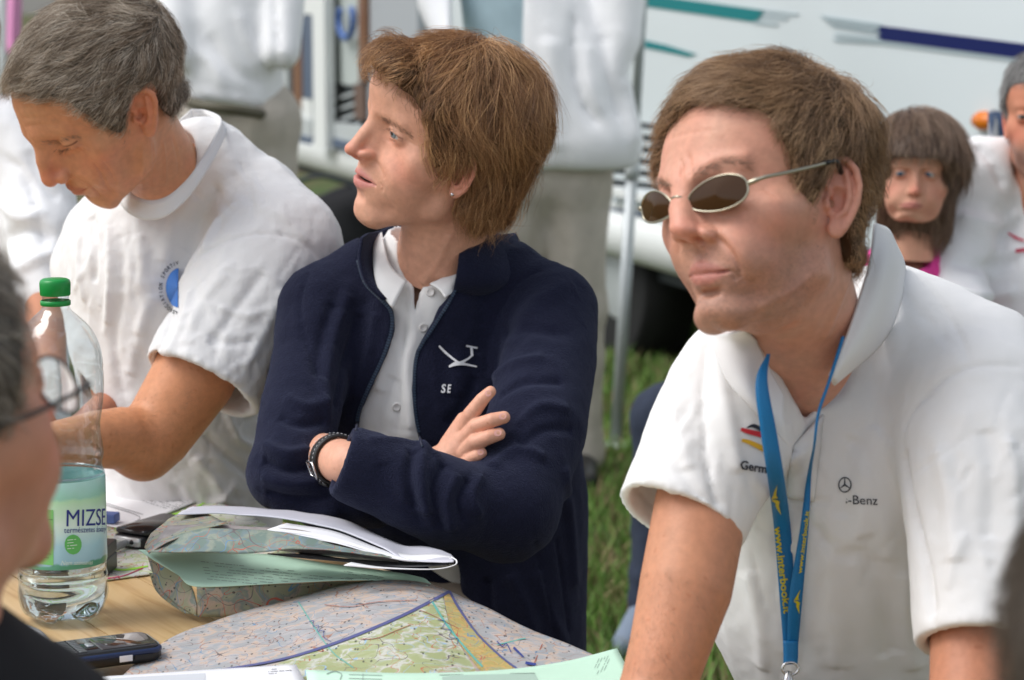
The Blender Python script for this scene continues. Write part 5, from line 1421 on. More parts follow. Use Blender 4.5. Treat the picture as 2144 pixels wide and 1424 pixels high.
D1r = [(1612, 742), (1607, 800), (1625, 900), (1642, 1000), (1655, 1100), (1664, 1250), (1668, 1350)]
dep = [2.085, 2.06] + [min(sd(a[0] + 15, a[1]), 2.2) - 0.006 for a in D1[2:]]
dep = [min(a, 2.075) for a in dep]
for i in range(2, len(dep)): dep[i] = min(sd(D1[i][0], D1[i][1]), sd(D1r[i][0], D1r[i][1]), sd(D1[i][0] + 15, D1[i][1])) - 0.007
dep[0] = 2.075; dep[1] = 2.056; dep[2] = min(dep[2], 2.058); dep[3] = min(dep[3], 2.085)
lb, lbb = band([(a[0], a[1], b[0], b[1], d) for a, b, d in zip(D1, D1r, dep)], 'strap')
D2 = [(1762, 705), (1750, 745), (1733, 800), (1712, 862), (1703, 930), (1689, 1000), (1676, 1100), (1652, 1250), (1648, 1350)]
D2r = [(1768, 705), (1756, 745), (1738, 800), (1715, 868), (1707, 930), (1698, 1000), (1693, 1100), (1680, 1250), (1671, 1350)]
dep2 = [2.085, 2.075] + [min(sd(*a), sd(*b)) - 0.012 for a, b in zip(D2[2:], D2r[2:])]
dep2[2] = 2.068; dep2[3] = min(dep2[3], 2.062); dep2[4] = min(dep2[4], 2.072)
lb2, lbb2 = band([(a[0], a[1], b[0], b[1], d) for a, b, d in zip(D2, D2r, dep2)], 'strap')
dd_ = min(dep[-1], dep2[-1]) - 0.004
lb3, _ = band([(1639, 1342, 1671, 1342, dd_), (1640, 1368, 1671, 1368, dd_), (1640, 1392, 1670, 1390, dd_)], 'strap_end', 4)
YEL = pmat('yellow_print', (0.62, 0.52, 0.015), rough=0.5)
def run_text(s, a, b, w, bv, x_off=0.0, size=1.0, flip=False):
    a, b = np.array(a, float), np.array(b, float); L_ = np.linalg.norm(b - a); ux = (b - a) / L_; uy = np.array([ux[1], -ux[0]])
    v, f_ = text_polys(s, 1.0, bold=True); w_ = v[:, 0].max(); v = v / [w_, 1] * [L_, w]
    print_on('lettering', a + v[:, :1] * ux + v[:, 1:2] * uy, f_, bv, YEL, LY, 0.0009)
run_text('www.interbook.it', (1621, 1103), (1641, 1284), 22, lbb)
run_text('www.interbook.it', (1678, 1200), (1694, 1070), 12, lbb2)
def eagle(cx, cy, s, ang, bv):
    """two-winged bird mark of the strap"""
    a = math.radians(ang); R2 = np.array([[math.cos(a), -math.sin(a)], [math.sin(a), math.cos(a)]])
    pl = [[(4, -34), (-4, -12), (-9, 0), (-1, -3), (6, -4), (2, -10)], [(-9, 2), (0, -1), (9, 2), (2, 10), (-1, 6)], [(2, 6), (10, 3), (8, 12), (13, 34), (4, 20), (0, 12)]]
    V = []; F = []
    for q in pl: F.append(tuple(range(len(V), len(V) + len(q)))); V += [np.array(p) * s @ R2.T + (cx, cy) for p in q]
    print_on('bird_mark', np.array(V), F, bv, YEL, LY, 0.0009)
eagle(1623, 1045, 0.95, 0, lbb); eagle(1668, 1258, (0.75), 10, lbb2)
rg = [P(1655 + 17 * math.cos(a), 1400 + 13 * math.sin(a), dd_ - 0.001) for a in np.linspace(0, 2 * math.pi, 24, endpoint=False)]
v, f_ = tube(rg, 0.0013, 8, closed=True); mesh_obj('ring', v, f_, STEEL, LY)
v, f_ = tube([P(1652, 1405, dd_), P(1650, 1425, dd_), P(1649, 1480, dd_), P(1649, 1500, dd_)], [0.003, 0.005, 0.004, 0.003], 12); mesh_obj('snap_hook', v, f_, STEEL, LY)
# ================================================================== table and what lies on it
def mapmat(name, c1, c2, c3, line=(0.45, 0.12, 0.08), line2=(0.12, 0.25, 0.4), scale=1.0, dark=1.0):
    """printed map: blotches of relief colour, roads, rivers and tiny black symbols"""
    m = bpy.data.materials.new(name); m.use_nodes = True
    n, l = m.node_tree.nodes, m.node_tree.links; b = n['Principled BSDF']
    b.inputs['Roughness'].default_value = 0.5; b.inputs['Specular IOR Level'].default_value = 0.3
    tc = n.new('ShaderNodeTexCoord')
    def noise(s, det=4, dist=0.0):
        t = n.new('ShaderNodeTexNoise'); t.inputs['Scale'].default_value = s * scale; t.inputs['Detail'].default_value = det; t.inputs['Distortion'].default_value = dist
        l.new(tc.outputs['Object'], t.inputs['Vector']); return t.outputs[0]
    def ramp(src, stops):
        r = n.new('ShaderNodeValToRGB'); e = r.color_ramp.elements
        while len(e) < len(stops): e.new(0.5)
        for q, (p, c) in zip(e, stops): q.position = p; q.color = (*c, 1)
        l.new(src, r.inputs[0]); return r.outputs[0]
    def mix(f, a, b_):
        x = n.new('ShaderNodeMix'); x.data_type = 'RGBA'
        l.new(f, x.inputs['Factor']); l.new(a, x.inputs['A'])
        if isinstance(b_, tuple): x.inputs['B'].default_value = (*b_, 1)
        else: l.new(b_, x.inputs['B'])
        return x.outputs['Result']
    base = ramp(noise(42, 6, 0.5), [(0.40, c1), (0.47, c2), (0.52, c3), (0.60, c1)])
    def lines(sc, w, col, cur, off=0.0):
        t = noise(sc, 1.0, 0.15)
        a = n.new('ShaderNodeMath'); a.operation = 'SUBTRACT'; l.new(t, a.inputs[0]); a.inputs[1].default_value = 0.5 + off
        a2 = n.new('ShaderNodeMath'); a2.operation = 'ABSOLUTE'; l.new(a.outputs[0], a2.inputs[0])
        c = n.new('ShaderNodeMath'); c.operation = 'LESS_THAN'; l.new(a2.outputs[0], c.inputs[0]); c.inputs[1].default_value = w
        return mix(c.outputs[0], cur, col)
    cur = lines(30, 0.004, line2, base, 0.04); cur = lines(24, 0.004, line, cur, -0.03); cur = lines(40, 0.003, tuple(x * 0.9 for x in line), cur, 0.06)
    cur = lines(18, 0.0025, (0.15, 0.13, 0.13), cur, 0.0)
    vo = n.new('ShaderNodeTexVoronoi'); vo.inputs['Scale'].default_value = 170 * scale
    mp = n.new('ShaderNodeMapping'); mp.inputs['Scale'].default_value = (1, 0.42, 1); mp.inputs['Rotation'].default_value = (0, 0, 0.5)
    l.new(tc.outputs['Object'], mp.inputs[0]); l.new(mp.outputs[0], vo.inputs['Vector'])
    c = n.new('ShaderNodeMath'); c.operation = 'LESS_THAN'; l.new(vo.outputs['Distance'], c.inputs[0]); c.inputs[1].default_value = 0.20
    gate = n.new('ShaderNodeMath'); gate.operation = 'GREATER_THAN'; l.new(noise(70, 2), gate.inputs[0]); gate.inputs[1].default_value = 0.49
    mu = n.new('ShaderNodeMath'); mu.operation = 'MULTIPLY'; l.new(c.outputs[0], mu.inputs[0]); l.new(gate.outputs[0], mu.inputs[1])
    mu2 = n.new('ShaderNodeMath'); mu2.operation = 'MULTIPLY'; l.new(mu.outputs[0], mu2.inputs[0]); mu2.inputs[1].default_value = 0.75 * dark
    cur = mix(mu2.outputs[0], cur, (0.03, 0.03, 0.035))
    l.new(cur, b.inputs['Base Color'])
    return m
MAP_RELIEF = mapmat('map_relief', (0.35, 0.355, 0.36), (0.54, 0.41, 0.32), (0.43, 0.41, 0.41), line=(0.36, 0.20, 0.15))
MAP_GREEN = mapmat('map_green', (0.34, 0.38, 0.19), (0.55, 0.55, 0.51), (0.40, 0.43, 0.26), line=(0.45, 0.16, 0.08), line2=(0.30, 0.45, 0.6), scale=1.0)
MAP_OCHRE = mapmat('map_ochre', (0.42, 0.34, 0.12), (0.56, 0.36, 0.13), (0.36, 0.36, 0.18), scale=1.3, dark=0.3)
MAP_WHITE = mapmat('map_white', (0.62, 0.64, 0.58), (0.50, 0.58, 0.28), (0.66, 0.63, 0.60), line=(0.55, 0.06, 0.10), line2=(0.25, 0.5, 0.05), scale=0.8)
MAP_BACK = mapmat('map_dim', (0.31, 0.32, 0.22), (0.40, 0.32, 0.26), (0.20, 0.24, 0.22), scale=0.9)
PAPER = pmat('white_paper', (0.80, 0.80, 0.82), rough=0.6, noise=0.02, nscale=30)
PAPER_G = pmat('mint_paper', srgb(190, 222, 200), rough=0.6, noise=0.03, nscale=30)
INK = pmat('ink', (0.10, 0.10, 0.11), rough=0.6); INK_G = pmat('ink_pale', (0.22, 0.29, 0.25), rough=0.6); INK_B = pmat('ink_blue', (0.03, 0.05, 0.24), rough=0.5)

TZ = 0.740
A_ = onz(420, 1040, TZ); B_ = onz(1200, 1390, TZ)
e_ = (B_ - A_) / np.linalg.norm(B_ - A_); n__ = np.array([-e_[1], e_[0], 0]); n__ = n__ if n__ @ (CAM - A_) > 0 else -n__
TR = np.stack([e_, n__, [0, 0, 1]], 1)
PINE = bpy.data.materials.new('pine_board'); PINE.use_nodes = True
_n, _l = PINE.node_tree.nodes, PINE.node_tree.links; _b = _n['Principled BSDF']; _b.inputs['Roughness'].default_value = 0.42; _b.inputs['Coat Weight'].default_value = 0.15
_tc = _n.new('ShaderNodeTexCoord'); _mp = _n.new('ShaderNodeMapping'); _mp.inputs['Scale'].default_value = (1.6, 26, 8)
_l.new(_tc.outputs['Object'], _mp.inputs[0])
_nt = _n.new('ShaderNodeTexNoise'); _nt.inputs['Scale'].default_value = 2.2; _nt.inputs['Detail'].default_value = 6; _nt.inputs['Distortion'].default_value = 1.1; _l.new(_mp.outputs[0], _nt.inputs['Vector'])
_r = _n.new('ShaderNodeValToRGB'); _e = _r.color_ramp.elements; _e[0].position = 0.3; _e[0].color = (0.42, 0.25, 0.10, 1); _e[1].position = 0.72; _e[1].color = (0.62, 0.44, 0.23, 1); _x = _e.new(0.5); _x.color = (0.56, 0.38, 0.18, 1)
_l.new(_nt.outputs[0], _r.inputs[0])
_vo = _n.new('ShaderNodeTexVoronoi'); _vo.inputs['Scale'].default_value = 5.2; _mp2 = _n.new('ShaderNodeMapping'); _mp2.inputs['Scale'].default_value = (0.8, 1.9, 1); _l.new(_tc.outputs['Object'], _mp2.inputs[0]); _l.new(_mp2.outputs[0], _vo.inputs['Vector'])
_kr = _n.new('ShaderNodeMapRange'); _kr.inputs[1].default_value = 0.03; _kr.inputs[2].default_value = 0.085; _kr.inputs[3].default_value = 0.75; _kr.inputs[4].default_value = 0.0; _l.new(_vo.outputs['Distance'], _kr.inputs[0])
_mx = _n.new('ShaderNodeMix'); _mx.data_type = 'RGBA'; _l.new(_kr.outputs[0], _mx.inputs['Factor']); _l.new(_r.outputs[0], _mx.inputs['A']); _mx.inputs['B'].default_value = (0.20, 0.085, 0.03, 1)
_l.new(_mx.outputs['Result'], _b.inputs['Base Color'])
table = empty('table', (A_[0], A_[1], 0), 'wooden trestle table of pale varnished pine boards covered with maps and papers', 'table')
for i in range(6):
    w = 0.118
    c = A_ + e_ * 0.70 + n__ * (0.06 + i * 0.1195); c = c + np.array([0, 0, -0.0135 - 0.0004 * (i % 2)])
    v, f_ = box_vf((0, 0, 0), (2.4, w, 0.027), bev=0.003)
    o = mesh_obj('plank', v, f_, PINE, None, smooth=False)
    # grain runs along each board: keep the mesh in board space and turn the object
    o.parent = table; o.matrix_parent_inverse = Matrix.Identity(4)
    o.rotation_euler = (0, 0, math.atan2(e_[1], e_[0])); o.location = Vector(c) - Vector(table.location)
STEELP = pmat('dark_green_steel', (0.03, 0.06, 0.045), rough=0.5)
def wbar(name, a, b, w, mat, parent, t=None):
    a, b = np.array(a, float), np.array(b, float); d = b - a; L_ = np.linalg.norm(d); d /= L_
    u = np.cross(d, [0, 0, 1]) if abs(d[2]) < 0.9 else np.array([1.0, 0, 0]); u /= np.linalg.norm(u); w_ = np.cross(d, u)
    v, f_ = box_vf((0, 0, 0), (L_, w, t or w), None); return mesh_obj(name, v @ np.stack([d, u, w_], 1).T + (a + b) / 2, f_, mat, parent, smooth=False)
for s_ in (-0.35, 1.6):
    for q in (0.08, 0.62):
        p = A_ + e_ * s_ + n__ * q; wbar('leg', p * [1, 1, 0] + [0, 0, 0.0], p - [0, 0, 0.029], 0.035, STEELP, table)
    wbar('crossbar', A_ + e_ * s_ + n__ * 0.10 - [0, 0, 0.36], A_ + e_ * s_ + n__ * 0.60 - [0, 0, 0.36], 0.025, STEELP, table)
bench = empty('bench', A_ - n__ * 0.42 - [0, 0, TZ], 'wooden bench under the woman and the two men in white', 'bench')
for k in range(2):
    c = A_ + e_ * 0.45 - n__ * (0.36 + 0.135 * k) + np.array([0, 0, 0.447 - TZ]); v, f_ = box_vf((0, 0, 0), (2.9, 0.13, 0.026), bev=0.003)
    o = mesh_obj('plank', v, f_, PINE, None, smooth=False); o.parent = bench; o.rotation_euler = (0, 0, math.atan2(e_[1], e_[0])); o.location = Vector(c) - Vector(bench.location)
for s_ in (-0.7, 1.6):
    for q in (-0.32, -0.54):
        p = A_ + e_ * s_ + n__ * q; wbar('leg', p * [1, 1, 0], p * [1, 1, 0] + [0, 0, 0.432], 0.03, STEELP, bench)

def zgrid(rows, nu=8, nv=8):
    """rows of (px, py, z) -> smooth grid in the place"""
    return grid_surface([[onz(*p) for p in r] for r in rows], nu, nv)
def dgrid(rows, nu=8, nv=8):
    return grid_surface([[P(*p) for p in r] for r in rows], nu, nv)
def sheet(name, G, th, mat, parent=None, label=None, cat=None, amp=0.0, seed=0, group=None):
    if amp:
        G = G + np.array([0, 0, 1.0]) * (amp * fbm(G.reshape(-1, 3) * 16, seed, 2)).reshape(G.shape[:2])[..., None]
    if name == 'map' and amp:   # pressed fold lines of the opened sheet
        xy = G[..., 0] * 0.8 + G[..., 1] * 0.6; xz = -G[..., 0] * 0.6 + G[..., 1] * 0.8
        G = G.copy(); G[..., 2] += 0.0045 * (np.abs(((xy / 0.115) % 1) - 0.5) - 0.25) + 0.003 * (np.abs(((xz / 0.21) % 1) - 0.5) - 0.25)
    v, f_ = thick_grid(G, th); o = mesh_obj(name, v, f_, mat, parent)
    if label: props(o, label, cat, group)
    return o, bvh_of(v, f_)
rt_ = np.random.default_rng(12)
def dashes(name, bv, o, ux, uy, rows, width, mat, parent, lh=1.2, gap=7.0, off=0.0004, fill=0.8):
    """lines of small print, too small to read"""
    V = []; F = []; o = np.array(o, float); ux = np.array(ux, float); uy = np.array(uy, float)
    for r in range(rows):
        x = 0.0; end = width * (0.5 + 0.5 * rt_.random())
        while x < end:
            L_ = 3 + 12 * rt_.random()
            if rt_.random() < fill:
                p = o + uy * r * gap + ux * x; a, b = ux * L_, uy * lh; k = len(V); V += [p, p + a, p + a + b, p + b]; F.append((k, k + 1, k + 2, k + 3))
            x += L_ + 2.5
    print_on(name, np.array(V), F, bv, mat, parent, off)

# lower map spread flat on the table
lm, lmb = sheet('map', zgrid([[(90, 1010, .7415), (250, 1000, .7415), (440, 1043, .742)], [(70, 1120, .7415), (260, 1120, .7415), (560, 1100, .742)], [(40, 1238, .742), (215, 1216, .742), (620, 1160, .742)]]), 0.0012, MAP_WHITE,
      label='pale road map lying flat on the table under the printed white sheet', cat='map')
V_ = [];
LIME = pmat('lime_highlight', (0.35, 0.75, 0.05), rough=0.5)
emb(thick([(270, 1098), (330, 1086), (400, 1068), (430, 1052)], [4, 5, 4, 3]) + thick([(215, 1190), (260, 1194), (310, 1186)], [3, 4, 3]) + thick([(240, 1105), (262, 1118)], [4, 3]), parent=lm, mat=LIME, bv=lmb, name='highlighter_line', off=0.0006)
emb(thick([(340, 1100), (372, 1094), (410, 1060)], [2.2, 2.2, 2.2]) + thick([(225, 1212), (260, 1206), (300, 1190)], [2, 2, 2]), parent=lm, mat=pmat('crimson_ink', (0.45, 0.02, 0.10)), bv=lmb, name='drawn_line', off=0.0006)
# printed white sheet
ws, wsb = sheet('sheet_of_paper', zgrid([[(100, 945, .748), (215, 981, .747), (330, 1018, .746), (421, 1046, .745)], [(80, 1000, .747), (200, 1035, .746), (290, 1060, .745), (350, 1075, .745)], [(60, 1045, .746), (160, 1080, .745), (235, 1103, .744), (275, 1104, .744)]]), 0.0008, PAPER,
      label='white sheet with upside-down printed text beside the elbow of the bent man', cat='paper')
dashes('small_print', wsb, (404, 1043), (-0.93, -0.30), (-0.62, 0.42), 9, 150, INK, ws, lh=1.6, gap=8)
emb(thick([(300, 1078), (215, 1052)], [1, 1]) + thick([(385, 1030), (225, 985)], [1, 1]) + thick([(215, 1056), (292, 1082), (270, 1098)], [1.2, 1.2, 1.2]), parent=ws, mat=INK, bv=wsb, name='table_rule', off=0.0004)
# eraser, box, pen, slide phone
v, f_ = box_vf((0, 0, 0), (0.052, 0.020, 0.011), bev=0.003); p0 = onz(205, 1082, .752); R_ = rotz(math.radians(-12))
er = mesh_obj('eraser', v * [0.5, 1, 1] @ R_.T + p0 + R_ @ [0.013, 0, 0], f_, pmat('eraser_blue', (0.10, 0.16, 0.42), rough=0.6), smooth=False); props(er, 'red and blue rubber eraser lying on the white printed sheet', 'eraser')
mesh_obj('red_half', v * [0.5, 1, 1.002] @ R_.T + p0 - R_ @ [0.0131, 0, 0], f_, pmat('eraser_red', (0.55, 0.05, 0.07), rough=0.6), er, smooth=False)
BLACKP = pmat('black_plastic', (0.012, 0.012, 0.013), rough=0.4)
bb = empty('black_box', onz(190, 1190, .743), 'small black plastic box with a groove behind the water bottle', 'box')
R_ = rotz(math.radians(-6)); c0 = onz(182, 1196, .743)
for z0, h0, s0 in ((0.0, 0.019, 1.0), (0.0185, 0.003, 0.96), (0.021, 0.013, 1.0)):
    v, f_ = box_vf((0, 0, z0 + h0 / 2), (0.060 * s0, 0.045 * s0, h0), bev=0.002); mesh_obj('shell', v @ R_.T + c0, f_, BLACKP, bb, smooth=False)
pen_a, pen_b = onz(180, 1172, .748), onz(272, 1133, .750)
v, f_ = tube([pen_a, pen_a * .3 + pen_b * .7, pen_b * 0.92 + pen_a * 0.08, pen_b], [0.0048, 0.0048, 0.0042, 0.001], 14)
pn = mesh_obj('pen', v, f_, pmat('grey_plastic', (0.30, 0.31, 0.31), rough=0.4)); props(pn, 'grey pen lying on the map beside the slide phone', 'pen')
sp = empty('mobile_phone', onz(330, 1150, .743), 'black slide phone with silver end under the folded maps', 'phone')
a0_, b0_ = onz(262, 1148, .7425), onz(430, 1096, .7425); ax = (b0_ - a0_) / np.linalg.norm(b0_ - a0_); R_ = np.stack([ax, np.cross([0, 0, 1], ax), [0, 0, 1]], 1)
v, f_ = box_vf((0.045, -0.004, 0.008), (0.092, 0.046, 0.015), bev=0.006); mesh_obj('lower_body', v @ R_.T + a0_, f_, BLACKP, sp)
v, f_ = box_vf((0.052, -0.004, 0.0195), (0.096, 0.048, 0.006), bev=0.006); mesh_obj('slider', v @ R_.T + a0_, f_, pmat('dark_gloss', (0.02, 0.02, 0.022), rough=0.15), sp)
v, f_ = box_vf((0.0005, -0.004, 0.009), (0.006, 0.040, 0.011), bev=0.002); mesh_obj('end_cap', v @ R_.T + a0_, f_, pmat('silver_plastic', (0.5, 0.52, 0.52), rough=0.3, metal=0.6), sp)
v, f_ = tube([a0_ + R_ @ [-0.003, -0.012, 0.009], a0_ + R_ @ [0.002, -0.012, 0.009]], [0.003, 0.003], 14); mesh_obj('lens', v, f_, BLACKP, sp)

# heap of folded maps and papers
hp_ = empty('folded_maps', onz(600, 1270, .742), 'thick heap of half-folded map sheets with paper covers in front of the folded arms', 'map')
def hs(name, rows, th, mat, nu=8, nv=4, amp=0.0015, seed=1, lin=False):
    G = dgrid(rows, nu, nv)
    if lin:
        A = np.array([[P(*p) for p in r] for r in rows]); t = np.linspace(0, A.shape[1] - 1, (A.shape[1] - 1) * 6 + 1); i = np.minimum(t.astype(int), A.shape[1] - 2); G = A[:, i] + (A[:, i + 1] - A[:, i]) * (t - i)[None, :, None]
        t = np.linspace(0, len(A) - 1, (len(A) - 1) * 5 + 1); i = np.minimum(t.astype(int), len(A) - 2); G = G[i] + (G[i + 1] - G[i]) * (t - i)[:, None, None]
    du = np.gradient(G, axis=1); dv = np.gradient(G, axis=0); N = np.cross(du, dv); N /= np.linalg.norm(N, axis=2)[..., None] + 1e-12
    G = G + N * (amp * fbm(G.reshape(-1, 3) * 22, seed, 2)).reshape(G.shape[:2])[..., None]
    v, f_ = thick_grid(G, th); return mesh_obj(name, v, f_, mat, hp_), bvh_of(v, f_)
# top cover
tc_, tcb = hs('cover_sheet', [[(404, 1061, 2.74), (480, 1060, 2.75), (600, 1068, 2.74), (700, 1085, 2.72), (790, 1118, 2.68), (850, 1143, 2.65), (905, 1148, 2.62), (944, 1160, 2.58)],
     [(385, 1068, 2.68), (475, 1067, 2.68), (600, 1076, 2.67), (700, 1094, 2.65), (788, 1128, 2.61), (850, 1158, 2.58), (910, 1160, 2.55), (951, 1168, 2.53)],
     [(372, 1078, 2.64), (470, 1076, 2.64), (600, 1087, 2.62), (700, 1106, 2.60), (785, 1140, 2.56), (850, 1170, 2.52), (915, 1176, 2.50), (950, 1176, 2.49)]], 0.0012, pmat('paper_lilac_white', (0.55, 0.55, 0.61), rough=0.5, spec=0.3), nv=5)
# map side of the cover: the folded-over left flap
hs('map_fold', [[(404, 1063, 2.735), (352, 1088, 2.66), (316, 1118, 2.60), (302, 1146, 2.57)], [(440, 1078, 2.65), (380, 1100, 2.60), (335, 1128, 2.565), (306, 1152, 2.545)], [(478, 1098, 2.56), (410, 1112, 2.55), (350, 1136, 2.535), (312, 1160, 2.53)]], 0.001, MAP_BACK, lin=True)
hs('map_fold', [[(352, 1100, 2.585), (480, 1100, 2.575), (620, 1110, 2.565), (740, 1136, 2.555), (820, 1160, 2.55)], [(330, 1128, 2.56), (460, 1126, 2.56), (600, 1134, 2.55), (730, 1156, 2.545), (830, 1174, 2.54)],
     [(308, 1150, 2.545), (440, 1152, 2.55), (590, 1152, 2.555), (730, 1170, 2.56), (850, 1184, 2.56)]], 0.001, pmat('map_grey_brown', (0.30, 0.26, 0.25), rough=0.6, noise=0.25, nscale=90), seed=4)  # mottled grey-brown underside of the folded map
hs('map_fold', [[(322, 1140, 2.55), (380, 1118, 2.545), (430, 1106, 2.54), (560, 1110, 2.535), (660, 1130, 2.53), (740, 1150, 2.525), (800, 1160, 2.52)],
     [(312, 1150, 2.54), (400, 1140, 2.53), (480, 1134, 2.525), (580, 1136, 2.52), (680, 1144, 2.52), (750, 1156, 2.515), (810, 1164, 2.51)],
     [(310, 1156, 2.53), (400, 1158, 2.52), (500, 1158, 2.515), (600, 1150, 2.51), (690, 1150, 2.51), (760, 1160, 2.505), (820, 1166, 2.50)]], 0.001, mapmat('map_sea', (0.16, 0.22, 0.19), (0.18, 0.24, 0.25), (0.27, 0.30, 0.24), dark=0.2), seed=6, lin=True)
for k in range(6):
    t = k / 5
    hs('paper_layer', [[(600, 1096 + 9 * t, 2.60), (700, 1112 + 10 * t, 2.58), (790, 1146 + 7 * t, 2.56), (850, 1160 + 7 * t, 2.55), (910, 1160 + 10 * t, 2.54), (944, 1166 + 6 * t, 2.54)],
         [(560, 1108 + 9 * t, 2.555 - .003 * k), (690, 1127 + 8 * t, 2.545 - .003 * k), (780, 1154 + 6 * t, 2.53 - .002 * k), (850, 1172 + 3 * t, 2.522 - .002 * k), (915, 1172 + 3 * t, 2.515), (946, 1170 + 5 * t, 2.51)]], 0.0007, PAPER, nv=3, amp=0.0008, seed=10 + k)
hs('cover_sheet', [[(948, 1168, 2.53), (955, 1178, 2.51), (945, 1186, 2.505), (900, 1192, 2.50), (800, 1188, 2.50), (735, 1178, 2.50)], [(944, 1166, 2.50), (956, 1174, 2.492), (950, 1184, 2.488), (905, 1192, 2.488), (800, 1190, 2.488), (720, 1184, 2.488)]], 0.0012, PAPER, nv=2, amp=0.0)
hs('map_fold', [[(640, 1158, 2.56), (740, 1172, 2.55), (850, 1178, 2.54), (935, 1172, 2.53)], [(560, 1160, 2.53), (700, 1176, 2.52), (840, 1186, 2.51), (940, 1182, 2.505)]], 0.001, pmat('fold_gap_shade', (0.05, 0.05, 0.055), rough=0.7), nv=3)  # near-black sheet, its colour stands for the shade between the layers
gsh, gsb = hs('mint_sheet', [[(290, 1151, 2.60), (400, 1156, 2.62), (560, 1162, 2.64), (700, 1182, 2.66), (820, 1196, 2.66), (880, 1210, 2.62), (903, 1222, 2.58)],
     [(320, 1172, 2.575), (420, 1185, 2.575), (560, 1192, 2.58), (700, 1200, 2.585), (800, 1206, 2.585), (870, 1216, 2.57), (900, 1224, 2.55)],
     [(375, 1206, 2.555), (412, 1228, 2.545), (560, 1223, 2.54), (690, 1217, 2.545), (790, 1216, 2.55), (860, 1222, 2.545), (896, 1228, 2.53)]], 0.0009, PAPER_G, nv=5, amp=0.001)
dashes('small_print', gsb, (420, 1176), (0.995, 0.10), (0.35, 0.93), 7, 330, INK_G, gsh, lh=1.0, gap=6.5, fill=0.75)
dashes('small_print', gsb, (720, 1196), (0.98, 0.16), (0.35, 0.93), 4, 110, INK_G, gsh, lh=1.0, gap=5)
hs('map_fold', [[(306, 1156, 2.60), (318, 1196, 2.595), (338, 1238, 2.585), (372, 1268, 2.57), (412, 1291, 2.555)], [(334, 1170, 2.59), (350, 1200, 2.585), (366, 1232, 2.575), (386, 1258, 2.565), (411, 1284, 2.553)], [(366, 1194, 2.58), (384, 1208, 2.575), (398, 1220, 2.57), (406, 1240, 2.56), (412, 1270, 2.55)]], 0.0012, MAP_BACK, seed=14, lin=True)
hs('map_fold', [[(314, 1200, 2.60), (326, 1236, 2.59), (352, 1262, 2.58), (386, 1284, 2.568)], [(330, 1200, 2.59), (345, 1236, 2.585), (372, 1262, 2.575), (402, 1286, 2.562)]], 0.001, MAP_BACK, nv=2, seed=15)
hs('map_fold', [[(412, 1229, 2.545), (500, 1227, 2.55), (620, 1222, 2.57), (760, 1220, 2.60), (900, 1230, 2.64)], [(413, 1260, 2.548), (500, 1256, 2.552), (620, 1246, 2.575), (760, 1232, 2.61), (900, 1236, 2.65)], [(414, 1291, 2.552), (500, 1292, 2.556), (560, 1292, 2.565), (720, 1270, 2.62), (900, 1250, 2.67)]], 0.0012, MAP_BACK, seed=17)

# big chart bulging in front
big, bigb = sheet('map', zgrid([[(300, 1372, .752), (400, 1318, .754), (560, 1268, .762), (700, 1230, .775), (800, 1218, .785), (900, 1222, .785), (1000, 1262, .775), (1120, 1320, .765), (1250, 1372, .757), (1400, 1430, .752)],
     [(250, 1420, .752), (400, 1375, .757), (560, 1325, .768), (700, 1290, .782), (800, 1278, .790), (900, 1285, .788), (1000, 1312, .778), (1120, 1360, .768), (1250, 1410, .758), (1400, 1470, .752)],
     [(180, 1490, .750), (400, 1470, .755), (560, 1440, .762), (700, 1420, .768), (800, 1418, .770), (900, 1425, .770), (1000, 1440, .765), (1120, 1465, .760), (1250, 1500, .755), (1400, 1540, .750)],
     [(100, 1600, .748), (400, 1600, .748), (560, 1600, .748), (700, 1600, .749), (800, 1600, .749), (900, 1600, .749), (1000, 1600, .748), (1120, 1600, .748), (1250, 1610, .748), (1400, 1640, .748)]], 8, 10), 0.001, MAP_RELIEF,
     label='large open gliding chart with a blue-bordered green area bulging at the table edge', cat='map', amp=0.0012, seed=3)
def fillpoly(name, pts, bv, mat, parent, off, step=14):
    """flat print area: cut into small cells that follow the sheet"""
    pg = poly2d(pts); p = np.array(pts); x0, y0 = p.min(0); x1, y1 = p.max(0); nx, ny = int((x1 - x0) / step) + 2, int((y1 - y0) / step) + 2
    xs = np.linspace(x0, x1, nx); ys = np.linspace(y0, y1, ny); g = np.array([(x, y) for y in ys for x in xs]); ctr = p.mean(0)
    d = pg(g); mv = (d > 0) & (d < step * 1.5)
    for _ in range(6):     # pull the outer ring of nodes back on to the outline
        ep = 0.5; gx = (pg(g + [ep, 0]) - pg(g - [ep, 0])) / (2 * ep); gy = (pg(g + [0, ep]) - pg(g - [0, ep])) / (2 * ep)
        dd = pg(g); g[mv] -= (dd[mv, None] * np.stack([gx, gy], 1)[mv])
    F = [(j * nx + i, j * nx + i + 1, (j + 1) * nx + i + 1, (j + 1) * nx + i) for j in range(ny - 1) for i in range(nx - 1)]
    ok = (d <= 0) | mv; F = [f for f in F if all(ok[k] for k in f) and any(d[k] <= 0 for k in f)]
    print_on(name, g, F, bv, mat, parent, off)
fillpoly('chart_area', [(560, 1398), (680, 1356), (800, 1310), (926, 1246), (938, 1300), (962, 1352), (1000, 1410), (1010, 1470), (500, 1470), (500, 1418)], bigb, MAP_GREEN, big, 0.0006)
fillpoly('chart_area', [(928, 1246), (941, 1242), (965, 1282), (1005, 1330), (1050, 1375), (1080, 1402), (1090, 1440), (1040, 1440), (1000, 1400), (962, 1350), (938, 1298)], bigb, MAP_OCHRE, big, 0.0008, step=9)
BORDER = pmat('chart_border_blue', (0.09, 0.10, 0.24), rough=0.5)
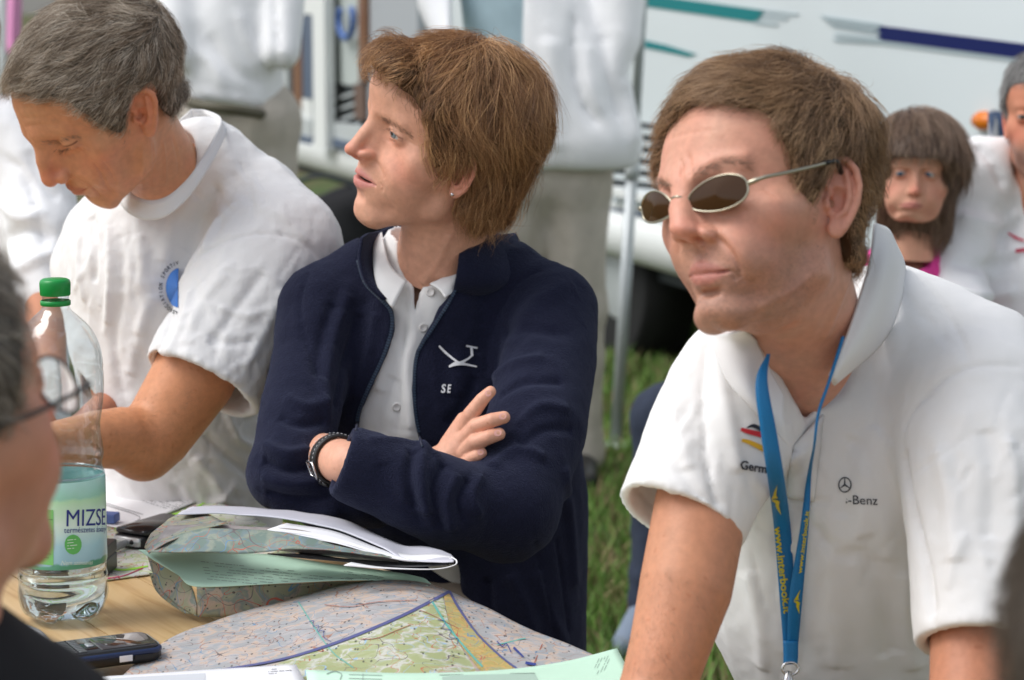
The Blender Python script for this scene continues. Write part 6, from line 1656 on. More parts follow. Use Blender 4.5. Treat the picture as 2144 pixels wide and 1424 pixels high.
emb(thick([(330, 1424), (480, 1402), (600, 1380), (720, 1342), (840, 1292), (941, 1240)], [4, 4, 5, 6, 6, 6]) + thick([(941, 1240), (960, 1275), (1000, 1330), (1050, 1378), (1085, 1404)], [5, 5, 4, 4, 4]), parent=big, mat=BORDER, bv=bigb, name='border_line', off=0.0012)
emb(thick([(905, 1262), (935, 1310), (975, 1360), (1010, 1398)], [4, 4, 4, 4]) + thick([(625, 1262), (690, 1360), (740, 1400)], [2, 2, 2]) + thick([(1040, 1352), (1100, 1338)], [2, 2]), parent=big, mat=pmat('teal_line', (0.12, 0.42, 0.36), rough=0.5), bv=bigb, name='river_line', off=0.0011)
emb(thick([(1075, 1358), (1096, 1378)], [5, 3]) + thick([(1100, 1390), (1122, 1394)], [6, 5]) + thick([(1040, 1345), (1052, 1356), (1060, 1350), (1070, 1368)], [2, 2, 2, 2]) +
    thick([(648, 1304), (658, 1302), (656, 1314), (668, 1312), (666, 1324), (679, 1322), (678, 1336), (694, 1346)], [1.1] * 4) + thick([(916, 1300), (932, 1304), (926, 1318), (944, 1322), (940, 1336), (958, 1340), (956, 1352)], [1.1] * 4), parent=big, mat=INK_B, bv=bigb, name='handwriting', off=0.0014)
emb(thick([(680, 1268), (735, 1272), (790, 1262), (870, 1258)], [1] * 4) + thick([(1135, 1350), (1118, 1392)], [2, 2]) + thick([(755, 1340), (790, 1338), (830, 1322), (860, 1310)], [1.2] * 4) + thick([(880, 1280), (905, 1290), (960, 1318)], [1] * 3), parent=big, mat=pmat('road_brown', (0.35, 0.10, 0.06)), bv=bigb, name='road_line', off=0.0011)
# mint and white sheets at the bottom of the picture
ms, msb = sheet('sheet_of_paper', zgrid([[(640, 1403, .790), (850, 1410, .790), (1040, 1404, .786), (1180, 1386, .782), (1292, 1358, .782)], [(650, 1480, .775), (850, 1480, .775), (1050, 1472, .775), (1200, 1450, .775), (1326, 1424, .775)], [(660, 1600, .760), (850, 1600, .760), (1050, 1600, .760), (1200, 1570, .760), (1380, 1540, .760)]]), 0.0008, PAPER_G,
      label='mint-green printed form lying across the near edge of the open chart', cat='paper')
dashes('small_print', msb, (1280, 1372), (-0.42, 0.9), (-0.9, 0.25), 5, 40, INK_G, ms, lh=1.2, gap=7)
emb(thick([(684, 1412), (700, 1406), (715, 1412), (712, 1424)], [1.6] * 4) + thick([(730, 1413), (800, 1415)], [1, 1]) + thick([(730, 1421), (800, 1423)], [1, 1]) + thick([(760, 1411), (760, 1430)], [1, 1]) + thick([(920, 1414), (1120, 1410)], [1.2, 1.2]), parent=ms, mat=INK_G, bv=msb, name='form_rule', off=0.0005)
fillpoly('form_panel', [(925, 1418), (960, 1414), (1120, 1411), (1135, 1440), (930, 1446)], msb, pmat('panel_grey', srgb(165, 190, 175), rough=0.6), ms, 0.0004, step=12)
w2, w2b = sheet('sheet_of_paper', zgrid([[(170, 1420, .778), (300, 1412, .778), (450, 1402, .779), (620, 1392, .780)], [(150, 1500, .772), (300, 1490, .772), (450, 1480, .772), (650, 1450, .772)], [(150, 1600, .76), (300, 1600, .76), (450, 1600, .76), (700, 1560, .76)]]), 0.0008, PAPER,
      label='white printed sheet at the near edge of the table beside the smartphone', cat='paper')
fillpoly('form_panel', [(235, 1421), (430, 1410), (432, 1440), (236, 1446)], w2b, pmat('panel_pale', (0.55, 0.57, 0.60), rough=0.6), w2, 0.0004, step=12)
dashes('small_print', w2b, (560, 1402), (0.99, -0.06), (0.2, 0.9), 3, 50, INK, w2, lh=1.0, gap=5)
w3, _ = sheet('sheet_of_paper', zgrid([[(1270, 1392, .776), (1330, 1400, .772), (1390, 1424, .768)], [(1300, 1440, .774), (1360, 1450, .770), (1420, 1470, .766)], [(1330, 1560, .76), (1390, 1560, .76), (1450, 1570, .758)]]), 0.0008, PAPER,
      label='corner of a white sheet sticking out under the mint-green form', cat='paper')
w4, w4b = sheet('sheet_of_paper', zgrid([[(-60, 1310, .757), (20, 1302, .765), (80, 1318, .760), (108, 1345, .750)], [(-60, 1345, .757), (10, 1345, .772), (70, 1352, .765), (104, 1368, .750)], [(-60, 1400, .750), (10, 1400, .752), (60, 1395, .752), (95, 1390, .748)]]), 0.0008, PAPER,
      label='curled white slip of paper beside the smartphone keyboard', cat='paper')
dashes('small_print', w4b, (20, 1318), (0.95, 0.25), (-0.1, 1), 5, 60, INK, w4, lh=1.0, gap=8)

# smartphone with keyboard
ph = empty('smartphone', onz(210, 1385, .7535), 'dark blue smartphone with a small keyboard lying in front of the water bottle', 'phone')
pc = onz(205, 1386, .7535); a_ph = onz(330, 1352, .7535) - onz(80, 1384, .7535); a_ph /= np.linalg.norm(a_ph); b_ph = np.cross([0, 0, 1], a_ph)
PRM = np.stack([a_ph, b_ph, [0, 0, 1]], 1)
def phb(name, c, s, mat, bev, ee=0.0):
    v, f_ = box_vf(c, s, bev=bev); return mesh_obj(name, v @ PRM.T + pc, f_, mat, ph)
phb('body', (0, 0.005, 0.0078), (0.119, 0.062, 0.0145), BLACKP, 0.012)
phb('bezel_band', (0, 0.005, 0.0115), (0.1205, 0.0635, 0.005), pmat('navy_plastic', (0.015, 0.03, 0.09), rough=0.3), 0.0125)
phb('face_plate', (0, 0.005, 0.0152), (0.114, 0.057, 0.0016), pmat('black_gloss', (0.01, 0.01, 0.011), rough=0.12, coat=0.5), 0.010)
phb('screen', (0.024, 0.005, 0.0163), (0.050, 0.044, 0.001), pmat('screen_glass', (0.035, 0.025, 0.022), rough=0.06, coat=0.8), 0.002)
phb('silver_rim', (0.056, 0.005, 0.0150), (0.005, 0.040, 0.0018), pmat('silver_plastic2', (0.55, 0.56, 0.56), rough=0.3, metal=0.7), 0.002)
phb('card_slot', (0.020, -0.0268, 0.0075), (0.013, 0.001, 0.006), PAPER, 0.0003)
phb('side_button', (0.038, -0.0268, 0.0070), (0.018, 0.0012, 0.005), BLACKP, 0.0004)
KEYM = pmat('key_grey', (0.10, 0.105, 0.11), rough=0.3)
for r in range(4):
    for c in range(8):
        phb('key', (-0.048 + r * 0.0095, -0.016 + c * 0.006, 0.0166), (0.0078, 0.0046, 0.0016), KEYM, 0.001)
phb('track_key', (-0.007, 0.005, 0.0166), (0.007, 0.012, 0.0016), pmat('silver_plastic3', (0.4, 0.42, 0.44), rough=0.25, metal=0.5), 0.002)

# ------------------------------------------------------------------ water bottle
bt = empty('water_bottle', onz(122, 1300, .742), 'clear plastic mineral water bottle with green cap and green label standing on the table', 'bottle')
bc = onz(134, 1292, .7425)
PET = bpy.data.materials.new('clear_plastic'); PET.use_nodes = True
_n, _l = PET.node_tree.nodes, PET.node_tree.links; _n.remove(_n['Principled BSDF'])
_tr = _n.new('ShaderNodeBsdfTransparent'); _tr.inputs['Color'].default_value = (0.90, 0.955, 0.985, 1); _gs = _n.new('ShaderNodeBsdfGlossy'); _gs.inputs['Roughness'].default_value = 0.06
_lw = _n.new('ShaderNodeLayerWeight'); _lw.inputs['Blend'].default_value = 0.25; _pw = _n.new('ShaderNodeMath'); _pw.operation = 'MULTIPLY_ADD'; _pw.inputs[1].default_value = 0.55; _pw.inputs[2].default_value = 0.05; _l.new(_lw.outputs['Facing'], _pw.inputs[0]); _ms = _n.new('ShaderNodeMixShader')
_w = _n.new('ShaderNodeTexNoise'); _w.inputs['Scale'].default_value = 45; _t = _n.new('ShaderNodeTexCoord'); _l.new(_t.outputs['Object'], _w.inputs['Vector']); _bp = _n.new('ShaderNodeBump'); _bp.inputs['Strength'].default_value = 0.5; _bp.inputs['Distance'].default_value = 0.003; _l.new(_w.outputs[0], _bp.inputs['Height']); _l.new(_bp.outputs[0], _gs.inputs['Normal'])
_l.new(_pw.outputs[0], _ms.inputs[0]); _l.new(_tr.outputs[0], _ms.inputs[1]); _l.new(_gs.outputs[0], _ms.inputs[2]); _l.new(_ms.outputs[0], _n['Material Output'].inputs['Surface'])
WATER = bpy.data.materials.new('water'); WATER.use_nodes = True
_b = WATER.node_tree.nodes['Principled BSDF']; _b.inputs['Base Color'].default_value = (0.93, 0.975, 0.98, 1); _b.inputs['Transmission Weight'].default_value = 1.0; _b.inputs['Roughness'].default_value = 0.0; _b.inputs['IOR'].default_value = 1.33
prof = [(0.002, 0.006), (0.020, 0.003), (0.032, 0.000), (0.042, 0.006), (0.0465, 0.018), (0.0475, 0.030), (0.0462, 0.040), (0.0475, 0.046), (0.0455, 0.054), (0.0465, 0.060), (0.0465, 0.150), (0.0462, 0.156), (0.0440, 0.166), (0.0460, 0.176), (0.0455, 0.184), (0.0435, 0.198), (0.0430, 0.208), (0.0445, 0.218), (0.0468, 0.232), (0.0478, 0.248), (0.0478, 0.262), (0.0472, 0.266), (0.0476, 0.270), (0.0462, 0.284), (0.0420, 0.298), (0.0340, 0.312), (0.0230, 0.323), (0.0155, 0.330), (0.0140, 0.336), (0.0140, 0.346)]
def lathe(pr, n=64, petal=True, close=False):
    V = []; F = []; pp = catmull(pr, 3) if len(pr) > 4 else np.array(pr)
    for r, z in pp:
        for k in range(n):
            a = 2 * math.pi * k / n; rr = r
            if petal and z < 0.026: rr = r * (1 - 0.10 * (1 - z / 0.026) * (0.5 + 0.5 * math.cos(5 * a))); 
            zz = z
            if petal and r < 0.040 and z < 0.02: zz = z + 0.010 * (0.5 + 0.5 * math.cos(5 * a)) * (r / 0.04)
            V.append((rr * math.cos(a), rr * math.sin(a), zz))
    m = len(pp)
    for i in range(m - 1):
        for k in range(n): F.append((i * n + k, i * n + (k + 1) % n, (i + 1) * n + (k + 1) % n, (i + 1) * n + k))
    if close: F.append(tuple(range(n))[::-1]); F.append(tuple((m - 1) * n + k for k in range(n)))
    return np.array(V), F
v, f_ = lathe(prof)
mesh_obj('plastic_shell', v + bc, f_, PET, bt)
wprof = [(r - 0.0012, max(z, 0.004) + 0.0008) for r, z in prof if z <= 0.150] + [(0.0452, 0.137)]
wprof = [(0.003, 0.008)] + [(r - 0.0012, z + 0.0012) for r, z in prof[1:10]] + [(0.0453, 0.100), (0.0453, 0.132)]
v, f_ = lathe(wprof, close=True); mesh_obj('water', v + bc, f_, WATER, bt)
capp = [(0.0002, 0.3625), (0.0125, 0.3625), (0.0152, 0.3610), (0.0158, 0.358), (0.0158, 0.346), (0.0152, 0.345)]
GCAP = pmat('green_cap', (0.005, 0.26, 0.045), rough=0.35)
V_, F_ = [], []
pp = np.array(capp)
for r, z in pp:
    for k in range(72): V_.append((r * (1 + (0.018 if k % 2 else 0) * (0.003 < 0.361 - z)), 0, 0)) if False else V_.append(((r + (0.0004 if (k % 2 and 0.346 < z < 0.3605) else 0)) * math.cos(2 * math.pi * k / 72), (r + (0.0004 if (k % 2 and 0.346 < z < 0.3605) else 0)) * math.sin(2 * math.pi * k / 72), z))
F_ = [(i * 72 + (k + 1) % 72, i * 72 + k, (i + 1) * 72 + k, (i + 1) * 72 + (k + 1) % 72) for i in range(len(pp) - 1) for k in range(72)]
mesh_obj('cap', np.array(V_) + bc, F_, GCAP, bt)
v, f_ = lathe([(0.0150, 0.3345), (0.0158, 0.3352), (0.0158, 0.3392), (0.0148, 0.340)], 48, False); mesh_obj('cap_ring', v + bc, f_, GCAP, bt)
# label: a printed sleeve round the bottle
LAB = bpy.data.materials.new('bottle_label'); LAB.use_nodes = True
_n, _l = LAB.node_tree.nodes, LAB.node_tree.links; _b = _n['Principled BSDF']; _b.inputs['Roughness'].default_value = 0.3; _b.inputs['Coat Weight'].default_value = 0.3
_t = _n.new('ShaderNodeTexCoord'); _s = _n.new('ShaderNodeSeparateXYZ'); _l.new(_t.outputs['Object'], _s.inputs[0])
_nz = _n.new('ShaderNodeTexNoise'); _nz.inputs['Scale'].default_value = 60; _l.new(_t.outputs['Object'], _nz.inputs['Vector'])
_mm = _n.new('ShaderNodeMath'); _mm.operation = 'MULTIPLY_ADD'; _l.new(_nz.outputs[0], _mm.inputs[0]); _mm.inputs[1].default_value = 0.012; _l.new(_s.outputs['Z'], _mm.inputs[2])
_mr = _n.new('ShaderNodeMapRange'); _mr.inputs[1].default_value = 0.060; _mr.inputs[2].default_value = 0.162; _l.new(_mm.outputs[0], _mr.inputs[0])
_r = _n.new('ShaderNodeValToRGB'); _e = _r.color_ramp.elements
stops = [(0.0, (0.10, 0.34, 0.22)), (0.13, (0.10, 0.36, 0.22)), (0.15, (0.36, 0.62, 0.72)), (0.30, (0.42, 0.70, 0.78)), (0.42, (0.58, 0.82, 0.80)), (0.55, (0.70, 0.86, 0.74)), (0.78, (0.50, 0.78, 0.48)), (0.82, (0.34, 0.66, 0.50)), (0.95, (0.44, 0.74, 0.66))]
while len(_e) < len(stops): _e.new(0.5)
for q, (p, c) in zip(_e, stops): q.position = p; q.color = (*c, 1)
_l.new(_mr.outputs[0], _r.inputs[0]); _l.new(_r.outputs[0], _b.inputs['Base Color'])
v, f_ = lathe([(0.0468, 0.062), (0.0472, 0.064), (0.0472, 0.152), (0.0468, 0.154)], 72, False)
labo = mesh_obj('label', v, f_, LAB, bt); labo.location = Vector(bc) - Vector(bt.location); lbv_ = bvh_of(v + bc, np.array(f_))
NAVYINK = pmat('label_navy', (0.02, 0.035, 0.22), rough=0.4); LWHITE = pmat('label_white', (0.75, 0.85, 0.75), rough=0.4); LGREEN = pmat('label_green', (0.13, 0.50, 0.12), rough=0.4); LPAN = pmat('label_panel', (0.22, 0.60, 0.18), rough=0.4)
def lab_text(s, o, ux, size, mat, sx=1.0, bold=False, shear=0.0, off=0.0005):
    v2, f2 = text_px(s, o, ux, (0.02, -1), size, bold=bold, sx=sx, shear=shear); th_ = (v2[:, 0] - 131) / 93; v2[:, 0] = 131 + 93 * np.sin(np.clip(th_, -1.45, 1.45)); f2 = [q for q in f2 if max(th_[i] for i in q) < 1.35]; print_on('label_text', v2, f2, lbv_, mat, labo, off)
def fill2(pts, mat, off=0.0003): fillpoly('label_panel', pts, lbv_, mat, labo, off, step=10)
fill2([(58, 1064), (112, 1068), (112, 1184), (58, 1178)], LPAN)
cpts = [(153 + 18 * math.cos(a), 1140 + 21 * math.sin(a)) for a in np.linspace(0, 2 * math.pi, 20, endpoint=False)]
fill2(cpts, LGREEN, 0.0005)
lab_text('MIZSE', (136, 1102), (1, -0.03), 50, NAVYINK, sx=0.86)
lab_text('természetes ásványvíz', (134, 1116), (1, -0.03), 17, NAVYINK, sx=0.86)
lab_text('Nem szénsavas', (127, 1183), (1, -0.02), 13, LWHITE, sx=0.9, shear=0.3)
dashes('label_text', lbv_, (66, 1078), (1, 0.03), (0, 1), 12, 42, pmat('label_dark', (0.03, 0.16, 0.06)), labo, lh=1.2, gap=8, off=0.0006)
dashes('label_text', lbv_, (141, 1130), (1, -0.1), (0, 1), 4, 24, LWHITE, labo, lh=1.4, gap=6, off=0.0008)
# ================================================================== other people around
def simple_head(hd, pr, parent, skin, hair=None, hres=0.22, necks=(), eyes=None, **kw):
    return build_body(parent, hd, pr, skin, necks, hres=hres, mat=SKIN_M, **kw)

# girl with a fringe
G_ = person(1905, 900, 4.25, 'small girl with long brown hair, a fringe and a pink top')
G_PR = {'fem': 1.0, 'jaw': 0.93, 'nose': 0.8, 'nosew': 0.85, 'brow': 0.1, 'eye': 0.5, 'tip': (0, 10.4, -1.9), 'red': 1.2, 'lips': 0.9, 'freckle': 0}
G_HEAD = Head(G_PR, 166, -8, -3, P(1919, 380, 4.27), 0.86, [((-3.15, 8.7, 1.5), (1945, 366)), ((3.15, 8.7, 1.5), (1887, 364)), ((0, 11.2, -2), (1917, 400)), ((0, 10, -5.4), (1908, 431)), ((0, 8.5, -10.4), (1898, 460))])
g_neck = G_HEAD.canon([P(1905, 560, 4.33)])[0]
gb, gV, gQ, gbv = simple_head(G_HEAD, G_PR, G_, srgb(214, 160, 135), necks=[(cone((0, -1.5, -4), g_neck, 4.3, 4.8), 1.5)],
    extra=[([('u', limb([(1905, 600, 4.36, 60), (1905, 800, 4.40, 70)]), 0.02), ('u', limb([(1850, 570, 4.36, 34), (1840, 700, 4.3, 30), (1850, 800, 4.15, 26)]), 0.02)], bounds([(1780, 900, 4.5), (2000, 500, 4.1)], 0.05), 0.008, srgb(214, 160, 135))])
for s in (-1, 1): eye_mesh(G_HEAD, s, (0.25, -0.1), (0.06, 0.12, 0.2), G_)
GH = dict(th=1.75, capmat=pmat('hair_under_child', (0.06, 0.035, 0.022), rough=0.6), mat=hairmat('hair_child', (0.09, 0.05, 0.03), (0.20, 0.12, 0.075), (0.42, 0.30, 0.21)),
    poly=[(12, 6.2), (7.9, 5.8), (6.3, 3.8), (5.2, -3), (4.2, -11), (-3, -13), (-15, -9.0), (-15, 18), (12, 18)], recess=0.0,
    strokes=[[(1900, 200), (1890, 260), (1880, 330)], [(1920, 200), (1940, 260), (1955, 330)], [(1880, 200), (1850, 260), (1840, 350)], [(1950, 210), (1985, 280), (1992, 380), (1985, 470)], [(1850, 240), (1835, 340), (1845, 420)]],
    whorl=(0, 2, 13), down=1.2, extra=[('s', ell((0, 9.5, -4), (5.4, 6, 8.6)), 0.8)], h=0.3,
    layers=[dict(n=6000, len=lambda X: 0.022 + 0.06 * np.clip((6 - G_HEAD.canon(X)[:, 1]) / 4, 0, 1), l1=0.006, steps=7, jit=0.1, clump=0.3, r=0.00025)])
do_hair(G_HEAD, G_PR, G_, 'hair', GH)
PINK = pmat('pink_cotton', (0.75, 0.05, 0.30), rough=0.7, noise=0.2, nscale=60)
cloth('top', [('u', limb([(1905, 560, 4.34, 60), (1905, 700, 4.40, 85), (1905, 900, 4.42, 90)]), 0.02), ('u', limb([(1850, 560, 4.36, 42), (1830, 640, 4.33, 44)]), 0.02), ('u', limb([(1960, 560, 4.36, 42), (1975, 640, 4.33, 44)]), 0.02), ('s', limb([(1905, 545, 4.32, 40), (1905, 500, 4.28, 46)]), 0.01)],
      bounds([(1770, 980, 4.6), (2040, 480, 4.2)], 0.05), 0.007, PINK, G_, wr=(0.006, (22, 22, 22)), seed=5)
cloth('trousers', [('u', limb([(1905, 900, 4.42, 90), (1880, 960, 4.2, 70), (1860, 1000, 4.0, 60)]), 0.03), ('u', cone(P(1860, 1000, 4.0), P(1850, 1330, 3.98), 0.05, 0.04), 0.02)], (P(1740, 1440, 3.8), P(2040, 840, 4.7)), 0.012, KHAKI, G_)

# man at the right edge
E_ = person(2180, 900, 4.4, 'grey-haired bearded man in white T-shirt cut off by the right edge')
E_PR = {'beard': 0.6, 'beardcol': (0.35, 0.33, 0.31), 'jaw': 1.0, 'brow': 1.2, 'eye': 0.3, 'red': 1.3, 'freckle': 0}
E_HEAD = Head(E_PR, 160, 0, 2, P(2196, 258, 4.35), 1.02, None)
eb_, eV, eQ, ebv = simple_head(E_HEAD, E_PR, E_, srgb(196, 132, 104), necks=[(cone((0, -1.5, -4), E_HEAD.canon([P(2185, 430, 4.42)])[0], 5.4, 6.2), 1.5)],
    extra=[([('u', limb([(2185, 470, 4.45, 90), (2190, 800, 4.5, 120)]), 0.03), ('u', limb([(2025, 380, 4.42, 55), (2000, 560, 4.36, 46), (2000, 760, 4.2, 40), (2080, 800, 4.05, 34)]), 0.02)], bounds([(1930, 900, 4.7), (2360, 330, 3.95)], 0.05), 0.009, srgb(190, 125, 95))])
for s in (-1, 1): eye_mesh(E_HEAD, s, (0.1, 0), (0.06, 0.05, 0.04), E_)
do_hair(E_HEAD, E_PR, E_, 'hair', dict(th=0.4, capmat=pmat('hair_under_dark_grey', (0.10, 0.095, 0.09), rough=0.6), mat=hairmat('hair_dark_grey', (0.08, 0.08, 0.08), (0.22, 0.21, 0.20), (0.5, 0.49, 0.47)),
    poly=R_HAIR['poly'], recess=0.4, strokes=[], h=0.3, layers=[dict(n=3500, len=0.022, l1=0.004, steps=5, jit=0.3, clump=0.5, r=0.00025)]))
_, ev, eq, etb = cloth('t_shirt', [('u', limb([(2190, 430, 4.45, 95), (2190, 620, 4.48, 175), (2190, 900, 4.52, 165)]), 0.0), ('u', limb([(2060, 370, 4.43, 75), (2180, 345, 4.46, 70), (2320, 380, 4.43, 75)]), 0.06), ('u', limb([(2040, 370, 4.42, 70), (2015, 470, 4.40, 68), (2005, 560, 4.36, 64), (2000, 740, 4.24, 60)]), 0.04), ('u', limb([(2330, 370, 4.42, 70), (2350, 560, 4.36, 64)]), 0.04),
       ('s', limb([(2183, 345, 4.38, 62), (2180, 300, 4.32, 66)]), 0.01)], bounds([(1900, 1000, 4.8), (2460, 270, 4.15)], 0.05), 0.008, WHITE_COTTON, E_, [([(2040, 300), (2080, 340), (2105, 400)], 10, -8), ([(2000, 450), (2080, 470), (2144, 440)], 16, 8), ([(1990, 540), (2060, 560), (2144, 540)], 16, -8), ([(1980, 600), (2060, 620), (2140, 610)], 14, 8)], wr=(0.006, (8, 8, 8)), seed=9)
emb(thick([(2112, 488), (2130, 500), (2146, 506)], [4, 6, 5]) + thick([(2128, 526), (2150, 524)], [8, 8]), parent=E_, mat=pmat('red_print2', (0.55, 0.05, 0.10)), bv=etb, name='print', off=0.004)
cloth('trousers', [('u', limb([(2190, 900, 4.52, 165), (2120, 960, 4.2, 100), (2080, 980, 4.0, 90)]), 0.03), ('u', cone(P(2080, 980, 4.0), P(2060, 1640, 3.98), 0.07, 0.05), 0.02)], (P(1900, 1690, 3.7), P(2460, 760, 4.95)), 0.016, GREY_TROUSER, E_)
ch_ = empty('folding_chair', P(2120, 700, 4.7) * [1, 1, 0], 'folding camp chair with dark blue back behind the bearded man', 'chair')
BLUEC = pmat('chair_blue', (0.03, 0.055, 0.11), rough=0.7); ALU = pmat('aluminium', (0.55, 0.56, 0.57), rough=0.35, metal=0.9)
G = grid_surface([[P(2072, 236, 4.82), P(2200, 228, 4.86), P(2300, 236, 4.82)], [P(2074, 400, 4.80), P(2200, 400, 4.84), P(2300, 400, 4.80)], [P(2076, 640, 4.74), P(2200, 640, 4.76), P(2300, 640, 4.74)]], 5, 5)
v, f_ = thick_grid(G, 0.012); mesh_obj('backrest', v, f_, BLUEC, ch_)
v, f_ = box_vf((0, 0, 0), (0.5, 0.48, 0.03), bev=0.02); mesh_obj('seat', v + P(2180, 900, 4.55) * [1, 1, 0] + [0, 0, 0.42], f_, BLUEC, ch_)
for x in (2080, 2296):
    v, f_ = tube([P(x, 232, 4.83), P(x, 640, 4.75), P(x, 1150, 4.66), P(x, 1160, 4.66) * [1, 1, 0] + [0, 0, 0.0]], 0.011, 10); mesh_obj('leg', v, f_, ALU, ch_)
    q = P(x, 900, 4.2) * [1, 1, 0]; v, f_ = tube([q + [0, .45, .43], q + [0, .1, .44], q + [0, 0, 0.0]], 0.011, 10); mesh_obj('leg', v, f_, ALU, ch_)

# person seated at the far left, only the white shirt shows
S_ = person(20, 900, 3.75, 'person in loose white shirt at the left edge behind the bent man')
_, sv_, sq_, sbv_ = cloth('shirt', [('u', limb([(-10, 300, 3.75, 90), (-30, 480, 3.8, 165), (-30, 900, 3.85, 170)]), 0.0), ('u', limb([(40, 290, 3.72, 85), (85, 420, 3.68, 78), (92, 620, 3.62, 66)]), 0.05), ('u', limb([(-120, 320, 3.8, 80), (-200, 620, 3.75, 70)]), 0.05)],
      bounds([(-340, 1000, 4.1), (220, 180, 3.4)], 0.05), 0.007, WHITE_COTTON, S_, [([(0, 325), (45, 360), (72, 420), (95, 540)], -10, -6), ([(0, 420), (50, 460), (90, 440)], 14, 7), ([(10, 500), (60, 480), (120, 500)], 14, -7), ([(20, 580), (80, 540), (130, 530)], 12, 6), ([(60, 300), (90, 380), (130, 420)], 14, -5)], wr=(0.005, (9, 9, 9)), seed=41)
S_HEAD = Head({'beard': 0}, 200, 0, 0, P(-120, 120, 3.75), 1.0, None)
simple_head(S_HEAD, {}, S_, srgb(200, 145, 120), hres=0.3, necks=[(cone((0, -1.5, -4), S_HEAD.canon([P(-30, 300, 3.78)])[0], 5, 5.5), 1.5)], extra=[([('u', limb([(92, 600, 3.62, 46), (100, 800, 3.5, 40), (60, 860, 3.3, 34)]), 0.01)], bounds([(-60, 940, 3.75), (190, 520, 3.2)], 0.05), 0.008, srgb(190, 130, 100))])
do_hair(S_HEAD, {}, S_, 'hair', dict(th=0.8, capmat=bpy.data.materials['hair_under_brown'], mat=bpy.data.materials['hair_brown'], poly=R_HAIR['poly'], strokes=[], h=0.4, layers=[dict(n=1500, len=0.02, steps=3, r=0.0003)]))
cloth('trousers', [('u', limb([(-30, 900, 3.85, 165), (-60, 1000, 3.5, 100)]), 0.03), ('u', cone(P(-60, 1000, 3.5), P(-60, 1000, 3.5) * [1, 1, 0] + [0, 0, 0.05], 0.07, 0.05), 0.02)], (P(-260, 1400, 3.2) * [1, 1, 0] + [0, 0, 0.02], P(160, 760, 4.1)), 0.016, GREY_TROUSER, S_)

# two people standing behind
def stander(px, d, label, seed):
    r = person(px, 900, d, label); return r
A1 = stander(490, 6.5, 'person standing behind the bent man in white jacket and grey trousers with a dark belt', 1)
def legs(root, px, d, top_y, hip_w, mat, foot=True, dx=0, name='trousers'):
    g0 = P(px, top_y, d); ops = []
    for s in (-1, 1):
        k = np.array([g0[0] + s * 0.10, g0[1] + 0.02, 0.50]); an = np.array([g0[0] + s * 0.11 + dx, g0[1] + 0.03, 0.08])
        ops += [('u', cone(g0 + [s * 0.085, 0, -0.02], k, 0.095, 0.075), 0.04), ('u', cone(k, an, 0.075, 0.062), 0.02)]
    ops.append(('u', cone(g0 + [-0.08, 0, 0.02], g0 + [0.08, 0, 0.02], 0.105, 0.105), 0.05))
    cloth(name, ops, (np.array([g0[0] - 0.35, g0[1] - 0.25, 0.03]), g0 + [0.35, 0.25, 0.22]), 0.014, mat, root, wr=(0.008, (9, 9, 5)), seed=int(px))
    for s in (-1, 1):
        a = np.array([g0[0] + s * 0.11 + dx, g0[1], 0.0]); v, q = surfnet(lambda X: run_ops([('u', cone(a + [0, 0.04, 0.05], a + [0, -0.16, 0.035], 0.05, 0.04), 0), ('s', half(a + [0, 0, 0.004], (0, 0, 1)), 0.002)], X), a - [0.1, 0.3, 0.02], a + [0.1, 0.15, 0.14], 0.012)
        mesh_obj('shoe', v, q, BLACKP, root)
def tall(root, px, d, skin, y_sh, hairm):
    """the part above the picture's upper edge: head on a neck"""
    hd = Head({}, 190, 0, 0, P(px, y_sh, d) + np.array([0, 0, 0.30]), 1.0, None)
    simple_head(hd, {}, root, skin, hres=0.35, necks=[(cone((0, -1.5, -4), (0, -2.5, -20), 5.2, 6), 1.5)])
    do_hair(hd, {}, root, 'hair', dict(th=0.8, capmat=bpy.data.materials['hair_under_brown'], mat=hairm, poly=R_HAIR['poly'], strokes=[], h=0.45, layers=[dict(n=1200, len=0.02, steps=3, r=0.0004)]))
tall(A1, 470, 6.5, srgb(205, 150, 125), -260, bpy.data.materials['hair_brown'])
legs(A1, 480, 6.5, 260, 0.17, GREY_TROUSER)
cloth('jacket', [('u', limb([(478, -270, 6.52, 95), (482, -60, 6.5, 118), (480, 160, 6.48, 112)]), 0.0), ('u', limb([(400, -240, 6.5, 52), (470, -270, 6.52, 55), (570, -240, 6.5, 52)]), 0.05), ('u', limb([(585, -230, 6.48, 55), (598, -60, 6.42, 46), (588, 110, 6.36, 38)]), 0.03), ('u', limb([(385, -230, 6.48, 55), (370, -60, 6.42, 46), (372, 110, 6.36, 38)]), 0.03), ('u', limb([(420, 205, 6.46, 42), (545, 220, 6.46, 36)]), 0.06), ('s', half(P(480, 238, 6.48), (-0.03, 0, 1)), 0.01)],
      bounds([(290, 260, 6.85), (700, -350, 6.2)], 0.05), 0.014, WHITE_COTTON, A1, [([(562, -80), (578, 60), (578, 170)], -10, -14), ([(400, 190), (480, 205), (560, 215)], 8, 7), ([(430, 60), (480, 140), (560, 180)], 12, -7), ([(400, 100), (450, 140), (470, 200)], 10, 7), ([(500, 20), (520, 90), (550, 150)], 10, 7)], wr=(0.004, (6, 6, 4)), seed=3, wr2=0.0)
v, f_ = tube(catmull([P(385, 208, 6.42), P(430, 222, 6.30), P(500, 232, 6.30), P(555, 240, 6.42), P(555, 240, 6.6), P(470, 215, 6.65), P(385, 208, 6.5)], 5), 0.014, 8); mesh_obj('belt', v, f_, pmat('belt_olive', (0.09, 0.08, 0.05), rough=0.6), A1)
B1 = stander(1110, 6.8, 'person standing behind the woman in open white jacket, pale blue shirt and grey trousers', 2)
tall(B1, 1110, 6.8, srgb(205, 150, 125), -250, bpy.data.materials['hair_brown'])
legs(B1, 1140, 6.85, 380, 0.17, GREY_TROUSER)
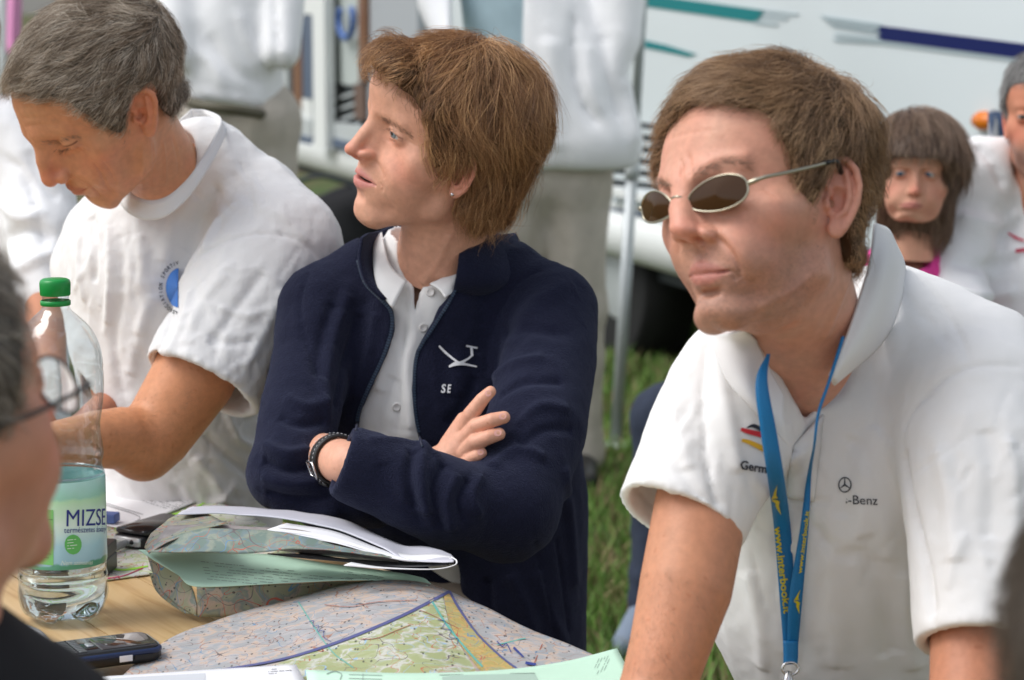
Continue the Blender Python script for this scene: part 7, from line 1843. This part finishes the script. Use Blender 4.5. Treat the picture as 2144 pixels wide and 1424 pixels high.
cloth('shirt', [('u', limb([(1100, -250, 6.8, 85), (1060, -60, 6.8, 105), (1100, 300, 6.82, 95)]), 0.0), ('u', limb([(1010, -220, 6.8, 48), (1200, -220, 6.8, 48)]), 0.05)], bounds([(930, 400, 7.1), (1300, -340, 6.5)], 0.05), 0.014, pmat('pale_blue_cotton', (0.42, 0.55, 0.60), rough=0.8, noise=0.05), B1, wr=(0.004, (6, 6, 4)), seed=6)
cloth('jacket', [('u', limb([(1100, -250, 6.82, 98), (1080, -60, 6.84, 130), (1160, 120, 6.82, 130), (1215, 290, 6.80, 112)]), 0.0), ('u', limb([(1100, 100, 6.84, 120), (1110, 300, 6.84, 120)]), 0.04), ('u', limb([(980, -220, 6.8, 58), (1230, -220, 6.8, 58)]), 0.05), ('u', limb([(1255, -200, 6.78, 64), (1296, -40, 6.76, 60), (1296, 80, 6.74, 48), (1250, 180, 6.72, 40)]), 0.03), ('u', limb([(1230, 120, 6.80, 70), (1270, 300, 6.78, 74)]), 0.05), ('u', limb([(950, -200, 6.78, 60), (925, 0, 6.7, 52), (960, 120, 6.55, 40)]), 0.03),
      ('s', half(P(1200, 352, 6.8), (0.0, 0, 1)), 0.012), ('s', prism([(946, -220), (1098, -220), (1094, 40), (1096, 420), (960, 420), (946, 60)], 6.3, 6.79), 0.006)],
      bounds([(820, 400, 7.2), (1440, -340, 6.35)], 0.05), 0.014, WHITE_COTTON, B1, [([(1205, 20), (1200, 120), (1220, 210), (1260, 270)], -12, -16), ([(1260, 60), (1275, 160), (1300, 260)], 12, -10), ([(1230, 80), (1235, 180), (1260, 240)], 12, 8), ([(1150, 60), (1160, 200), (1165, 330)], 20, 10), ([(1300, 150), (1320, 250), (1330, 310)], 14, 12)], wr=(0.003, (6, 6, 3)), seed=13, wr2=0.0)

# seated person hidden behind the man in sunglasses: only a jeans leg and a shoe show
J_ = person(1420, 1290, 5.5, 'person whose dark jeans leg and grey shoe show behind the polo sleeve')
DENIM = pmat('dark_denim', (0.020, 0.028, 0.050), rough=0.9, noise=0.2, nscale=60)
sh = onz(1338, 1292, 0.06)
ops = [('u', cone(sh + [0.02, 0.03, 0.03], sh + [0.055, 0.10, 0.42], 0.042, 0.060), 0.02), ('u', cone(sh + [0.055, 0.10, 0.42], sh + [0.36, 0.42, 0.48], 0.068, 0.09), 0.03), ('u', cone(sh + [0.27, 0.03, 0.03], sh + [0.25, 0.10, 0.42], 0.042, 0.060), 0.02), ('u', cone(sh + [0.25, 0.10, 0.42], sh + [0.50, 0.42, 0.48], 0.068, 0.09), 0.03), ('u', cone(sh + [0.36, 0.42, 0.50], sh + [0.50, 0.44, 0.50], 0.12, 0.12), 0.05)]
cloth('jeans', ops, (sh - [0.15, 0.12, 0.02], sh + [0.75, 0.65, 0.72]), 0.012, DENIM, J_, wr=(0.005, (14, 14, 10)))
for o_ in ((0, 0, 0), (0.25, 0, 0)):
    a = sh + np.array(o_); v, q = surfnet(lambda X: run_ops([('u', cone(a + [0.02, 0.04, -0.01], a + [-0.03, -0.15, -0.022], 0.045, 0.036), 0)], X), a - [0.14, 0.28, 0.10], a + [0.14, 0.14, 0.08], 0.010)
    mesh_obj('shoe', v, q, pmat('shoe_grey', (0.16, 0.20, 0.26), rough=0.8), J_)
cloth('pullover', [('u', cone(sh + [0.43, 0.44, 0.50], sh + [0.40, 0.30, 0.68], 0.14, 0.15), 0), ('u', cone(sh + [0.24, 0.28, 0.68], sh + [0.56, 0.28, 0.68], 0.07, 0.07), 0.05)], (sh + [0.10, 0.05, 0.30], sh + [0.75, 0.65, 0.90]), 0.014, pmat('grey_wool', (0.12, 0.12, 0.13), rough=0.9), J_)
JH = Head({}, 160, 0, 0, sh + np.array([0.40, 0.16, 0.86]), 1.0, None)
simple_head(JH, {}, J_, srgb(205, 150, 125), hres=0.35, necks=[(cone((0, -1.5, -4), (0, -2.5, -16), 5.2, 6), 1.5)])
do_hair(JH, {}, J_, 'hair', dict(th=0.8, capmat=bpy.data.materials['hair_under_brown'], mat=bpy.data.materials['hair_brown'], poly=R_HAIR['poly'], strokes=[], h=0.4, layers=[dict(n=1500, len=0.02, steps=3, r=0.0003)]))
cst = empty('camp_stool', sh + [0.43, 0.44, -0.06], 'low folding stool hidden behind the man in sunglasses, under the person in dark jeans', 'stool')
v, f_ = box_vf(sh + np.array([0.43, 0.44, 0.34]), (0.34, 0.32, 0.02), bev=0.01); mesh_obj('seat', v, f_, BLUEC, cst)
for a in (-1, 1):
    for b in (-1, 1): v, f_ = tube([sh + [0.43 + a * .14, 0.44 + b * .14, 0.33], sh + [0.43 - a * .14, 0.44 + b * .14, -0.06]], 0.01, 8); mesh_obj('leg', v, f_, ALU, cst)

# near man with glasses, seen from behind at the left edge
N_ = person(-260, 1400, 1.42, 'blurred man with glasses in black, seen from behind at the left edge')
N_PR = {'beard': 0.25, 'nose': 1.0, 'jaw': 1.02, 'eye': 0.3, 'red': 1.3, 'freckle': 0}
N_HEAD = Head(N_PR, -36, 12, 0, P(-222, 930, 1.38), 1.0, None)
nbody, nV, nQ, nbv = simple_head(N_HEAD, N_PR, N_, srgb(206, 150, 125), hres=0.2, necks=[(cone((0, -1.5, -3.5), N_HEAD.canon([P(-200, 1500, 1.42)])[0], 5.6, 6.4), 1.8)])
do_hair(N_HEAD, N_PR, N_, 'hair', dict(th=0.45, rw=0.5, capmat=pmat('hair_under_near', (0.07, 0.06, 0.05), rough=0.7), mat=hairmat('hair_near', (0.12, 0.09, 0.07), (0.30, 0.25, 0.20), (0.62, 0.56, 0.48)), poly=R_HAIR['poly'], recess=0.8, strokes=[], h=0.25,
    layers=[dict(n=6000, len=0.020, l1=0.003, steps=5, jit=0.3, clump=0.5, r=0.00018)]))
BLACKC = pmat('black_cloth', (0.010, 0.010, 0.012), rough=0.9)
cloth('pullover', [('u', limb([(-220, 1560, 1.42, 360), (-220, 2400, 1.50, 560)]), 0), ('u', limb([(60, 1640, 1.46, 260), (-40, 1570, 1.62, 150), (-20, 1500, 1.85, 100), (50, 1450, 2.08, 50)]), 0.04), ('u', limb([(-620, 1700, 1.46, 260), (-500, 1800, 1.8, 130)]), 0.04)],
      bounds([(-900, 3000, 1.75), (420, 1250, 1.2)], 0.10), 0.010, BLACKC, N_, wr=(0.003, (12, 12, 10)))
v, q = surfnet(lambda X: run_ops([('u', limb([(50, 1450, 2.08, 38), (80, 1445, 2.14, 32)]), 0), ('u', limb([(80, 1448, 2.14, 16), (104, 1444, 2.17, 12)]), 0.008), ('u', limb([(78, 1436, 2.14, 16), (100, 1430, 2.18, 12)]), 0.008)], X), *bounds([(10, 1500, 2.03), (130, 1400, 2.22)], 0.03), 0.004)
mesh_obj('hand', v, q, SKIN_M, N_, colors=np.tile(np.array(srgb(206, 150, 125), np.float32), (len(v), 1)))
gl = empty('glasses', N_HEAD.pos, 'thin dark-framed glasses on the blurred near man', 'glasses')
DARKM = pmat('dark_frame', (0.035, 0.03, 0.028), rough=0.4)
for side in (-1, 1):
    tp = N_HEAD.place([(side * 6.2, 9.6, 1.0), (side * 7.1, 8.6, 1.1), (side * 7.6, 4.0, 1.2), (side * 7.8, 0.6, 1.5), (side * 7.7, -1.2, 0.6)]); v, f_ = tube(catmull(tp, 5), 0.0016, 8); mesh_obj('temple_arm', v, f_, DARKM, gl)
    rp_ = N_HEAD.place([(side * (3.5 + 2.6 * math.cos(a)), 10.3 - 0.06 * (3.5 + 2.6 * math.cos(a)) ** 2 * .6, 0.5 + 1.7 * math.sin(a)) for a in np.linspace(0, 2 * math.pi, 28, endpoint=False)])
    v, f_ = tube(rp_, 0.0011, 6, closed=True); mesh_obj('rim', v, f_, DARKM, gl)
    mesh_obj('lens', np.vstack([rp_, rp_.mean(0)]), [(i, (i + 1) % 28, 28) for i in range(28)], bpy.data.materials.get('clear_glass') or pmat('clear_glass', (0.95, 0.97, 0.97), rough=0.02, trans=1.0, ior=1.02), gl)
v, f_ = tube(catmull(N_HEAD.place([(-0.9, 10.4, 1.0), (0, 10.9, 1.3), (0.9, 10.4, 1.0)]), 5), 0.0012, 6); mesh_obj('bridge', v, f_, DARKM, gl)

# near head at the lower right corner
K_ = person(2480, 1500, 1.05, 'blurred dark-haired person seen from behind in the lower right corner')
K_HEAD = Head({}, 10, -10, 0, P(2580, 1560, 1.04), 1.0, None)
simple_head(K_HEAD, {}, K_, srgb(200, 145, 120), hres=0.3, necks=[(cone((0, -1.5, -3.5), (0, -3, -18), 5.6, 6.4), 1.8)])
do_hair(K_HEAD, {}, K_, 'hair', dict(th=1.3, capmat=pmat('hair_under_dark', (0.05, 0.038, 0.03), rough=0.7), mat=hairmat('hair_dark', (0.05, 0.035, 0.025), (0.10, 0.075, 0.055), (0.2, 0.16, 0.13)), poly=W_HAIR['poly'], strokes=[], h=0.3, layers=[dict(n=4000, len=0.035, l1=0.004, steps=5, r=0.00022)]))
kp = P(2580, 1560, 1.04)
cloth('pullover', [('u', cone(kp + [-0.12, -0.03, -0.30], kp + [0.12, -0.03, -0.30], 0.09, 0.09), 0), ('u', cone(kp + [0, -0.03, -0.35], kp + [0, -0.03, -0.65], 0.16, 0.16), 0.05)], (kp - [0.40, 0.30, 0.90], kp + [0.40, 0.3, -0.12]), 0.012, BLACKC, K_)
# ================================================================== motorhome, pole, ground
VA, VB = onz(1420, 572, 0.42), onz(740, 374, 0.42)
vu = (VA - VB); vu[2] = 0; vu /= np.linalg.norm(vu)          # along the side, towards the camera
vn = np.array([vu[1], -vu[0], 0]); vn = vn if vn @ (CAM - VA) > 0 else -vn
def wp(px, py, off=0.0):
    v = FW + RT * ((px - 1072) / FPX) + UPV * (-(py - 712) / FPX)
    p0 = VA + vn * off; t = ((p0 - CAM) @ vn) / (v @ vn); return CAM + v * t
def s_of(p): return (p - VA) @ vu
VR = np.stack([vu, vn, [0, 0, 1]], 1)
def vbox(name, s0, s1, z0, z1, o0, o1, mat, parent, bev=0.0):
    v, f_ = box_vf((0, 0, 0), (s1 - s0, o1 - o0, z1 - z0), bev=bev)
    c = VA * [1, 1, 0] + vu * (s0 + s1) / 2 + vn * (o0 + o1) / 2 + np.array([0, 0, (z0 + z1) / 2]); return mesh_obj(name, v @ VR.T + c, f_, mat, parent, smooth=False)
def wslab(name, x0, x1, y0, y1, off, th, mat, parent):
    xm, ym = (x0 + x1) / 2, (y0 + y1) / 2; a, b = wp(x0, ym, off), wp(x1, ym, off); zt, zb = wp(xm, y0, off)[2], wp(xm, y1, off)[2]
    return vbox(name, s_of(a), s_of(b), zb, zt, off - th, off, mat, parent)
def wpoly(name, pts, off, th, mat, parent):
    f3 = [wp(x, y, off) for x, y in pts]; b3 = [p - vn * th for p in f3]; n = len(pts)
    return mesh_obj(name, f3 + b3, [tuple(range(n)), tuple(range(2 * n - 1, n - 1, -1))] + [(i, n + i, n + (i + 1) % n, (i + 1) % n) for i in range(n)], mat, parent, smooth=False)
VP = pmat('caravan_paint', (0.61, 0.665, 0.685), rough=0.28, coat=0.3, noise=0.012, nscale=2, bump=0.04, bscale=8, bdist=0.01)
VW = pmat('caravan_white', (0.72, 0.74, 0.72), rough=0.4); VG = pmat('caravan_frame_grey', (0.45, 0.48, 0.48), rough=0.4); VDK = pmat('dark_trim_and_shade', (0.035, 0.042, 0.045), rough=0.7)
TEAL = pmat('stripe_teal', (0.006, 0.17, 0.18), rough=0.5, spec=0.2); NAVY = pmat('stripe_navy', (0.006, 0.012, 0.085), rough=0.55, spec=0.15); PALE = pmat('stripe_grey', (0.34, 0.42, 0.45), rough=0.3); BROWN = pmat('brown_trim', (0.16, 0.07, 0.03), rough=0.5)
SLATE = pmat('slate_blue', (0.07, 0.10, 0.16), rough=0.4); TYRE = pmat('tyre', (0.012, 0.012, 0.012), rough=0.9)
mh = empty('motorhome', VA * [1, 1, 0], 'pale motorhome with teal and navy stripes parked behind the group', 'motorhome')
sR = s_of(wp(2300, 300)) + 1.0; sL = s_of(wp(560, 200))
vbox('body_shell', sL, sR, 0.62, 2.85, -2.2, 0.0, VP, mh)
vbox('roof', sL - 0.02, sR + 0.02, 2.853, 2.93, -2.22, 0.02, VW, mh)
vbox('underbody', sL + 0.1, sR - 0.1, 0.34, 0.60, -2.1, -0.10, VDK, mh)  # box under the floor, coloured dark for the shadow below the skirt
# rounded skirt
prof_ = [(0.00, 0.60), (0.055, 0.59), (0.075, 0.55), (0.078, 0.50), (0.060, 0.45), (0.03, 0.42), (0.0, 0.415)]
V = []; F = []
for s_ in (sL, sR):
    for o, z in prof_: V.append(VA * [1, 1, 0] + vu * s_ + vn * o + [0, 0, z])
k = len(prof_); F = [(i, i + 1, k + i + 1, k + i) for i in range(k - 1)] + [(k - 1, 0, k, 2 * k - 1), tuple(range(k))[::-1], tuple(range(k, 2 * k))]
mesh_obj('skirt', V, F, VW, mh)
for s_ in (s_of(wp(1262, 480)), s_of(wp(1262, 480)) + 3.6, ):
    c = VA * [1, 1, 0] + vu * s_ - vn * 0.16 + np.array([0, 0, 0.33])
    w = empty('wheel', c); w.parent = mh; w.location = Vector(c) - Vector(mh.location)
    v, f_ = tube([c - vn * 0.11, c - vn * 0.10, c + vn * 0.10, c + vn * 0.11], [0.30, 0.33, 0.33, 0.30], 32)
    for nm, rr, aa, bb_, mm in (('tyre', None, 0, 0, TYRE), ('rim', 0.2, 0.09, 0.118, VG)):
        if rr: v, f_ = tube([c + vn * aa, c + vn * bb_], [rr, rr * 0.8], 24)
        o = mesh_obj(nm, np.array(v) , f_, mm); o.parent = w; o.location = -Vector(c)
# stripes of coloured film
wpoly('stripe', [(1340, -14), (1600, 22), (1590, 40), (1575, 46), (1340, 12)], 0.004, 0.003, TEAL, mh)
for i, (x0, x1, y0, y1) in enumerate(((1590, 1672, 22, 31), (1586, 1650, 34, 40), (1578, 1630, 46, 52))):
    wpoly('stripe', [(x0, y0 - 3), (x1, y1 - 2), (x1 - 5, y1 + 2), (x0, y0 + 4)], 0.004, 0.003, PALE, mh)
wpoly('stripe', [(1340, 82), (1395, 95), (1458, 114), (1440, 119), (1390, 108), (1340, 98)], 0.004, 0.003, TEAL, mh)
wpoly('stripe', [(1842, 54), (2144, 92), (2300, 112), (2300, 146), (2144, 124), (1842, 84), (1836, 76), (1846, 70), (1826, 66), (1838, 60)], 0.004, 0.003, NAVY, mh)
wpoly('stripe', [(1740, 80), (1842, 86), (2144, 126), (2144, 131), (1842, 92), (1752, 87)], 0.0045, 0.003, PALE, mh)
for (x0, y0, x1, y1, h_) in ((1716, 36, 1844, 54, 8), (1728, 47, 1838, 62, 4), (1738, 54, 1842, 70, 5), (1744, 72, 1844, 83, 5)):
    wpoly('stripe', [(x0, y0 - h_ / 2), (x1, y1 - h_ / 2), (x1, y1 + h_ / 2), (x0 + 8, y0 + h_ / 2)], 0.0055, 0.003, PALE, mh)
# side vents seen beside the pole
wslab('vent_panel', 1262, 1400, 255, 418, 0.006, 0.005, VDK, mh)
for k in range(7):
    y = 262 + k * 25; wpoly('vent_slat', [(1262, y), (1400, y + 14), (1400, y + 25), (1262, y + 10)], 0.03, 0.02, VP, mh)
wslab('side_rail', 1256, 1425, 408, 422, 0.09, 0.05, VW, mh)
for k, (m_) in enumerate((VW, SLATE, VP, SLATE)):
    wpoly('trim_strip', [(1258, 422 + k * 11), (1430, 444 + k * 12), (1430, 454 + k * 12), (1258, 431 + k * 11)], 0.035, 0.03, m_, mh)
# entrance at the far end: frames, dark slab in the shade colour of the opening, brown trims, open locker leaf with slats
wslab('door_shade_panel', 600, 652, -60, 232, 0.008, 0.005, VDK, mh)  # slab on the shell, its dark colour standing for the shaded doorway
wslab('door_trim', 612, 630, -60, 226, 0.02, 0.01, BROWN, mh)
wslab('grab_rail', 633, 655, 32, 206, 0.05, 0.03, SLATE, mh); wslab('grab_rail_end', 634, 654, -60, 30, 0.05, 0.03, VW, mh); wslab('grab_rail_end', 632, 652, 208, 290, 0.05, 0.03, VW, mh)
wslab('door_frame', 586, 602, 120, 262, 0.03, 0.02, VG, mh); wslab('door_sill', 550, 652, 240, 276, 0.06, 0.05, VG, mh)
wslab('sill_strip', 548, 652, 276, 300, 0.07, 0.06, SLATE, mh)
wslab('frame_post', 655, 680, -60, 312, 0.14, 0.05, VW, mh)
wslab('locker_leaf', 681, 750, -60, 176, 0.05, 0.02, pmat('leaf_grey', (0.42, 0.46, 0.44), rough=0.5), mh)
wslab('locker_shade_panel', 681, 756, 176, 296, 0.03, 0.02, VDK, mh)  # flat slab, the shade inside the locker is its colour
for k in range(5):
    y = 200 + k * 23; wpoly('locker_slat', [(681, y + 12), (752, y - 12), (752, y - 7), (681, y + 19)], 0.055, 0.02, VG, mh)
wslab('door_trim', 750, 766, -60, 170, 0.07, 0.03, BROWN, mh); wslab('door_trim', 742, 762, 176, 250, 0.07, 0.03, pmat('brown_trim2', (0.12, 0.07, 0.05), rough=0.6), mh)
wslab('wall_panel', 768, 875, -60, 300, 0.05, 0.04, pmat('panel_lilac_grey', (0.34, 0.36, 0.38), rough=0.5), mh)
wslab('locker_sill', 684, 775, 262, 296, 0.09, 0.06, VG, mh); wslab('sill_strip', 690, 778, 298, 316, 0.10, 0.06, SLATE, mh)
rc = [wp(725 + 15 * math.cos(a), 42 + 38 * math.sin(a), 0.09) for a in np.linspace(math.radians(-40), math.radians(215), 26)]
v, f_ = tube(rc, 0.018, 8); mesh_obj('hose_loop', v, f_, pmat('hose_blue', (0.05, 0.12, 0.34), rough=0.4), mh)
ol = wp(2064, 253, 0.0); 
V = []; F = []
for k, (rr, oo) in enumerate(((1, 0), (1, 0.012), (0.7, 0.026), (0.05, 0.030))):
    for a in range(24): V.append(ol + vn * oo + rr * (0.030 * math.cos(a * math.pi / 12) * vu * 1.6 + 0.026 * math.sin(a * math.pi / 12) * np.array([0, 0, 1])))
F = [(k * 24 + a, k * 24 + (a + 1) % 24, (k + 1) * 24 + (a + 1) % 24, (k + 1) * 24 + a) for k in range(3) for a in range(24)]
mesh_obj('marker_lamp', V, F, pmat('amber_lens', (0.65, 0.17, 0.01), rough=0.25), mh)

# awning pole
pb = onz(1289, 935, 0.0); pt = P(1346, -10, (pb - CAM) @ FW - 0.10); dirp = (pt - pb)
pole = empty('awning_pole', pb, 'thin grey metal awning pole standing in the grass between woman and sunglasses man', 'pole')
v, f_ = tube([pb, pb + dirp * 0.62], [0.0185, 0.0185], 16); mesh_obj('lower_tube', v, f_, pmat('grey_metal', (0.42, 0.45, 0.46), rough=0.4, metal=0.3), pole)
v, f_ = tube([pb + dirp * 0.60, pb + dirp * 1.9], [0.0155, 0.0155], 16); mesh_obj('upper_tube', v, f_, bpy.data.materials['grey_metal'], pole)
v, f_ = tube([pb + dirp * 0.595, pb + dirp * 0.635], [0.023, 0.023], 16); mesh_obj('clamp', v, f_, VG, pole)
v, f_ = tube([pb + [0, 0, 0.0], pb + [0, 0, 0.012]], [0.05, 0.04], 20); mesh_obj('foot_plate', v, f_, VG, pole)

# something pink hanging at the far upper left, beside a grey post
fp = empty('flag_post', P(22, 300, 8.5) * [1, 1, 0], 'grey post with a pink cloth hanging on it at the upper left corner', 'post')
a = P(8, -200, 8.5); v, f_ = tube([a * [1, 1, 0], a * [1, 1, 0] + [0, 0, 2.3]], [0.035, 0.035], 12); mesh_obj('post', v, f_, VG, fp)
G = grid_surface([[P(18, -80, 8.5), P(32, -80, 8.45), P(48, -80, 8.5)], [P(16, 20, 8.5), P(30, 20, 8.44), P(44, 20, 8.52)], [P(14, 110, 8.5), P(28, 120, 8.46), P(42, 112, 8.5)]], 5, 5)
v, f_ = thick_grid(G, 0.006); mesh_obj('cloth', v, f_, pmat('pink_cloth', (0.62, 0.25, 0.45), rough=0.8), fp)
# dark bags and crates in the shade under the motorhome side
bag = empty('black_bag', onz(680, 640, 0.0), 'black bag lying in the shade between the bent man and the woman', 'bag')
bb0 = onz(690, 600, 0.0)
v, q = surfnet(lambda X: run_ops([('u', ell(bb0 + [0, 0, 0.22], (0.30, 0.20, 0.22)), 0), ('u', ell(bb0 + [0.15, -0.05, 0.40], (0.16, 0.12, 0.10)), 0.08)], X), bb0 - [0.4, 0.3, 0.02], bb0 + [0.4, 0.3, 0.6], 0.02)
mesh_obj('body', v, q, BLACKC, bag)
hr = [bb0 + np.array([0.18 * math.cos(t) - .02, -0.1, 0.42 + 0.12 * math.sin(t)]) for t in np.linspace(0, math.pi, 12)]
v, f_ = tube(hr, 0.012, 8); mesh_obj('handle', v, f_, VDK, bag)

# ground
GR = bpy.data.materials.new('meadow'); GR.use_nodes = True
_n, _l = GR.node_tree.nodes, GR.node_tree.links; _b = _n['Principled BSDF']; _b.inputs['Roughness'].default_value = 0.95; _b.inputs['Specular IOR Level'].default_value = 0.1
_t = _n.new('ShaderNodeTexCoord'); _nz = _n.new('ShaderNodeTexNoise'); _nz.inputs['Scale'].default_value = 3.2; _nz.inputs['Detail'].default_value = 8; _l.new(_t.outputs['Object'], _nz.inputs['Vector'])
_r = _n.new('ShaderNodeValToRGB'); _e = _r.color_ramp.elements; _e[0].position = 0.40; _e[0].color = (0.13, 0.09, 0.055, 1); _e[1].position = 0.58; _e[1].color = (0.06, 0.10, 0.03, 1)
_l.new(_nz.outputs[0], _r.inputs[0]); _l.new(_r.outputs[0], _b.inputs['Base Color'])
g = mesh_obj('ground', [(-80, -40, 0), (80, -40, 0), (80, 160, 0), (-80, 160, 0)], [(0, 1, 2, 3)], GR, smooth=False); props(g, 'grassy field with bare patches', kind='structure')
rg_ = np.random.default_rng(4)
n = 150000
X = np.stack([rg_.uniform(-1.6, 2.6, n), rg_.uniform(3.2, 11.5, n)], 1)
dens = vnoise(np.c_[X * 2.3, np.zeros(n)], 5) + 0.5 * vnoise(np.c_[X * 6, np.zeros(n)], 8)
keep = dens > rg_.uniform(-1.2, 0.15, n) ; X = X[keep]; n = len(X)
h_ = rg_.uniform(0.025, 0.085, n) * (1 + 0.5 * vnoise(np.c_[X * 3, np.ones(n)], 6)); an = rg_.uniform(0, 2 * math.pi, n); ln = rg_.uniform(0.1, 0.9, n) * h_; wd = rg_.uniform(0.0018, 0.0042, n)
la = rg_.uniform(0, 2 * math.pi, n)
b0 = np.c_[X, np.full(n, -0.002)]; sx = np.c_[np.cos(an), np.sin(an), np.zeros(n)] * wd[:, None]; lean = np.c_[np.cos(la), np.sin(la), np.zeros(n)]
m1 = b0 + lean * (ln * 0.3)[:, None] + np.c_[np.zeros((n, 2)), h_ * 0.6]; tp = b0 + lean * ln[:, None] + np.c_[np.zeros((n, 2)), h_]
V = np.stack([b0 - sx, b0 + sx, m1 + sx * 0.8, m1 - sx * 0.8, tp], 1).reshape(-1, 3)
i5 = np.arange(n) * 5
me = bpy.data.meshes.new('grass'); F4 = np.stack([i5, i5 + 1, i5 + 2, i5 + 3], 1); F3 = np.stack([i5 + 3, i5 + 2, i5 + 4], 1)
me.vertices.add(len(V)); me.vertices.foreach_set('co', V.astype(np.float32).ravel())
li = np.concatenate([F4.ravel(), F3.ravel()]).astype(np.int32); me.loops.add(len(li)); me.loops.foreach_set('vertex_index', li)
me.polygons.add(2 * n); me.polygons.foreach_set('loop_start', np.concatenate([np.arange(n) * 4, 4 * n + np.arange(n) * 3]).astype(np.int32)); me.update(calc_edges=True)
ca = me.color_attributes.new('Col', 'FLOAT_COLOR', 'POINT'); t = rg_.random(n); dry = rg_.random(n) < 0.24
c = np.stack([0.09 + 0.09 * t, 0.18 + 0.13 * t, 0.035 + 0.03 * t], 1); c[dry] = np.array([0.26, 0.20, 0.10]) * (0.6 + 0.6 * rg_.random((dry.sum(), 1)))
c4 = np.ones((len(V), 4), np.float32); c4[:, :3] = np.repeat(c, 5, 0); ca.data.foreach_set('color', c4.ravel())
me.materials.append(pmat('grass_blade', rough=0.6, attr=True, spec=0.3))
go = bpy.data.objects.new('grass', me); COL.objects.link(go); props(go, 'short green grass with dry blades on the field', 'grass', kind='stuff')
print('SCRIPT SECONDS', time.time() - T0)
